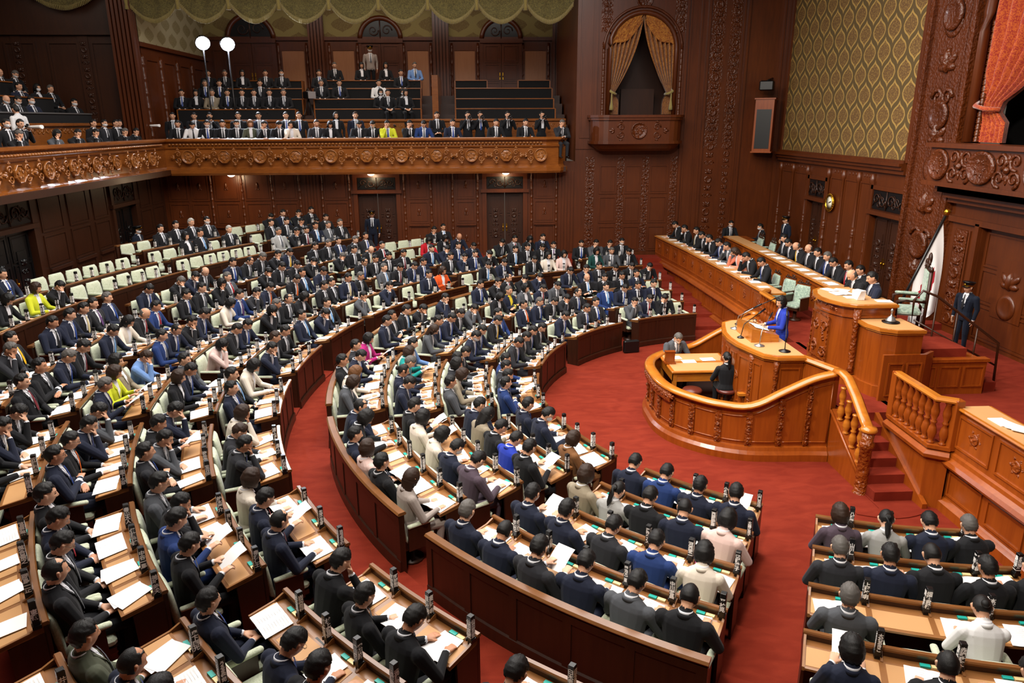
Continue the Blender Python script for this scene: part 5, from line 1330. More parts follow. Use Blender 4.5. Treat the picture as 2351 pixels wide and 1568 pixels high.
NAMES = {('out', 2, 0): '阿部祐美子 矢崎堅太郎 池畑浩太朗', ('out', 2, 1): '鈴木庸介 神津たけし 藤岡たかお 青柳仁士', ('out', 2, 2): '青山大人 伊藤俊輔 中谷一馬 美延映夫', ('out', 2, 3): '篠原豪 落合貴之 岡島一正 東徹',
 ('out', 1, 0): '浦野靖人 長野翔 柳沢剛', ('out', 1, 1): '新垣邦男 東山賢一 梅谷守 荒井優', ('out', 1, 2): '福井淳 源馬謙太郎 森田俊和 道下大樹', ('out', 1, 3): '稲富修二 森山浩行 近藤和也 山岡達丸',
 ('out', 0, 0): '仁木博文 辰巳直 石原宏', ('out', 0, 1): '稲田潤 金子容三 池田真実 会沢正', ('out', 0, 2): '尾崎朗 大石智志 神田潤一', ('out', 0, 3): '山際志 飯泉嘉 山井和 白石洋', ('out', 3, 0): '阿部司 高橋英明 仙田晃宏', ('out', 3, 1): '岩谷良平 村上智信 横山昭 遠藤敬',
 ('out', 3, 2): '奥下剛光 うるま譲司 金村龍 藤田文', ('out', 4, 0): '臼木秀剛 田中健 円より子', ('in', 'B', 0): '許斐亮 橋本幹彦 小竹凱 山口良治', ('in', 'B', 1): '佐々木 日野紗里亜 森ようすけ 西岡義高 大森江里子', ('in', 'B', 2): '浅野哲 鈴木義弘 深作ヘスス 河西宏一 沼崎満子',
 ('in', 'B', 3): '鳩山紀 角田秀 福田徹 菊池大二郎 中川宏昌 平林晃 山崎正恭'[0:99], ('in', 'R', 0): '八幡愛 堀川朋 守島正 中村はやと', ('in', 'R', 1): '山川仁 辰巳孝太郎 阿部弘樹 平岩征樹 島田洋一', ('in', 'R', 2): '上村英明 畑野君枝 本村伸子 市村浩 竹上裕子', ('in', 'R', 3): '大石あきこ 赤嶺政賢 田村貴昭 佐原若子 志位和',
 ('in', 'C', 0): '福田玄 大空幸星 原田和広 高橋永', ('in', 'C', 1): '川原田英世 五十嵐えり 岡田悟 沢村博 大塚小百合', ('in', 'C', 2): '下野幸助 市来伴子 たがや亮 藤原規真 村上智信', ('in', 'C', 3): '辻英之 松下玲子 水沼ひでゆき 篠田奈保子 鈴木敦 林佑美',
 ('in', 'D', 0): '眞野哲 波多野翼 大辻理奈 吉野翔', ('in', 'D', 1): '東田大 西川厚 土田慎 上田章 森洋', ('in', 'D', 2): '根本拓 長谷川晴 太刀川 山崎誠 井戸正枝', ('in', 'D', 3): '石川香織 岡本充功 鎌田さゆり 福森和歌子 野間健 川内博史'}
POOL = '山田正 佐藤公 鈴木俊一 高木啓 田中和 伊東良孝 井上信 中山展宏 小林茂 加藤竜 木原稔 松本洋平 森英介 平井卓 大野敬太郎 石原正敬 金子恭 福原淳 西野太亮 小泉龍 古川直 三谷英'.split()
# papers --------------------------------------------------------------
def paper_meshes():
    out = []
    q = MB()       # open booklet
    for s_ in (-1, 1):
        vs = []
        for i in range(7):
            u = i / 6; x = s_ * u * .205; z = .006 + .010 * math.sin(min(1, u * 1.6) * PI) * (1 - u * .5)
            vs += [(x, -.145, z), (x, .145, z)]
        q.add(vs, [(2 * i, 2 * i + 2, 2 * i + 3, 2 * i + 1) for i in range(6)], None, 0, True); q.add([(a, b, c - .005) for a, b, c in vs], [(2 * i, 2 * i + 2, 2 * i + 3, 2 * i + 1) for i in range(6)], None, 0, True)
    for r in range(9):
        for s_ in (-1, 1): q.box(s_ * .10 - .07, s_ * .10 + .07, .115 - r * .027, .118 - r * .027, .0172, .0175, None, 1)
    out.append(q.mesh('open_booklet', [M['paper'], plain('print_grey', 'dcdcdc', .8)]))
    q = MB(); q.box(-.105, .105, -.148, .148, .001, .006); out.append(q.mesh('paper_stack', M['paper']))
    q = MB(); q.box(-.105, .105, -.148, .148, .001, .003); Q = Matrix.Rotation(.22, 4, 'Z') @ Matrix.Translation((.05, .01, .003)); q.box(-.105, .105, -.148, .148, 0, .002, Q); out.append(q.mesh('loose_papers', M['paper']))
    q = MB(); vs = [(-.105, -.14, 0), (.105, -.14, 0), (-.105, -.02, .006), (.105, -.02, .006), (-.105, .08, .0), (.105, .08, 0), (-.105, .15, -.02), (.105, .15, -.02)]
    q.add(vs, [(0, 1, 3, 2), (2, 3, 5, 4), (4, 5, 7, 6)], None, 0, True); q.add([(a, b, c - .002) for a, b, c in vs], [(0, 1, 3, 2), (2, 3, 5, 4), (4, 5, 7, 6)], None, 0, True); out.append(q.mesh('held_papers', M['paper']))
    return out
PAP = paper_meshes()
# who sits where: suit, hair, pose (increasing angle); '-' empty; suffix m mask, tie letter after '/'
SEATS = {
 ('in', 'R', 0): 'Mq2 Lu1 Nk1 Kg4', ('in', 'R', 1): 'Dg2 Nk2 Kh1 Kk2 Kk1', ('in', 'R', 2): 'Gg3 - Jn5 Nk1 Lk1', ('in', 'R', 3): 'Nf6 Kh2 Kk1 Kk1 Kk2',
 ('in', 'B', 0): 'Nk1 Bk1 Nk2 Nk6', ('in', 'B', 1): 'Tq2 Lu1 Kk1 Nh1 Pf1', ('in', 'B', 2): 'Nk6m Nk2 Dk1 Bk1 Wf1', ('in', 'B', 3): 'Ng2 Nh1 Dk6 Nk1 Gk1 Kh1',
 ('in', 'C', 0): 'Nk2 Nk1m - Cq8', ('in', 'C', 1): 'Nk4 Tl1 Kk1 Ik1 Kk6', ('in', 'C', 2): 'Kk6 Wf6 Wf1 Nk1m Mk1', ('in', 'C', 3): 'Nh4 Kf1 Nk7 Pq7 Kk7 Am2',
 ('in', 'D', 0): 'Bk2 Dk2 Nk6 Bk3', ('in', 'D', 1): 'Kk1 Gk2 Df2 Tq1 Gk7', ('in', 'D', 2): 'Sk2 Eq6 Ng1 Nn2 Nk1', ('in', 'D', 3): 'Zf6 Dk3 Nk1 Kk7 WB1 Gq1',
 ('in', 'E', 0): 'Kk1 Dk1 Kk1 Dk1', ('in', 'E', 1): 'Bk7/b Kk1g/y - Nk1 Nk1m', ('in', 'E', 2): 'Gk5 Kk1 Nk1 Nk2 Gm1', ('in', 'E', 3): 'Nk4 - Kk5 Kk6/l Kk3 Nk2/g',
 ('in', 'F', 0): 'Dk7/b Dk6 - Nk1/b', ('in', 'F', 1): 'Dh2 Dk5 Kk1/g Ng2/b Nk7/o', ('in', 'F', 2): 'Gk1 Nk1/r Gf2 Ng3y Kf1', ('in', 'F', 3): 'Nk5/b Kk5/l Kh2/r Kk4/r Nk2/b -',
 ('in', 'G', 0): '- Kk5 Nk1/r Gk4', ('in', 'G', 1): '- Nk2 Nk2/k Nk1 Bk7/l', ('in', 'G', 2): '- Nk3/k Kk6/l Kk6/r Kx3/l', ('in', 'G', 3): 'Kk5 Kk1 Kk1 Dk2/g Nk4 Nk1/k',
 ('out', 2, 0): 'Wq2 Nk6/r Nh2/m', ('out', 2, 1): 'Gk2 Kk4 Bk6 Kk6', ('out', 2, 2): 'Kk7/k Nk8/r Kk8 Kh7/g', ('out', 2, 3): 'Kk1 Nk2 Dk1 Kk4',
 ('out', 1, 0): 'Wq4 Db1g Dk4g', ('out', 1, 1): 'Nk5 Kk6 Gk4 Dk3', ('out', 1, 2): 'Gk5/m Nk4 Kk2/o Nk3g', ('out', 1, 3): 'Kk5 Nk4/t Kk1 -',
 ('out', 0, 0): 'Wf1 Kk7/l Nk3', ('out', 0, 1): 'Gk7 Nk1 Kq2 -', ('out', 0, 2): 'Fb5 Tf7 Yq6 Ng6/p', ('out', 0, 3): 'Kk1/m Ng1/b Kk3 Kk7/m', ('out', 0, 4): 'Kk7/y Dg4 - Nf2 Dk2',
 ('out', -1, 0): 'Kk6 Kb2 Nk4/b', ('out', -1, 1): 'Nk1 Kk1g - Pf5', ('out', -1, 2): 'Nk1 Kk4 Nh1 Bk2', ('out', -1, 3): 'Bk2/r Kx1/r Wl1 Nk1/l', ('out', -1, 4): 'Ng7/b Dk7/p Kk2/t Nk2 Nk2/k',
 ('out', -2, 0): 'Kk7/l Nk5 Nk7/l', ('out', -2, 1): 'Kf1 Kh2 Kg2 Kf5', ('out', -2, 2): 'Nk1/o Dk4/p Bk2/p Wf1', ('out', -2, 3): 'Gg7/r Kf4 Kk2 Kk2/b', ('out', -2, 4): 'Kx1 Nk5/r Kg5 - Nk1',
 ('out', -3, 0): 'Nk4 - Gk4', ('out', -3, 1): 'Kg2 Nk2/t Kk7/g Kk2', ('out', -3, 2): '- Nk1 Nk7/l Kk1/o', ('out', -3, 3): 'Kk5/b Kk1 Kk1 Kk5', ('out', -3, 4): 'Nk1/y Kk4/b Kg1 Kh1 Nk2',
 ('out', -4, 0): 'Om6 Nk2/k - Wq4', ('out', -4, 1): 'Nk2 Nk1 Kk1/m Gg3/l', ('out', -4, 2): 'Kk2/m Kk2 Kk2 Kh1/b', ('out', -4, 3): 'Kk3/r Kx1/t Kk2 Kg5 -',
 ('out', -5, 0): 'Nk1/b Kk1/l -', ('out', -5, 1): 'Kk5 Nk2 Nk4/g Kk2', ('out', -5, 2): 'Nk1/k Nk2 Nk5 Nk2/l', ('out', -5, 3): 'Nx1/o Kf1 Rf1 - -', ('out', -5, 4): 'Kk7/l Kk4 - - -',
 ('out', -6, 0): 'Pf2 Wl2 Kk1/g', ('out', -6, 1): 'Kk2/p Kk1 Kk2/g Kk2/l', ('out', -6, 2): 'Nk2/b Kf1 Gk2/r Kk5', ('out', -6, 3): 'Kk4 Kx2 Kk6/b Kk7/l',
 ('out', -7, 0): 'Kk1 Gg2 Qf2', ('out', -7, 1): 'Kk2m Kk4 Gk4 Kk2/b', ('out', -7, 2): 'Wf2 Gq2 Kk2/y Wl4',
 ('out', 3, 0): 'Kk4 Kk2 Kk1', ('out', 3, 1): 'Nk7 - Nk1 Kk2', ('out', 3, 2): 'Vk7 Nh2 Kk2 Kk1', ('out', 3, 3): 'Kg7/t Nk5 Kk1 Nk2', ('out', 4, 0): 'Kk1 Kh1 Nk2',
 ('rear', -1, 0): 'Kk5/m Yq2 - Kf1 - Dg1', ('rear', -2, 0): '- - - - - -', ('rear', -3, 0): '- - - - - -', ('rear', -2, 1): '- - - - - -', ('rear', -3, 1): 'Kw7 - Kk7/l Kf7 - -', ('rear', -3, 2): 'Kk7m Kw7 Kk7 Kk7 - -',
 ('rear', -4, 0): 'Kg7 Gg7 Nk7/l Kk2/m Kk4/r Lg7', ('rear', -4, 1): 'Kk2 Kk5/b Kk4 Kk2 Kk7 -', ('rear', -4, 2): 'Kk2 Kk4/p Nk2 Kk5 - -', ('rear', -2, 2): '- - - - - -'}
GEN = 'Kk2 Kk1 Nk1 Nk2 Kk4 Dk1 Kg2 Kh1 Nk7 Dk3 Gg2 Kk5'.split()
def parse(s):
    if s == '-': return None
    d = dict(suit=s[0], hair=s[1], pose=s[2]); r = s[3:]
    tie = None
    if '/' in r: r, tie = r.split('/')
    if 'm' in r: d['mask'] = True
    if 'g' in r: d['glasses'] = True
    d['tie'] = tie if tie else ('b' if d['suit'] in 'ND' else 'g')
    if 'y' in r: d['shirt'] = 'y'; d['tie'] = None
    if d['suit'] in 'BO' and False: pass
    return d
POSEN = {'1': 'bent over papers', '2': 'with hands on desk', '3': 'with crossed arms', '4': 'with chin on hand', '5': 'with hand on forehead', '6': 'holding up papers', '7': 'leaning back', '8': 'looking down, legs crossed', '9': 'turning sideways'}
def order_words(ring, i, n, c):
    """position as seen in the photograph"""
    if c > 193: return '%s from left' % ORD[i]
    if c < 172: return '%s from left' % ORD[n - 1 - i]
    return '%s from far end' % ORD[i]
persons, chairs, plates, papers, tokens = [], [], [], [], []
rnd = random.Random(11)
used_rows = 0
for (b, k, R_, z, a0, a1, n, zf, ring) in ROWS:
    c = (a0 + a1) / 2
    if not any(in_view(pol(R_ + .3, a, z + .9)) for a in (a0, c, a1)): continue
    desk_row(b, k, R_, z, a0, a1, n, zf, ring); used_rows += 1
    st = SEATS.get((ring, b, k)); st = st.split() if st else None
    nm = NAMES.get((ring, b, k), '').split()
    for i in range(n):
        a = a0 + (a1 - a0) * (i + .5) / n
        p = pol(R_ + .77, a, z)
        vis = in_view(p + Vector((0, 0, .9)), 90)
        if not vis and not in_view(pol(R_ + .3, a, z + .7), 60): continue
        rz = R2(a + 180) - PI / 2
        Mw = Matrix.Translation(p) @ Matrix.Rotation(rz, 4, 'Z'); ow = order_words(ring, i, n, c); bn = bname(ring, b)
        where = '%s, %s row, %s' % (ow, ORD[k], bn)
        code = (st[i] if i < len(st) else '-') if st else rnd.choice(GEN)
        sp = parse(code)
        jig = Matrix.Translation((rnd.uniform(-.015, .015), rnd.uniform(-.03, .01), 0)) @ Matrix.Rotation(R2(rnd.uniform(-9, 9)), 4, 'Z')
        if vis: chairs.append((dist(p), Mw @ Matrix.Translation((0, .045, 0)), '%spale green chair, %s' % ('empty ' if sp is None else '', where), sp is None))
        if sp and vis:
            sp['skin'] = rnd.choice((0, 0, 1, 2)); fm_ = sp['hair'] in 'fqlmunB'
            if fm_ and sp['pose'] == '3': sp['pose'] = '2'
            if not fm_ and rnd.random() < .18: sp['glasses'] = True
            s_ = rnd.uniform(1.02, 1.08)
            who = '%s in %s, %s' % ('woman' if fm_ else 'man', SUITN[sp['suit']], POSEN[sp['pose']])
            hn = {'x': 'bald ', 'h': 'balding ', 'g': 'grey-haired ', 'w': 'white-haired '}.get(sp['hair'], '')
            lab = hn + who + ', ' + where
            if len(lab.replace(',', '').split()) > 16: lab = hn + '%s in %s, ' % ('woman' if fm_ else 'man', SUITN[sp['suit']]) + where
            persons.append((dist(p), sp, Mw @ jig @ Matrix.Scale(s_, 4), lab))
        # name block at the seat's higher-angle end, standing in the tray
        e = math.degrees(.035 / R_)
        pa = a0 + (a1 - a0) * (i + 1) / n - (e if c > 172 else 0)
        if c <= 172: pa = a0 + (a1 - a0) * i / n + e
        pp = pol(R_ + .075, pa, z + .755)
        name = nm[i] if i < len(nm) else rnd.choice(POOL)
        plates.append((dist(pp), Matrix.Translation(pp) @ Matrix.Rotation(R2(pa) + PI / 2, 4, 'Z') @ Matrix.Diagonal((1.2, 1.2, 1.25, 1)), name, 'black name block, ' + where))
        # papers on the writing surface
        tilt = Matrix.Translation(pol(R_ + .285, a, z + .7135)) @ Matrix.Rotation(rz, 4, 'Z') @ Matrix.Rotation(R2(8.3), 4, 'X')
        if ring == 'rear' and sp is None or (sp is None and rnd.random() < .5): continue
        pk = 3 if (sp and sp['pose'] == '6') else rnd.choice((0, 0, 0, 1, 2) if dist(p) < 16 else (1, 1, 2, 0))
        if pk == 3: pm = Mw @ Matrix.Translation((0, .50, .90)) @ Matrix.Rotation(R2(38), 4, 'X') @ Matrix.Scale(1.1, 4)
        else: pm = tilt @ Matrix.Translation((rnd.uniform(-.04, .04), -.01, .003)) @ Matrix.Rotation(rnd.uniform(-.18, .18), 4, 'Z')
        if pk == 0: pm = pm @ Matrix.Scale(1.0, 4)
        elif pk < 3: pm = pm @ Matrix.Scale(1.12, 4)
        papers.append((dist(p), pm, pk, ('open white booklet', 'stack of white papers', 'loose white papers', 'raised white papers')[pk] + ', ' + where))
        if dist(p) < 15.5: tokens.append((dist(p), a, R_, z, where, a1 - a0, n))
def split(lst, n): lst.sort(key=lambda q: q[0]); return lst[:n], lst[n:]
near, far = split(chairs, 300)
ch0 = None; pile = Pile()
for d, Mw, lab, emp in near:
    t = thing('chair', lab, 'chair', Mw, 'pale green chairs of the chamber')
    for nm_, me in CH: link(nm_, me, t)
for d, Mw, lab, emp in far:
    for nm_, me in CH: pile.add(me, Mw)
o = pile.build('chair')
if o: tag(o, 'the remaining pale green chairs in the far rows', 'chair', 'pale green chairs of the chamber', 'stuff')
near, far = split(plates, 300); pile = Pile()
for d, Mw, name, lab in near:
    bd, tx = plate_meshes(name); t = thing('name_block', lab, 'nameplate', Mw, 'black name blocks on the desks'); link('lettering', tx, link('block', bd, t))
for d, Mw, name, lab in far:
    bd, tx = plate_meshes(POOL[int(d * 7) % len(POOL)]); pile.add(bd, Mw); pile.add(tx, Mw)
o = pile.build('name_block')
if o: tag(o, 'the remaining black name blocks on the far desks', 'nameplate', 'black name blocks on the desks', 'stuff')
near, far = split(papers, 300); pile = Pile()
for d, Mw, pk, lab in near:
    o = link(('open_booklet', 'paper_stack', 'loose_papers', 'held_papers')[pk], PAP[pk], None); o.matrix_world = Mw; tag(o, lab, 'papers', 'white papers on the desks')
for d, Mw, pk, lab in far: pile.add(PAP[pk], Mw)
o = pile.build('papers')
if o: tag(o, 'the remaining white papers on the far desks', 'papers', 'white papers on the desks', 'stuff')
tk = {}
for nm_, mt, dx in (('teal_voting_tile', M['teal'], 0), ('cream_voting_tile', M['cream'], 1)):
    q = MB(); q.box(-.045, .045, -.022, .022, 0, .02); tk[nm_] = (q.mesh(nm_, mt), dx)
for d, a, R_, z, where, wd, n in tokens:
    for nm_, (me, dx) in tk.items():
        aa = a + wd / n * .12 + math.degrees(.1 * (dx - .5) / R_)
        o = link('voting_tile', me); o.matrix_world = Matrix.Translation(pol(R_ + .08, aa, z + .719)) @ Matrix.Rotation(R2(aa) + PI / 2, 4, 'Z')
        tag(o, ('teal' if dx == 0 else 'cream') + ' voting tile, ' + where, 'tile', 'voting tiles in the desk trays')
# curved backs behind the last row of each block
for b, c in IN_C.items():
    R_ = R_IN[4]; hw = 12.25 - math.degrees(.31 / R_); a0, a1 = c - hw, c + hw; z = .44; seg = 64
    if b == 'R': continue
    t = thing('bench_back', 'dark curved partition with a light rail behind the %s' % bname('in', b), 'partition', None, 'curved partitions behind the inner blocks')
    q = MB(); q.arc([(R_ - .04, .50), (R_ + .03, .50), (R_ + .03, z + .95), (R_ - .04, z + .95)], a0, a1, seg, (CX, CY)); q.arc([(R_ + .03, z + .12), (R_ + .06, z + .12), (R_ + .05, z + .28), (R_ + .03, z + .30)], a0, a1, seg, (CX, CY))
    for i in range(6):
        a = a0 + .3 + (a1 - a0 - .6) * i / 5; q.arc([(R_ + .03, z + .1), (R_ + .042, z + .1), (R_ + .042, z + .93), (R_ + .03, z + .93)], a - .3, a + .3, 1, (CX, CY))
    q.arc([(R_ + .03, z + .84), (R_ + .042, z + .84), (R_ + .042, z + .93), (R_ + .03, z + .93)], a0, a1, seg, (CX, CY))
    q.build('back_panel', W['desk'], t)
    q = MB(); q.arc([(R_ - .06, z + .95), (R_ + .05, z + .95), (R_ + .06, z + .97), (R_ + .04, z + .995), (R_ - .05, z + .995), (R_ - .07, z + .97)], a0 - .05, a1 + .05, seg, (CX, CY)); q.build('top_rail', W['deskrail'], t)
for i, c in OUT_C.items():
    R_ = R_OUT[5] + .02; z = 1.08; yy = CY + R_ * math.sin(R2(c))
    if yy > 26.8 or not in_view(pol(R_, c, z + .9), 200): continue
    hw = 6.125 - math.degrees(.28 / R_); t = thing('bench_back', 'dark curved partition behind the %s' % bname('out', i), 'partition', None, 'curved partitions behind the outer blocks')
    q = MB(); q.arc([(R_ - .04, z - .1), (R_ + .03, z - .1), (R_ + .03, z + .93), (R_ - .04, z + .93)], c - hw, c + hw, 8, (CX, CY)); q.build('back_panel', W['desk'], t)
    q = MB(); q.arc([(R_ - .06, z + .93), (R_ + .05, z + .93), (R_ + .05, z + .97), (R_ - .06, z + .97)], c - hw, c + hw, 8, (CX, CY)); q.build('top_rail', W['deskrail'], t)
for i in REAR_C:
    for k in (3,):
        R_ = R_REAR[2] - .02 if i in (-1, 0) else R_REAR[k]; R_ = R_REAR[2] if i == -2 and False else R_; c = REAR_C[i]; z = 1.8
        xx = CX + R_ * math.cos(R2(c)); yy = CY + R_ * math.sin(R2(c))
        if xx < -11.4 or yy > 27.6: continue
        hw = 6.125 - math.degrees(.28 / R_); t = thing('bench_back', 'dark curved partition behind the %s' % bname('rear', i), 'partition', None, 'curved partitions behind the rear ring')
        q = MB(); q.arc([(R_ - .04, z - .3), (R_ + .03, z - .3), (R_ + .03, z + .9), (R_ - .04, z + .9)], c - hw, c + hw, 8, (CX, CY)); q.build('back_panel', W['desk'], t)
        q = MB(); q.arc([(R_ - .06, z + .9), (R_ + .05, z + .9), (R_ + .05, z + .94), (R_ - .06, z + .94)], c - hw, c + hw, 8, (CX, CY)); q.build('top_rail', W['deskrail'], t)
# ------------------------------------------------------------------ rostrum platform, benches, stairs
def balust(h, r=.055):
    return [(r * .9, 0), (r * .9, h * .04), (r * .55, h * .06), (r * .75, h * .12), (r * 1.15, h * .25), (r * .85, h * .38), (r * .5, h * .45), (r * .8, h * .48), (r * .8, h * .51), (r * .5, h * .54), (r * .95, h * .66), (r * 1.05, h * .75), (r * .6, h * .93), (r * .9, h * .96), (r * .9, h)]
X0 = 7.42                                                   # front face of the long benches
mb = MB(); mb.box(X0 + .1, XR + .2, -1, YF, 0, ZP); mb.box(6.55, X0 + .2, 11.85, 16.2, 0, ZP); mb.box(5.9, 6.6, 12.15, 15.9, .0, ZP)
mb.box(8.9, XR, -1, 11.2, ZP, ZP + .16); mb.box(8.9, XR, 17.0, YF, ZP, ZP + .16)
struct(mb, 'floor_rostrum', [M['carpet']])
def bench(name, pts, z0, zt, depth, label, mats, n, cat='bench', foot=True, grp=None):
    """long panelled bench; pts run so that the seated side is on the right of the direction of travel"""
    t = thing(name, label, cat, None, grp)
    q = MB()
    q.path([(0, 0), (0, zt - z0), (-.05, zt - z0), (-.05, 0)], [(x, y, z0) for x, y in pts])
    if foot: q.path([(0, 0), (.10, 0), (.10, .16), (.03, .2), (0, .22)], [(x, y, .14) for x, y in pts])
    if foot:
        q.path([(0, 0), (.05, .02), (.12, .05), (.15, .1), (.12, .16), (.05, .2), (.04, .26), (0, .28)], [(x, y, .88) for x, y in pts])
    q.build('bench_front', W['ros'], t)
    q = MB(); q.path([(.05, 0), (.06, .02), (.05, .045), (-.50, .045), (-.50, 0)], [(x, y, zt - .03) for x, y in pts]); q.build('bench_top', W['rosrail'], t)
    q = MB(); q.path([(-.0, 0), (-.0, .006), (-.46, .006), (-.46, 0)], [(x, y, zt + .014) for x, y in pts]); q.build('writing_surface', M['leather'], t)
    # panels
    tot = 0; seg = []
    for a, b in zip(pts[:-1], pts[1:]): L_ = math.hypot(b[0] - a[0], b[1] - a[1]); seg.append((a, b, L_)); tot += L_
    q = MB()
    for a, b, L_ in seg:
        m = max(1, round(n * L_ / tot)); d = ((b[0] - a[0]) / L_, (b[1] - a[1]) / L_)
        F_ = frame((a[0], a[1], 0), (-d[0] if False else d[0], d[1], 0), (0, 0, 1), (-d[1], d[0], 0))
        for i in range(m):
            u0, u1 = L_ * i / m + .06, L_ * (i + 1) / m - .06
            molding_rect(q, u0, u1, (z0 if not foot else 1.2) + .06, zt - .1, F_, .035, .02)
            if foot: molding_rect(q, u0, u1, .42, .84, F_, .035, .02)
            c = (u0 + u1) / 2; v = ((z0 if not foot else 1.2) + zt) / 2
            cv = MB(); cv.lathe([(.09, .0), (.09, .015), (.07, .02), (.05, .01), (.001, .03)], 12, F_ @ Matrix.Translation((c, v, 0)))
            for k in range(6): leafy(cv, c + .1 * math.cos(k * 1.05), v + .1 * math.sin(k * 1.05), .07, k * 1.05, F_)
            cv.build('carved_crest', W['rosc'], t)
    q.build('panel_moldings', W['ros'], t)
    return t
ZB = 1.90
bench('ministers_bench', [(7.48, 18.0), (7.42, 21.0), (7.28, 24.5), (7.0, 28.1)], .15, ZB, .5, 'long orange-brown ministers\' bench running from the far wall', None, 11, grp='long benches beside the rostrum')
bench('ministers_bench', [(7.42, 3.0), (7.46, 7.5), (7.48, 10.2)], .15, ZB, .5, 'long orange-brown bench at the right edge with papers', None, 8, grp='long benches beside the rostrum')
bench('ministers_bench', [(9.0, 17.2), (9.2, 22.5), (9.25, 26.6)], ZP, 2.08, .5, 'second long bench behind the front ministers\' bench', None, 9, foot=False, grp='long benches beside the rostrum')
# balustrades joining the benches to the stair heads
def balustrade(pts, zb, zt, n, label, side=1):
    t = thing('balustrade', label, 'balustrade')
    q = MB(); q.path([(-.07, 0), (-.08, .03), (-.05, .07), (.05, .07), (.08, .03), (.07, 0)], [(x, y, zt - .06) for x, y in pts]); q.build('handrail', W['rosrail'], t)
    q = MB(); q.path([(-.09, 0), (-.09, .06), (.09, .06), (.09, 0)], [(x, y, zb) for x, y in pts]); q.path([(-.06, -zb), (-.06, 0), (.06, 0), (.06, -zb)], [(x, y, zb) for x, y in pts])
    q.path([(-.14, -.14), (-.15, -.08), (-.08, -.03), (.08, -.03), (.15, -.08), (.14, -.14)], [(x, y, zb) for x, y in pts]); q.build('base_wall', W['ros'], t)
    tot = sum(math.hypot(b[0] - a[0], b[1] - a[1]) for a, b in zip(pts[:-1], pts[1:])); prof = balust(zt - zb - .12, .062)
    me = MB().lathe(prof, 12).mesh('baluster', W['ros'])
    for i in range(n):
        s_ = tot * (i + .7) / (n + .4)
        for a, b in zip(pts[:-1], pts[1:]):
            L_ = math.hypot(b[0] - a[0], b[1] - a[1])
            if s_ <= L_: break
            s_ -= L_
        s_ = min(s_, L_)
        link('baluster', me, t, Matrix.Translation((a[0] + (b[0] - a[0]) * s_ / L_, a[1] + (b[1] - a[1]) * s_ / L_, zb + .06)))
    q = MB(); q.bbox(pts[0][0] - .07, pts[0][0] + .07, pts[0][1] - .07, pts[0][1] + .07, zb, zt, .01); q.bbox(pts[-1][0] - .07, pts[-1][0] + .07, pts[-1][1] - .07, pts[-1][1] + .07, zb, zt, .01); q.build('end_post', W['ros'], t)
    return t
balustrade([(7.25, 11.55), (7.22, 10.35), (7.45, 10.2)], 1.18, 2.03, 8, 'turned wooden balustrade right of the red stairs')
balustrade([(7.25, 16.55), (7.25, 17.75), (7.48, 18.0)], 1.18, 2.03, 8, 'turned wooden balustrade behind the speaking woman, far side')
# stairs at the near side (and its twin at the far side)
def stairs(y0, y1, label, near=True):
    t = thing('stairs', label, 'stairs'); n = 7; q = MB()
    dy = (y1 - y0) / 6.0
    for i in range(n - 1):
        ya, yb = y0 + dy * i, y1
        if i == 0:
            lo, hi = 6.0, 7.22; P = []
            for k in range(9): a = k / 8; P.append((6.0 + 1.22 * a, y0 - (dy * .9) * math.sin(PI * (a * .8 + .12))))
            P += [(7.22, yb), (6.45, yb), (6.45, y0 + dy * .2), (6.0, y0 + dy * .2)]
            if not near: P = P[::-1]
            q.prism(P, .0, .165)
        else: q.box(6.47, 7.2, min(ya, yb), max(ya, yb), .165 * i - .02, .165 * (i + 1))
    q.build('steps', M['carpet'], t)
    q = MB(); s_ = 1 if near else -1
    # sloping string wall on the bench side
    q.prism([(y0 * 1.0, .0), (y1, .0), (y1, 1.15), (y0, .25)], 7.12, 7.2, Matrix(((0, 0, 1, 0), (1, 0, 0, 0), (0, 1, 0, 0), (0, 0, 0, 1))))
    q.build('string_wall', W['ros'], t)
    return t
stairs(10.15, 11.85, 'red carpeted stairs with curved bottom step up to the rostrum')
stairs(17.9, 16.2, 'far twin stairs behind the curved enclosure', False)
# the curved enclosure round the clerks' pit, with the sloping stair rail
half = [(3.62, CY), (3.64, 13.55), (3.78, 13.10), (4.05, 12.72), (4.45, 12.38), (4.95, 12.16), (5.5, 12.1), (6.0, 12.08), (6.40, 12.04)]
zz = [1.22, 1.22, 1.21, 1.20, 1.19, 1.22, 1.50, 1.74, 1.86]
full = [(x, 2 * CY - y) for x, y in half[::-1]][:-1] + half; fz = zz[::-1][:-1] + zz
def smooth(P, k=3):
    out = []
    for i in range(len(P) - 1):
        p0 = P[max(0, i - 1)]; p1 = P[i]; p2 = P[i + 1]; p3 = P[min(len(P) - 1, i + 2)]
        for j in range(k):
            u = j / k; out.append(tuple(.5 * ((2 * b) + (-a + c) * u + (2 * a - 5 * b + 4 * c - d) * u * u + (-a + 3 * b - 3 * c + d) * u ** 3) for a, b, c, d in zip(p0, p1, p2, p3)))
    out.append(tuple(P[-1])); return out
path3 = smooth([(x, y, z) for (x, y), z in zip(full, fz)], 4)
t = thing('curved_enclosure', 'bow shaped golden-brown wooden enclosure round the clerks\' pit', 'enclosure')
q = MB(); n = len(path3); vs = []
for x, y, z in path3:
    vs.append((x, y, .1)); vs.append((x, y, z - .05))
vi = []
for i, (x, y, z) in enumerate(path3):
    d = Vector((CX - 1.6 - x, CY - y)).normalized() * .07; vi.append((x + d.x, y + d.y, 0)); vi.append((x + d.x, y + d.y, z - .05))
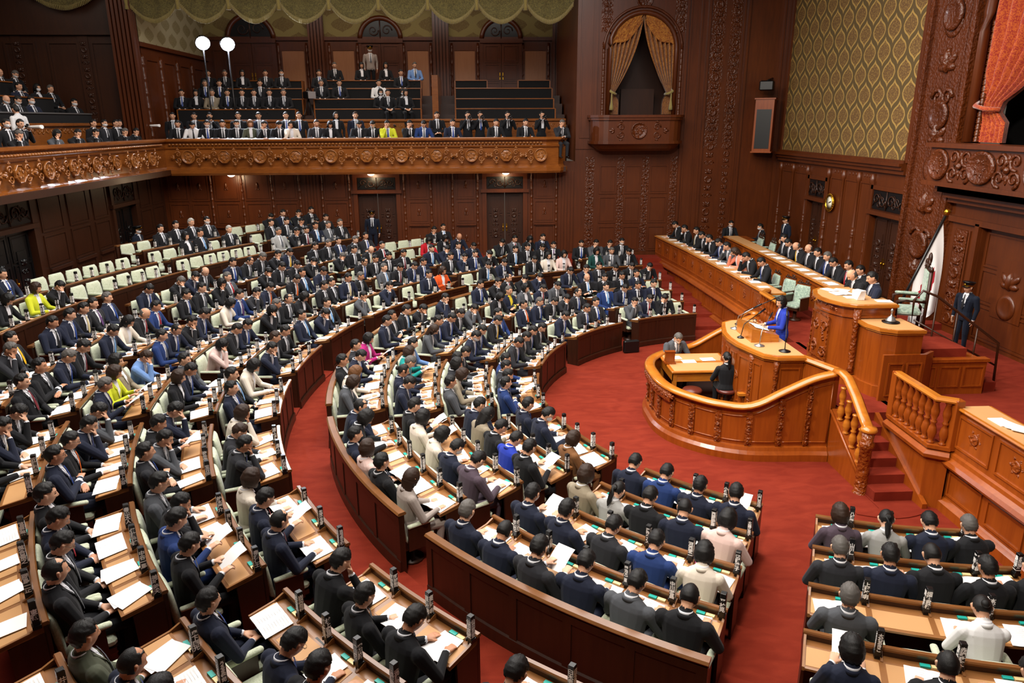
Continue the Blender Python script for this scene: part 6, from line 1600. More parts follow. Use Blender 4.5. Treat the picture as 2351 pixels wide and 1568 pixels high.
q.add(vs + vi, [(2 * i, 2 * i + 2, 2 * i + 3, 2 * i + 1) for i in range(n - 1)] + [(2 * n + 2 * i, 2 * n + 2 * i + 1, 2 * n + 2 * i + 3, 2 * n + 2 * i + 2) for i in range(n - 1)] + [(2 * i + 1, 2 * i + 3, 2 * n + 2 * i + 3, 2 * n + 2 * i + 1) for i in range(n - 1)])
flat = [(x, y, .14) for x, y, z in path3]
q.path([(-.0, 0), (-.12, 0), (-.12, .14), (-.07, .2), (-.05, .26), (0, .28)], flat)
for i in range(0, n - 3, 4):          # panel mouldings following the curve
    a, b = path3[i], path3[i + 4] if i + 4 < n else path3[-1]
    m = [Vector(path3[j]) for j in range(i, min(i + 5, n))]
    o = [Vector(((p.x - (CX - 1.6)) , (p.y - CY), 0)).normalized() * .012 for p in m]
    lo = [p.lerp(m[min(len(m) - 1, k + 1)], .0) for k, p in enumerate(m)]
    bot = [Vector((p.x, p.y, .50)) + d for p, d in zip(m, o)]; top = [Vector((p.x, p.y, p.z - .2)) + d for p, d in zip(m, o)]
    bot[0] = bot[0].lerp(bot[1], .35); top[0] = top[0].lerp(top[1], .35); bot[-1] = bot[-1].lerp(bot[-2], .35); top[-1] = top[-1].lerp(top[-2], .35)
    q.tube(bot, .014, 4); q.tube(top, .014, 4); q.tube([bot[0], top[0]], .014, 4); q.tube([bot[-1], top[-1]], .014, 4)
q.build('enclosure_wall', W['ros'], t)
q = MB()
rail = path3
q.path([(-.10, -.02), (-.12, .01), (-.10, .05), (-.03, .07), (.05, .07), (.10, .04), (.10, 0), (.06, -.03)], [(x, y, z - .03) for x, y, z in rail], None, 0, True)
q.build('handrail', W['rosrail'], t)
q = MB(); m_ = [p for p in path3 if 13.05 < p[1] < 16.9]
q.path([(-.09, -.26), (-.10, -.2), (-.085, -.05), (0, -.05), (0, -.26)], m_)
for p in m_[::1]:
    d = Vector((p[0] - (CX - 1.6), p[1] - CY, 0)).normalized()
    F_ = frame((p[0] + d.x * .09, p[1] + d.y * .09, p[2] - .155), (-d.y, d.x, 0), (0, 0, 1), (d.x, d.y, 0))
    leafy(q, 0, 0, .16, .5, F_); leafy(q, 0, 0, .16, PI - .5, F_); q.ell((0, 0, .01), (.03, .03, .02), 6, 4, F_)
q.build('carved_band', W['rosc'], t)
for i in range(4, n - 4, 4):
    q = MB(); x, y, z = path3[i]; d = Vector((x - (CX - 1.6), y - CY, 0)).normalized()
    F_ = frame((x + d.x * .005, y + d.y * .005, 0), (-d.y, d.x, 0), (0, 0, 1), (d.x, d.y, 0))
    q.box(-.05, .05, .42, z - .14, 0, .02, F_); carved_strip(q, .12, .46, z - .2, F_ @ Matrix.Translation((0, 0, .015))); q.build('carved_stile', W['rosc'], t)
# stair rail: from the enclosure's corner down to the newel post
def stair_rail(sy, label):
    Y = (lambda y: y) if sy > 0 else (lambda y: 2 * CY - y)
    t = thing('stair_rail', label, 'balustrade')
    P = [(6.42, Y(12.06), 1.90), (6.46, Y(11.9), 1.90), (6.47, Y(11.7), 1.86), (6.46, Y(11.35), 1.66), (6.44, Y(11.0), 1.42), (6.42, Y(10.78), 1.30)]
    q = MB(); q.path([(-.08, 0), (-.1, .03), (-.06, .08), (.06, .08), (.1, .03), (.08, 0)], [(a, b, c - .04) for a, b, c in P], None, 0, True)
    q.lathe([(.12, 0), (.14, .03), (.12, .08), (.001, .1)], 14, Matrix.Translation((6.42, Y(10.78), 1.26))); q.build('handrail', W['rosrail'], t)
    q = MB(); A = [(6.46, Y(12.0)), (6.46, Y(10.85))]
    zs = [1.18, .48]
    for x_ in (6.40, 6.50): pass
    vs = []
    for (x, y), z in zip(A, zs):
        for xx in (x - .06, x + .06): vs += [(xx, y, 0), (xx, y, z)]
    q.add(vs, [(0, 1, 5, 4), (2, 6, 7, 3), (1, 3, 7, 5), (4, 5, 7, 6), (0, 2, 3, 1)])
    q.tube([(6.38, Y(12.0), 1.15), (6.38, Y(10.85), .45)], .03, 5)
    q.build('string_wall', W['ros'], t)
    me = MB().lathe(balust(.62, .06), 12).mesh('baluster', W['rosrail'])
    for i in range(4):
        u = (i + .6) / 4.2; link('baluster', me, t, Matrix.Translation((6.46, Y(11.95 - 1.05 * u), 1.14 - .66 * u)))
    q = MB(); q.lathe([(.14, 0), (.14, .12), (.10, .15), (.11, .3), (.10, .34), (.095, .95), (.12, .98), (.12, 1.05), (.09, 1.08), (.11, 1.24)], 16, Matrix.Translation((6.42, Y(10.78), 0.02)))
    q.build('newel_post', W['rosc'], t); return t
stair_rail(1, 'golden-brown stair rail ending in a carved newel post')
stair_rail(-1, 'far stair rail hidden behind the rostrum, ending beside the bench')
# wall joining the podium to the enclosure corner
q = MB()
for Yf in (lambda y: y, lambda y: 2 * CY - y):
    q.path([(-.05, -1.9), (-.05, -.05), (.05, -.05), (.05, -1.9)], [(6.15, Yf(12.85), 1.92), (6.45, Yf(12.05), 1.90)])
tag(q.build('podium_side_wall', W['ros']), 'low wooden walls joining the podium to the enclosure', 'partition')
q = MB()
q.path([(-.09, 0), (-.1, .03), (-.06, .07), (.06, .07), (.1, .03), (.09, 0)], [(6.12, 12.9, 1.86), (6.45, 12.04, 1.86)])
tag(q.build('podium_side_rail', W['rosrail']), 'short golden handrail between podium and stair rail', 'handrail')
# pit floor, table, stools
mb = MB(); P = [(x + (.05 if x < 5 else 0), y) for x, y, z in path3]; mb.prism(P[::-1] if False else P, .0, .40); struct(mb, 'floor_pit', [plain('pit_floor', '2a1510', .6)])
t = thing('clerks_table', 'low clerks\' table with two tan leather tops in the pit', 'table')
q = MB(); q.bbox(4.02, 5.42, 14.15, 15.38, 1.14, 1.19, .012)
for x in (4.1, 5.34):
    for y in (14.23, 15.3): q.box(x - .04, x + .04, y - .04, y + .04, .4, 1.15)
q.box(4.06, 5.38, 14.2, 14.23, .95, 1.15); q.box(4.06, 4.09, 14.2, 15.34, .95, 1.15); q.build('table_frame', W['rosrail'], t)
for y0, y1 in ((14.19, 14.70), (14.83, 15.33)):
    q = MB(); q.box(4.08, 5.36, y0, y1, 1.19, 1.195); q.build('leather_top', M['leather'], t)
for n_, (x, y, lb) in enumerate(((4.38, 13.86, 'empty round brown leather stool in the clerks\' pit'), (5.08, 13.82, 'round brown leather stool under the seated ponytail clerk'), (4.4, 15.75, 'stool under the grey suited clerk in the pit'))):
    t = thing('stool', lb, 'stool', Matrix.Translation((x, y, .40)), 'round stools in the clerks\' pit')
    q = MB(); q.lathe([(.001, .44), (.17, .44), (.20, .46), (.205, .49), (.18, .52), (.001, .53)], 24, cap=False); q.build('cushion', plain('oxblood_leather', '5a241a', .3), t)
    q = MB(); q.lathe([(.17, 0), (.17, .03), (.06, .06), (.045, .1), (.07, .2), (.05, .3), (.045, .38), (.15, .44)], 16); q.build('pedestal', W['desk'], t)
q = MB(); q.box(3.98, 4.22, 14.62, 14.76, 1.195, 1.24); q.box(4.0, 4.2, 14.64, 14.74, 1.24, 1.46); q.box(3.99, 4.21, 14.63, 14.75, 1.46, 1.475)
tag(q.build('wooden_box', W['ros']), 'small wooden box standing on the clerks\' table', 'box')
for (x, y, r, lb) in ((4.3, 15.05, .1, 'white papers before the grey suited clerk'), (4.55, 14.78, 0, 'white sheets at the middle of the clerks\' table'), (5.0, 14.9, .05, 'white sheets near the far edge of the clerks\' table'), (5.25, 14.35, .3, 'papers in front of the ponytail clerk')):
    o = link('paper_stack', PAP[1]); o.matrix_world = Matrix.Translation((x, y, 1.198)) @ Matrix.Rotation(r + PI / 2, 4, 'Z'); tag(o, lb, 'papers', 'white papers on the clerks\' table')
for n_, y in enumerate((13.35, 16.25)):
    t = thing('pit_rail', ('low golden rail in the pit right of the stools', 'low golden rail in the pit behind the table')[n_], 'handrail')
    q = MB(); q.path([(-.06, 0), (-.06, .05), (.06, .05), (.06, 0)], [(5.15, y, .95), (5.98, y, .95)]); q.build('handrail', W['rosrail'], t)
    q = MB()
    for i in range(4): q.lathe(balust(.55, .045), 10, Matrix.Translation((5.2 + .22 * i, y, .40)))
    q.build('turned_posts', W['ros'], t)
# orator's podium
PO = [(6.12, 15.32), (5.62, 15.30), (5.42, 15.16), (5.32, 14.85), (5.20, 14.4), (5.17, CY)]; PO = PO + [(x, 2 * CY - y) for x, y in PO[:-1][::-1]]
def grown(P, o):
    c = Vector((6.1, CY)); out = []
    for x, y in P: d = Vector((x, y)) - c; d = d.normalized(); out.append((x + d.x * o if x < 6.1 else x, y + d.y * o))
    return out
t = thing('orators_podium', 'carved wooden podium where the woman in blue speaks', 'podium')
q = MB(); q.prism(PO, .35, 1.93); q.prism(grown(PO, .07), .35, .55); q.prism(grown(PO, .03), .55, .62)
for k in range(len(PO) - 1):
    a, b = PO[k], PO[k + 1]; L_ = math.hypot(b[0] - a[0], b[1] - a[1])
    if L_ > .25 :
        d = ((b[0] - a[0]) / L_, (b[1] - a[1]) / L_); F_ = frame((a[0], a[1], 0), (d[0], d[1], 0), (0, 0, 1), (d[1], -d[0], 0)); molding_rect(q, .05, L_ - .05, .75, 1.72, F_, .03, .02)
q.build('podium_body', W['ros'], t)
q = MB(); q.prism(grown(PO, .04), 1.84, 1.89); q.prism(grown(PO, .09), 1.89, 1.945); q.prism(grown(PO, .06), 1.945, 1.96); q.build('podium_cornice', W['rosrail'], t)
q = MB(); q.prism(grown(PO, .0), 1.96, 1.966); q.build('leather_top', M['leather'], t)
q = MB()
for k in (1, 3, 7, 9): q.lathe([(.055, .62), (.055, .75), (.035, .8), (.06, 1.0), (.035, 1.4), (.05, 1.5), (.05, 1.7), (.065, 1.85)], 10, Matrix.Translation((PO[k][0], PO[k][1], 0)))
F_ = frame((5.2, 14.3, 0), (0, -1, 0), (0, 0, 1), (-1, 0, 0)); medallion(q, .27, 1.25, .2, F_)
for s_ in (-1, 1): spiral(q, .27 + s_ * .3, 1.25, .14, s_, .02, F_)
F_ = frame((5.62, 12.76, 0), (1, 0, 0), (0, 0, 1), (0, -1, 0)); medallion(q, .25, 1.2, .14, F_)
q.build('podium_carving', W['rosc'], t)
t = thing('lectern', 'slanted lectern box on the podium holding the speech papers', 'lectern')
q = MB(); q.prism([(5.42, 1.966), (5.98, 1.966), (5.98, 2.10), (5.42, 2.24)][::1], CY - .42, CY + .42, Matrix(((1, 0, 0, 0), (0, 0, 1, 0), (0, 1, 0, 0), (0, 0, 0, 1)))); q.build('lectern_box', W['rosrail'], t)
o = link('open_booklet', PAP[0]); o.matrix_world = Matrix.Translation((5.72, CY, 2.175)) @ Matrix.Rotation(R2(14), 4, 'Y') @ Matrix.Rotation(PI / 2, 4, 'Z'); tag(o, 'speech papers in front of the woman in blue', 'papers')
def mic(x, y, z, top, label, base=M['chrome'], r=.10):
    t = thing('microphone', label, 'microphone', None, 'microphones on the podium')
    q = MB(); q.lathe([(r, 0), (r, .015), (.03, .04), (.012, .05)], 18, Matrix.Translation((x, y, z))); q.build('microphone_base', base, t)
    q = MB(); P = [Vector((x, y, z + .03)), Vector((x, y, z + .25)).lerp(Vector(top), .15), Vector(top)]; q.tube(P, .009, 6); q.build('microphone_stem', base, t)
    q = MB(); d = (P[2] - P[1]).normalized(); q.tube([P[2], P[2] + d * .05, P[2] + d * .2], [.014, .02, .018], 8); q.build('microphone_head', M['black'], t)
mic(5.45, 14.62, 1.966, (5.7, 14.35, 2.48), 'grey based microphone left of the lectern'); mic(5.33, 13.95, 1.966, (5.72, 14.12, 2.42), 'black microphone with long boom before the lectern', M['black'], .07)
mic(5.50, 13.38, 1.966, (5.8, 13.75, 2.42), 'grey based microphone right of the lectern'); mic(5.85, 13.0, 1.966, (5.98, 13.35, 2.55), 'tall thin microphone on a black base, near podium corner', M['black'], .11)
mic(5.65, 14.95, 1.966, (6.2, 14.55, 2.62), 'black microphone with a raised boom at the podium\'s far corner', M['black'], .09)
q = MB(); q.lathe([(.035, 0), (.03, .01), (.008, .02), (.008, .09), (.035, .12), (.04, .2), (.036, .2)], 12, Matrix.Translation((5.86, 14.62, 1.966)))
m_ = plain('clear_glass', 'f4f8fa', .02); m_.node_tree.nodes['Principled BSDF'].inputs['Transmission Weight'].default_value = .95
tag(q.build('water_glass', m_), 'stemmed water glass standing left of the speech papers', 'glass')
# presiding speaker's desk, side desks, chairs
SPk = [(8.1, 14.75), (7.35, 14.75), (7.15, 14.6), (7.02, 14.3), (6.98, CY)]; SPk = SPk + [(x, 2 * CY - y) for x, y in SPk[:-1][::-1]]
mb = MB(); mb.box(7.6, 9.3, 12.78, 15.3, ZP, 2.03); mb.box(9.3, 9.9, 13.6, 15.0, ZP, 1.6); struct(mb, 'floor_speaker_platform', [M['carpet']])
def g2(P, o):
    c = Vector((8.0, CY)); out = []
    for x, y in P: d = (Vector((x, y)) - c).normalized(); out.append((x + d.x * o if x < 8.0 else x, y + d.y * o))
    return out
t = thing('speakers_desk', 'tall carved wooden desk of the presiding speaker', 'desk')
q = MB(); q.prism(SPk, ZP, 2.76); q.prism(g2(SPk, .08), ZP, ZP + .22); q.prism(g2(SPk, .04), ZP + .22, ZP + .28); q.prism(g2(SPk, .04), 2.52, 2.56)
for k in range(len(SPk) - 1):
    a, b = SPk[k], SPk[k + 1]; L_ = math.hypot(b[0] - a[0], b[1] - a[1])
    if L_ > .5: d = ((b[0] - a[0]) / L_, (b[1] - a[1]) / L_); molding_rect(q, .06, L_ - .06, 1.5, 2.45, frame((a[0], a[1], 0), (d[0], d[1], 0), (0, 0, 1), (d[1], -d[0], 0)), .03, .02)
q.build('desk_body', W['ros'], t)
q = MB(); q.prism(g2(SPk, .05), 2.70, 2.74); q.prism(g2(SPk, .11), 2.74, 2.79); q.build('desk_cornice', W['rosrail'], t)
q = MB(); q.prism(g2(SPk, .02), 2.79, 2.796); q.build('leather_top', M['leather'], t)
q = MB(); F_ = frame((7.0, CY, 0), (0, -1, 0), (0, 0, 1), (-1, 0, 0))
molding_rect(q, -.36, .36, 1.5, 2.45, F_, .03, .02)
for k in range(12): leafy(q, .2 * math.sin(k * 2.4), 1.95 + .32 * math.cos(k * 1.7), .16, k * 1.1, F_)
for s_ in (-1, 1): spiral(q, s_ * .17, 2.2, .13, s_, .02, F_); spiral(q, s_ * .17, 1.7, .13, -s_, .02, F_)
for k in (1, 7): q.lathe([(.07, ZP + .28), (.05, ZP + .35), (.065, 1.8), (.05, 2.3), (.07, 2.4), (.08, 2.7)], 12, Matrix.Translation((SPk[k][0], SPk[k][1], 0)))
for i in range(16):
    a = .6 + i * .12; p = SPk[3] if False else None
F2 = frame((7.02, 14.6, 0), (.0, -1, 0), (0, 0, 1), (-1, 0, 0))
for i in range(9): leafy(q, .1 + .13 * i, 2.63, .11, PI / 2 + (.7 if i % 2 else -.7), F_ @ Matrix.Translation((-.6, 0, 0)))
q.build('desk_carving', W['rosc'], t)
for n_, f_ in enumerate((lambda y: y, lambda y: 2 * CY - y)):
    t = thing('side_desk', ('curved side desk with glass dome right of the speaker\'s desk', 'far side desk left of the speaker\'s desk')[n_], 'desk', None, 'side desks of the speaker')
    P = [(8.2, f_(13.27)), (7.42, f_(13.27)), (7.40, f_(12.95)), (7.50, f_(12.65)), (7.72, f_(12.5)), (8.2, f_(12.48))]
    if n_ == 1: P = P[::-1]
    q = MB(); q.prism(P, ZP, 2.46); c = Vector((8.0, f_(12.9)))
    G = lambda o: [((c + (Vector(p) - c) * (1 + o)).x, (c + (Vector(p) - c) * (1 + o)).y) for p in P]
    q.prism(G(.1), ZP, ZP + .22); q.build('desk_body', W['ros'], t); q = MB(); q.prism(G(.06), 2.40, 2.44); q.prism(G(.12), 2.44, 2.50); q.build('desk_cornice', W['rosrail'], t)
    q = MB(); q.prism(G(.02), 2.50, 2.506); q.build('leather_top', M['leather'], t)
t = thing('handbell', 'silver and glass handbell on a black dish, side desk', 'bell', Matrix.Translation((7.85, 13.0, 2.507)))
q = MB(); q.lathe([(.001, 0), (.15, 0), (.16, .02), (.14, .025), (.001, .025)], 20, cap=False); q.build('dish', M['black'], t)
q = MB(); q.lathe([(.10, .03), (.09, .05), (.05, .11), (.02, .13), (.015, .2), (.03, .23), (.012, .27)], 16); q.build('bell', M['chrome'], t)
t = thing('speakers_chair', 'tall carved throne-like chair with grey-green back', 'chair', Matrix.Translation((8.85, 14.12, 2.03)) @ Matrix.Rotation(PI / 2 - .42, 4, 'Z'))
q = MB(); q.bbox(-.30, .30, -.22, .32, .36, .48, .04); q.build('seat', M['greenvel'], t)
q = MB(); q.bbox(-.26, .26, -.30, -.22, .52, 1.28, .03, Matrix.Translation((0, -.25, 0)) @ Matrix.Rotation(R2(7), 4, 'X') @ Matrix.Translation((0, .25, 0)) if False else None); q.build('backrest', M['greenvel'], t)
q = MB()
for s_ in (-1, 1): q.tube([(s_ * .31, -.27, .1), (s_ * .31, -.27, 1.30)], [.03, .035], 8); q.lathe([(.05, 0), (.03, .05), (.001, .1)], 8, Matrix.Translation((s_ * .31, -.27, 1.30))); q.tube([(s_ * .33, -.25, .68), (s_ * .34, .1, .70), (s_ * .33, .26, .66), (s_ * .33, .26, .36)], .035, 7); q.tube([(s_ * .28, .25, 0), (s_ * .28, .25, .38)], .03, 6); q.tube([(s_ * .28, -.25, 0), (s_ * .28, -.25, .38)], .03, 6)
q.box(-.31, .31, -.30, -.24, 1.27, 1.33); F_ = frame((0, -.24, 1.33), (-1, 0, 0), (0, 0, 1), (0, 1, 0))
spiral(q, -.13, .08, .11, -1, .025, F_); spiral(q, .13, .08, .11, 1, .025, F_); q.ell((0, -.26, 1.5), (.09, .04, .13), 10, 8); leafy(q, 0, .1, .2, PI / 2, F_)
q.build('carved_frame', W['walld'], t)
q = MB(); [q.bbox(s_ * .33 - .04, s_ * .33 + .04, -.2, .24, .69, .74, .015) for s_ in (-1, 1)]; q.build('arm_pads', M['greenvel'], t)
for i, (x, y, z) in enumerate(((7.55, 13.72, 2.80),)):
    for k in range(5):
        q = MB(); q.box(-.075, .075, -.10, .10, 0, .034); o = q.build('book', M['paper']); o.location = (x, y, z + .036 * k); o.rotation_euler = (0, 0, .1 * k); tag(o, '%s booklet from the bottom of the white pile beside the speaker' % ORD[k], 'book', 'booklets piled on the speaker\'s desk')
for i, (x, y, r) in enumerate(((7.45, 14.2, .1), (7.5, 13.85, 1.5), (7.6, 14.5, .8), (7.95, 13.5, 1.4), (7.35, 14.55, .3))):
    o = link('paper_stack', PAP[1 if i else 0]); o.matrix_world = Matrix.Translation((x, y, 2.80)) @ Matrix.Rotation(r, 4, 'Z'); tag(o, ('open booklet before the speaker', 'papers under the speaker\'s hands', 'papers before the bald official beside the speaker', 'papers at the near corner of the speaker\'s desk', 'papers at the far front corner of the speaker\'s desk')[i], 'papers')
# side steps box with red top and iron rail, flag, guards are placed with the people
q = MB(); q.path([(-.03, 0), (-.03, 1.0), (.03, 1.0), (.03, 0)], [(7.46, 12.42, ZP - .1), (8.25, 12.42, ZP - .1), (8.5, 12.6, ZP - .1)])
for a in (7.55, 7.9): molding_rect(q, a, a + .3, ZP + .1, 1.9, frame((0, 12.38, 0), (1, 0, 0), (0, 0, 1), (0, -1, 0)), .03, .02)
tag(q.build('side_partition', W['ros']), 'wooden side panel under the speaker\'s side desk', 'panel')
t = thing('platform_side_box', 'low panelled box with red carpet top beside the speaker\'s platform', 'platform')
q = MB(); q.box(8.2, 9.65, 12.65, 12.75, ZP, 1.80); q.box(9.55, 9.65, 12.75, 13.9, ZP, 1.80)
F_ = frame((8.2, 12.65, 0), (1, 0, 0), (0, 0, 1), (0, -1, 0))
for i in range(3): molding_rect(q, .06 + .47 * i, .47 + .47 * i, 1.3, 1.72, F_, .03, .02)
q.box(8.17, 9.68, 12.62, 12.78, 1.80, 1.86); q.build('box_panels', W['ros'], t)
q = MB(); q.box(8.27, 9.55, 12.75, 13.9, ZP, 1.76); q.box(9.65, 9.98, 12.75, 13.4, ZP, 1.34); q.build('carpet_top', M['carpet'], t)
t = thing('iron_handrail', 'curved dark metal handrail in front of the right guard', 'handrail')
q = MB(); q.tube([(8.75, 13.75, 1.76), (8.72, 13.75, 2.75), (8.85, 13.7, 2.95), (9.1, 13.6, 2.85), (10.3, 13.3, 1.95), (10.35, 13.3, 1.16)], .025, 8); q.tube([(8.75, 13.7, 2.35), (10.3, 13.3, 1.5)], .02, 6)
for u in (.0, .33, .66): q.tube([(9.1 + 1.2 * u, 13.6 - .3 * u, 2.83 - .87 * u), (9.1 + 1.2 * u, 13.6 - .3 * u, 1.2)], .018, 6)
q.build('rail_bars', W['walld'], t)
t = thing('flag', 'white national flag with red disc on a slanted black pole', 'flag')
q = MB(); A, B = Vector((9.0, 15.08, 1.62)), Vector((9.9, 15.0, 4.26)); q.tube([A, B], .03, 8); q.build('flag_pole', M['black'], t)
q = MB(); q.ell(tuple(B + (B - A).normalized() * .08), (.07, .07, .07), 12, 8); q.build('pole_finial', M['gold'], t)
q = MB(); vs = []; n_ = 14; m2 = 18
up = (B - A).normalized()
for j in range(m2 + 1):
    v = j / m2
    for i in range(n_ + 1):
        u = i / n_; top = B - up * .12 - up * (.95 * u if False else 0)
        p = B - up * (.15 + 1.30 * v * (1 if u < .02 else 1)) * (1 - u) - up * .15 * u
        p = B - up * (.12 + 1.25 * (v if True else 0)) * (1 - u) + Vector((0, 0, -.12)) * u + Vector((.12, -.28, -1.75 * v - .0)) * u
        h0 = B - up * (.10 + 1.28 * v); drop = 1.65 + .70 * v - .25 * v * v; h1 = B + Vector((.0 - .48 * v, -.16 + .1 * v, -.40 - drop))
        p = h0.lerp(h1, u) + Vector((.10 * math.sin(u * PI) * (1 - v), .05 * math.sin(v * 14 + u * 3) * u, 0)) + Vector((-.07, 0, 0)) * u * math.sin(v * 9)
        vs.append(tuple(p))
fs = [(j * (n_ + 1) + i, j * (n_ + 1) + i + 1, (j + 1) * (n_ + 1) + i + 1, (j + 1) * (n_ + 1) + i) for j in range(m2) for i in range(n_)]
fc = [1 if ((((f % n_) + .5) / n_ - .52) / .20) ** 2 + (((f // n_) + .5) / m2 - .5) ** 2 / .27 ** 2 < 1 else 0 for f in range(len(fs))]
for f, mt in zip(fs, fc): pass
b0 = len(q.v); q.v += vs; q.f += fs; q.m += fc; q.sm += [True] * len(fs)
q.build('flag_cloth', [plain('flag_white', 'ecebea', .8), plain('flag_red', 'a81022', .8)], t)
# official table at the far right, chairs there
t = thing('officials_table', 'small brown table of the masked officials near the far guard', 'table')
q = MB(); q.bbox(9.35, 10.25, 26.3, 27.2, 1.95, 2.0, .01); q.box(9.4, 10.2, 26.4, 27.1, ZP + .1, 1.95); q.build('table_body', W['ros'], t)
o = link('loose_papers', PAP[2]); o.matrix_world = Matrix.Translation((9.6, 26.7, 2.003)); tag(o, 'papers on the masked officials\' table', 'papers')
gc = []
for nm_, me in CH:
    m3 = me.copy(); m3.materials.clear(); m3.materials.append(M['greenvel'] if nm_ in ('seat', 'backrest', 'armrest') else W['walld']); gc.append((nm_, m3))
def gchair(x, y, z, rz, label):
    t = thing('velvet_chair', label, 'chair', TR(x, y, z, rz), 'grey-green velvet chairs on the rostrum')
    for nm_, me in gc: link(nm_, me, t)
    q = MB(); 
    for s_ in (-1, 1): spiral(q, s_ * .1, .99, .06, s_, .016, frame((0, -.25, 0), (-1, 0, 0), (0, 0, 1), (0, 1, 0)))
    q.box(-.2, .2, -.28, -.24, .93, .97); q.build('carved_crest', W['walld'], t)
# papers along the benches
for i in range(14):
    y = 27.6 - i * .68; x = 7.0 + .28 * min(1, (28.1 - y) / 3.6) + .14 * max(0, min(1, (24.5 - y) / 3.5)) + .25
    if y < 18.2: break
    o = link('paper_stack', PAP[(0, 1, 2, 1)[i % 4]]); o.matrix_world = Matrix.Translation((x, y, ZB + .022)) @ Matrix.Rotation(PI / 2 + rnd.uniform(-.2, .2), 4, 'Z'); tag(o, 'white papers on the front ministers\' bench, %s from the far wall' % (ORD + ['ninth', 'tenth', 'eleventh', 'twelfth', 'thirteenth', 'fourteenth'])[i], 'papers', 'papers on the front bench')
for i in range(10):
    y = 23.2 - i * .62
    o = link('paper_stack', PAP[(1, 2, 0)[i % 3]]); o.matrix_world = Matrix.Translation((9.4 - .02 * i, y, 2.102)) @ Matrix.Rotation(PI / 2 + rnd.uniform(-.2, .2), 4, 'Z'); tag(o, 'white papers on the rear officials\' bench, %s from the far end' % (ORD + ['ninth', 'tenth'])[i], 'papers', 'papers on the rear bench')
for k in range(6):
    q = MB(); q.box(-.11, .11, -.15, .15, 0, .012); o = q.build('paper_sheaf', M['paper']); o.location = (7.68 + .02 * k, 9.55 - .07 * k, ZB + .022 + .004 * k); o.rotation_euler = (0, 0, .15 * k); tag(o, 'fanned white sheaf on the right bench, %s from the left' % ORD[k], 'papers', 'fanned sheaves on the right bench')
q = MB(); q.box(-.1, .1, -.14, .14, 0, .02); o = q.build('green_booklet', plain('green_cover', '1f5a40', .5)); o.location = (7.72, 8.75, ZB + .03); o.rotation_euler = (0, 0, .3); tag(o, 'dark green booklet on the bench at the right edge', 'book')

# ------------------------------------------------------------------ people away from the member seats
def face(x, y, z, d, s_=1.0):
    """person whose forward direction is d = (dx, dy)"""
    return Matrix.Translation((x, y, z)) @ Matrix.Rotation(math.atan2(d[1], d[0]) - PI / 2, 4, 'Z') @ Matrix.Scale(s_, 4)
EXTRA = []
def ex(code, x, y, z, d, label, s_=1.0, **k):
    sp = parse(code) if code[2] in '123456789' else dict(suit=code[0], hair=code[1], pose=code[2:], tie='k'); sp.update(k); EXTRA.append((dist((x, y, z)), sp, face(x, y, z, d, s_), label))
L_ = (-1, 0)
ex('Ifspeak', 6.22, CY, ZP, (-1, .15), 'woman in royal blue suit standing and speaking at the podium', .97, trs='K', tie=None)
ex('Nk2', 8.05, 14.0, 1.95, (-1, .25), 'presiding speaker in navy suit at the tall desk', 1.02, tie='g')
ex('Kx1', 8.1, 14.72, 1.93, (-1, 0), 'bald official in black seated beside the presiding speaker', 1.0, tie='k')
ex('Gg1', 4.42, 15.62, .40, (.25, -1), 'masked grey-haired clerk in grey suit writing in the pit', 1.0, mask=True)
ex('Ku2', 5.06, 13.80, .42, (.1, 1), 'ponytail clerk in black seated on a stool in the pit', .97, trs='K')
ex('Ukguard', 10.85, 15.2, ZP, (-.9, -.35), 'uniformed guard in peaked cap standing beside the flag', .95, cap=True)
ex('Ukguard', 10.9, 25.2, 1.31, (-1, -.1), 'uniformed guard in peaked cap standing behind the rear bench', .97, cap=True)
ex('Ukguard', -3.95, 27.9, ZT + .12, (.1, -1), 'uniformed guard in peaked cap at the far double door', .98, cap=True)
ex('Ukguard', -11.35, 24.9, ZT, (1, -.1), 'masked guard standing in the dark left doorway', 1.0, cap=True, mask=True)
code = ['Kk1/k', 'Kk4', 'Kk2/t', 'Kk1', 'Kk4g', 'Nk1', 'Gk4', 'Xm5', 'Kk5/k', 'Kk1/b']
lab = ['man in black at the far end of the front ministers\' bench', 'second man from far end, front ministers\' bench, hand at chin', 'third man from far end on the front ministers\' bench', 'fourth man from far end on the front ministers\' bench', 'fifth man on the front ministers\' bench, with glasses', 'man in navy bending low at the front ministers\' bench', 'man in grey left of the pink jacket on the front bench', 'woman in salmon pink jacket holding her head at the bench', 'man right of the pink jacket with hand on his forehead', 'nearest man on the front ministers\' bench, reading papers']
ys = [27.5, 26.4, 25.6, 24.8, 24.0, 23.2, 22.4, 21.6, 20.7, 19.75]
for c_, l_, y in zip(code, lab, ys):
    x = 7.0 + .28 * min(1, (28.1 - y) / 3.6) + .14 * max(0, min(1, (24.5 - y) / 3.5)) + .75
    ex(c_, x, y, ZP + .03, (-1, -.0), l_, 1.08); gchair(x + .02, y, ZP, PI / 2, 'velvet chair on the front bench row, %s from the far wall' % (ORD + ['ninth', 'tenth'])[ys.index(y)])
gchair(8.3, 19.0, ZP, PI / 2 + .3, 'empty velvet chair right of the nearest minister'); gchair(8.35, 18.2, ZP, PI / 2 + .5, 'empty velvet chair behind the speaking woman')
code = ['Kk2', 'Kk1', 'Kx1/y', 'Kx2', 'Kk2/k', 'Ng2/b', 'Kk1', 'Kk2/r', 'Kk2/k']
for i, c_ in enumerate(code):
    y = 22.9 - .66 * i; x = 9.25 + .75 - .03 * i
    ex(c_, x, y, ZP + .16, (-1, 0), 'official in dark suit, rear bench, %s from the far end' % (ORD + ['ninth'])[i], 1.07)
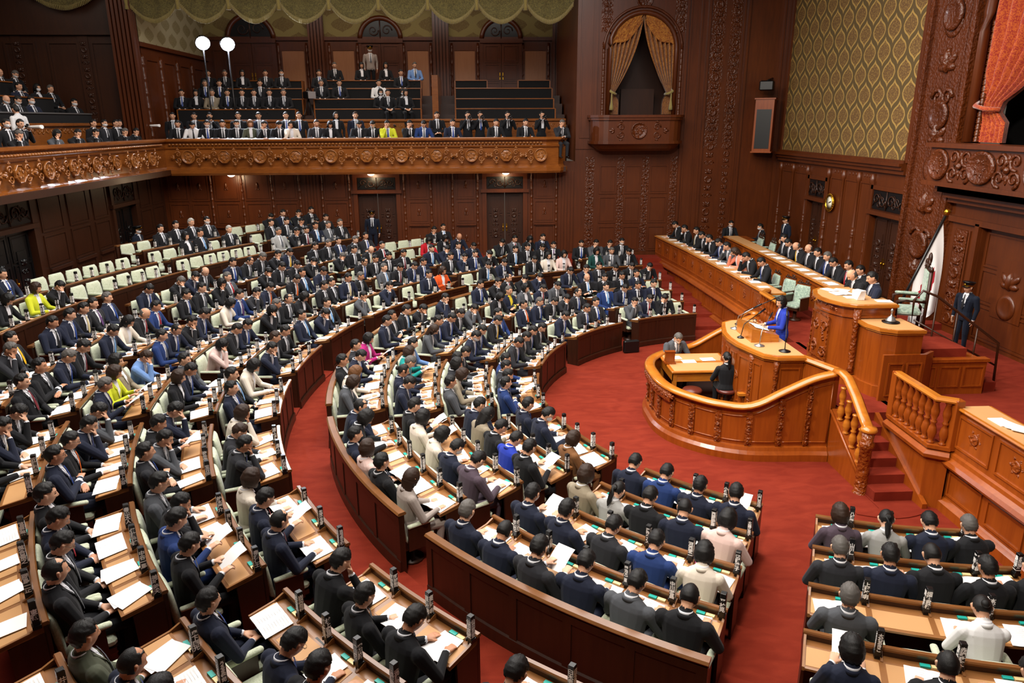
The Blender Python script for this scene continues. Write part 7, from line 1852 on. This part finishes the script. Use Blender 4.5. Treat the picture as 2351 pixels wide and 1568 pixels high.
for i in range(4): gchair(9.75 + (.25 if i % 2 else 0), 24.0 + .55 * i, ZP + .16, PI / 2, 'empty velvet chair, rear bench, %s past the officials' % ORD[i])
ex('Kk2', 9.7, 27.55, ZP + .1, (.1, -1), 'masked man in black behind the small officials\' table', 1.0, mask=True)
ex('Kk2', 10.6, 26.5, ZP + .1, (-1, .2), 'masked man in black at the right of the small table', 1.0, mask=True)
# camera used by photographers
def camera_obj(Mw, label, long=False):
    t = thing('photo_camera', label, 'camera', Mw, 'cameras of the gallery photographers')
    q = MB(); q.bbox(-.07, .07, -.04, .03, -.05, .05, .01); q.bbox(-.03, .03, -.03, .02, .05, .085, .008); q.build('camera_body', M['black'], t)
    q = MB(); F_ = frame((0, .03, 0), (1, 0, 0), (0, 0, 1), (0, 1, 0)); q.lathe([(.035, 0), (.038, .1), (.05, .14 if not long else .4), (.052, .18 if not long else .46), (.03, .17 if not long else .45)], 14, F_); q.build('camera_lens', M['white'] if long else M['black'], t)
GEXTRA = []
def gx(px, Y, z, pose_, suit, hair, label=None, d=None, cam_=False, **k):
    """gallery person at picture column px on the far gallery"""
    x = XY(px, Y); sp = dict(suit=suit, hair=hair, pose=pose_, tie=rnd.choice('kgb')); sp.update(k)
    GEXTRA.append((sp, face(x, Y, z + (.12 if Y < 29 else .28), d or (.25, -1), 1.08), label, cam_, x, Y, z))
ZG0 = 4.62
# front reporters, seated at the parapet
for px, su, ha in ((433, 'K', 'k'), (466, 'J', 'k'), (497, 'K', 'k'), (531, 'K', 'k'), (562, 'K', 'k'), (592, 'V', 'B'), (623, 'K', 'k'), (655, 'K', 'k'), (682, 'W', 'l'), (738, 'D', 'b'), (768, 'K', 'l'), (832, 'K', 'k'), (862, 'K', 'k'), (895, 'Y', 'k'), (945, 'K', 'k'), (976, 'B', 'k'), (1042, 'N', 'k'), (1140, 'K', 'k'), (1207, 'K', 'k'), (1288, 'D', 'g')):
    gx(px, 27.95, 4.78, rnd.choice('124'), su, ha, mask=(px in (497, 562, 862)))
for px, su, ha, po in ((424, 'K', 'k', 'guard'), (471, 'K', 'k', 'fold'), (505, 'K', 'k', 'photo'), (567, 'K', 'k', 'guard'), (612, 'N', 'k', 'fold'), (672, 'K', 'k', 'guard'), (701, 'K', 'k', 'guard'), (783, 'K', 'l', 'guard'), (826, 'N', 'b', 'guard'), (1008, 'K', 'k', 'fold'), (1077, 'K', 'k', 'photo'), (1105, 'K', 'k', 'photo'), (1167, 'K', 'k', 'photo'), (1245, 'K', 'u', 'photo')):
    gx(px, 28.75, ZG0, po, su, ha, cam_=(po == 'photo'))
seat_ = [(1, [(502, 'K'), (533, 'K'), (621, 'K'), (755, 'K'), (795, 'K'), (882, 'J')]), (0, [(449, 'K'), (480, 'K'), (515, 'T'), (548, 'K'), (580, 'K'), (606, 'K'), (640, 'K'), (671, 'K'), (885, 'K'), (934, 'K')]), (2, [(511, 'K'), (547, 'K'), (585, 'K'), (635, 'K'), (670, 'K'), (752, 'K'), (932, 'K')]), (3, [(787, 'K'), (846, 'K'), (899, 'K'), (963, 'F')])]
for k, L2 in seat_:
    for px, su in L2: gx(px, TY[k] + .55, TOPS[k] - .92, '7', su, rnd.choice('kkkfg'), mask=rnd.random() < .12)
gx(901, 30.15 + .2, 5.75, '7', 'K', 'k'); gx(941, 30.35, 5.75, '7', 'K', 'f')
gx(866, 34.3, 7.25, 'guard', 'A', 'k', 'masked guard in pale shirt and peaked cap before the gallery door', cap=True, mask=True, trs='K')
# left gallery: photographers along the parapet and the audience behind
for px, y, su, ha, po in ((20, 18.8, 'K', 'k', '4'), (60, 19.0, 'D', 'k', 'photo'), (125, 20.4, 'K', 'k', 'guard'), (150, 20.8, 'K', 'k', 'photo'), (135, 20.0, 'K', 'g', '4'), (212, 22.6, 'G', 'f', '4'), (255, 23.8, 'K', 'k', '4'), (292, 25.0, 'K', 'k', '4'), (300, 25.3, 'K', 'k', 'guard'), (322, 26.0, 'D', 'k', 'guard'), (345, 26.6, 'K', 'k', 'guard'), (352, 27.1, 'N', 'k', 'guard'), (352, 26.4, 'K', 'g', '4'), (375, 27.3, 'K', 'k', '4'), (398, 28.3, 'K', 'k', 'photo')):
    X_ = -11.75 - (.5 if po in ('guard', 'photo') else 0)
    sp = dict(suit=su, hair=ha, pose=po, tie='k', mask=px in (125, 322)); y2 = abs(X_) / ((1090 - px) / 1668 / 1.0) * .965
    GEXTRA.append((sp, face(X_, y2, ZG0 if po in ('guard', 'photo') else 4.78, (1, -.35)), None, po == 'photo', X_, y2, ZG0))
for k in range(5):
    for i in range(10):
        X_ = -13.85 - .95 * k; y = X_ / (-8 + 29 * i + 12 * (k % 2) + rnd.uniform(-5, 5) - 1090) * 1668 * 1.02
        if rnd.random() < .12 or y > 27.9: continue
        sp = dict(suit=rnd.choice('KKKDGKNR' if k == 1 and i == 0 else 'KKKDGKN'), hair=rnd.choice('kkkgxfl'), pose=rnd.choice('777888'), tie='k', mask=rnd.random() < .3)
        GEXTRA.append((sp, face(X_, y, 5.62 + .47 * k, (1, -.35), 1.08), None, False, X_, y, 5))
sp = dict(suit='J', hair='k', pose='guard', tie='k', cap=False, trs='K'); GEXTRA.append((sp, face(-12.75, 21.9, 5.0, (-1, .2)), 'attendant in white shirt seen from behind in the left gallery', False, -12.75, 21.9, 5))
# place everybody: named extras and the largest members as individuals, the rest joined
persons.sort(key=lambda q: q[0])
nind = 300 - len(EXTRA) - sum(1 for g in GEXTRA if g[2] or g[3])
used = set()
def uniq(s):
    return s
for d, sp, Mw, lab_ in persons[:nind]: put_person(sp, Mw, lab_, 'members seated in the chamber', 0 if d < 15.5 else 1)
pile = Pile()
for d, sp, Mw, lab_ in persons[nind:]:
    for nm_, me, mt, lb in person_pieces(sp, 1): pile.add(me, Mw @ mt)
o = pile.build('person')
if o: tag(o, 'the remaining seated members in the farthest rows', 'person', 'members seated in the chamber', 'stuff')
for d, sp, Mw, lab_ in EXTRA: put_person(sp, Mw, lab_, None, 0 if d < 22 else 1)
pile = Pile(); nc = 0
PHN = ['photographer in black with raised camera, far gallery', 'photographer in black with camera, left gallery']
for sp, Mw, lab_, cam_, x, y, z in GEXTRA:
    if lab_ or cam_:
        nc += 1
        zone = 'left gallery' if x < -11.2 else 'far gallery'
        l2 = lab_ or 'photographer in %s raising a camera, %s in the %s' % (SUITN[sp['suit']], (ORD + ['ninth', 'tenth', 'eleventh', 'twelfth'])[nc % 12] + ' from left', zone)
        put_person(sp, Mw, l2, None if lab_ else 'photographers in the galleries', 1)
        if cam_: camera_obj(Mw @ Matrix.Translation((0, .33, 1.50)), 'black camera of the photographer %s in the %s' % ((ORD + ['ninth', 'tenth', 'eleventh', 'twelfth'])[nc % 12] + ' from left', zone), long=(x < -11.2))
    else:
        for nm_, me, mt, lb in person_pieces(sp, 1): pile.add(me, Mw @ mt)
o = pile.build('person')
if o: tag(o, 'people seated and standing in the far and left galleries', 'person', 'gallery audience and reporters', 'stuff')
# television camera on its tripod in the far gallery
t = thing('television_camera', 'large television camera on a tripod in the far gallery', 'camera', Matrix.Translation((XY(728, 31.5), 31.2, 7.25)) @ Matrix.Rotation(PI + .5, 4, 'Z'))
q = MB(); q.bbox(-.12, .12, -.35, .2, -.12, .16, .03); q.box(-.14, .14, .2, .5, -.12, .12); q.tube([(0, -.2, .16), (0, 0, .28), (0, .15, .16)], .02, 6); q.build('camera_body', M['black'], t)
q = MB(); q.box(-.15, .15, .5, .53, -.13, .13); q.build('lens_hood', M['chrome'], t)
q = MB()
for a in (0, 2.1, 4.2): q.tube([(0, 0, -.12), (.4 * math.cos(a), .4 * math.sin(a), -1.3)], .02, 5)
q.build('tripod', M['black'], t)
print('PEOPLE', len(persons), 'extra', len(EXTRA), 'gallery', len(GEXTRA), 'rows', used_rows, 'chairs', len(chairs), 'papers', len(papers), 'objects', len(bpy.data.objects))
# ------------------------------------------------------------------ small belongings on the desks
def small(name, cat, label, x, y, z, size, rz, mat):
    t = MB(); t.bbox(-size[0], size[0], -size[1], size[1], 0, size[2], min(size) * .3)
    o = t.build(name, mat); o.location = (x, y, z); o.rotation_euler = (0, 0, rz); tag(o, label, cat)
small('phone', 'phone', 'dark phone case on the tan desk near the bottom edge', -1.58, 5.86, 1.462, (.04, .08, .012), .7, M['black'])
small('pencil_pouch', 'pouch', 'pink pouch on the desk beside the cream jacket woman', 2.63, 7.53, 1.092, (.09, .04, .04), .9, plain('pink_cloth', 'd0508c', .7))
small('wallet', 'wallet', 'black wallet in the tray, bottom-centre block', 1.02, 7.88, 1.20, (.06, .035, .02), -.6, M['black'])
small('briefcase', 'briefcase', 'black briefcase on the carpet by the outermost desk', 4.15, 18.75, .155, (.22, .07, .34), .2, M['black'])
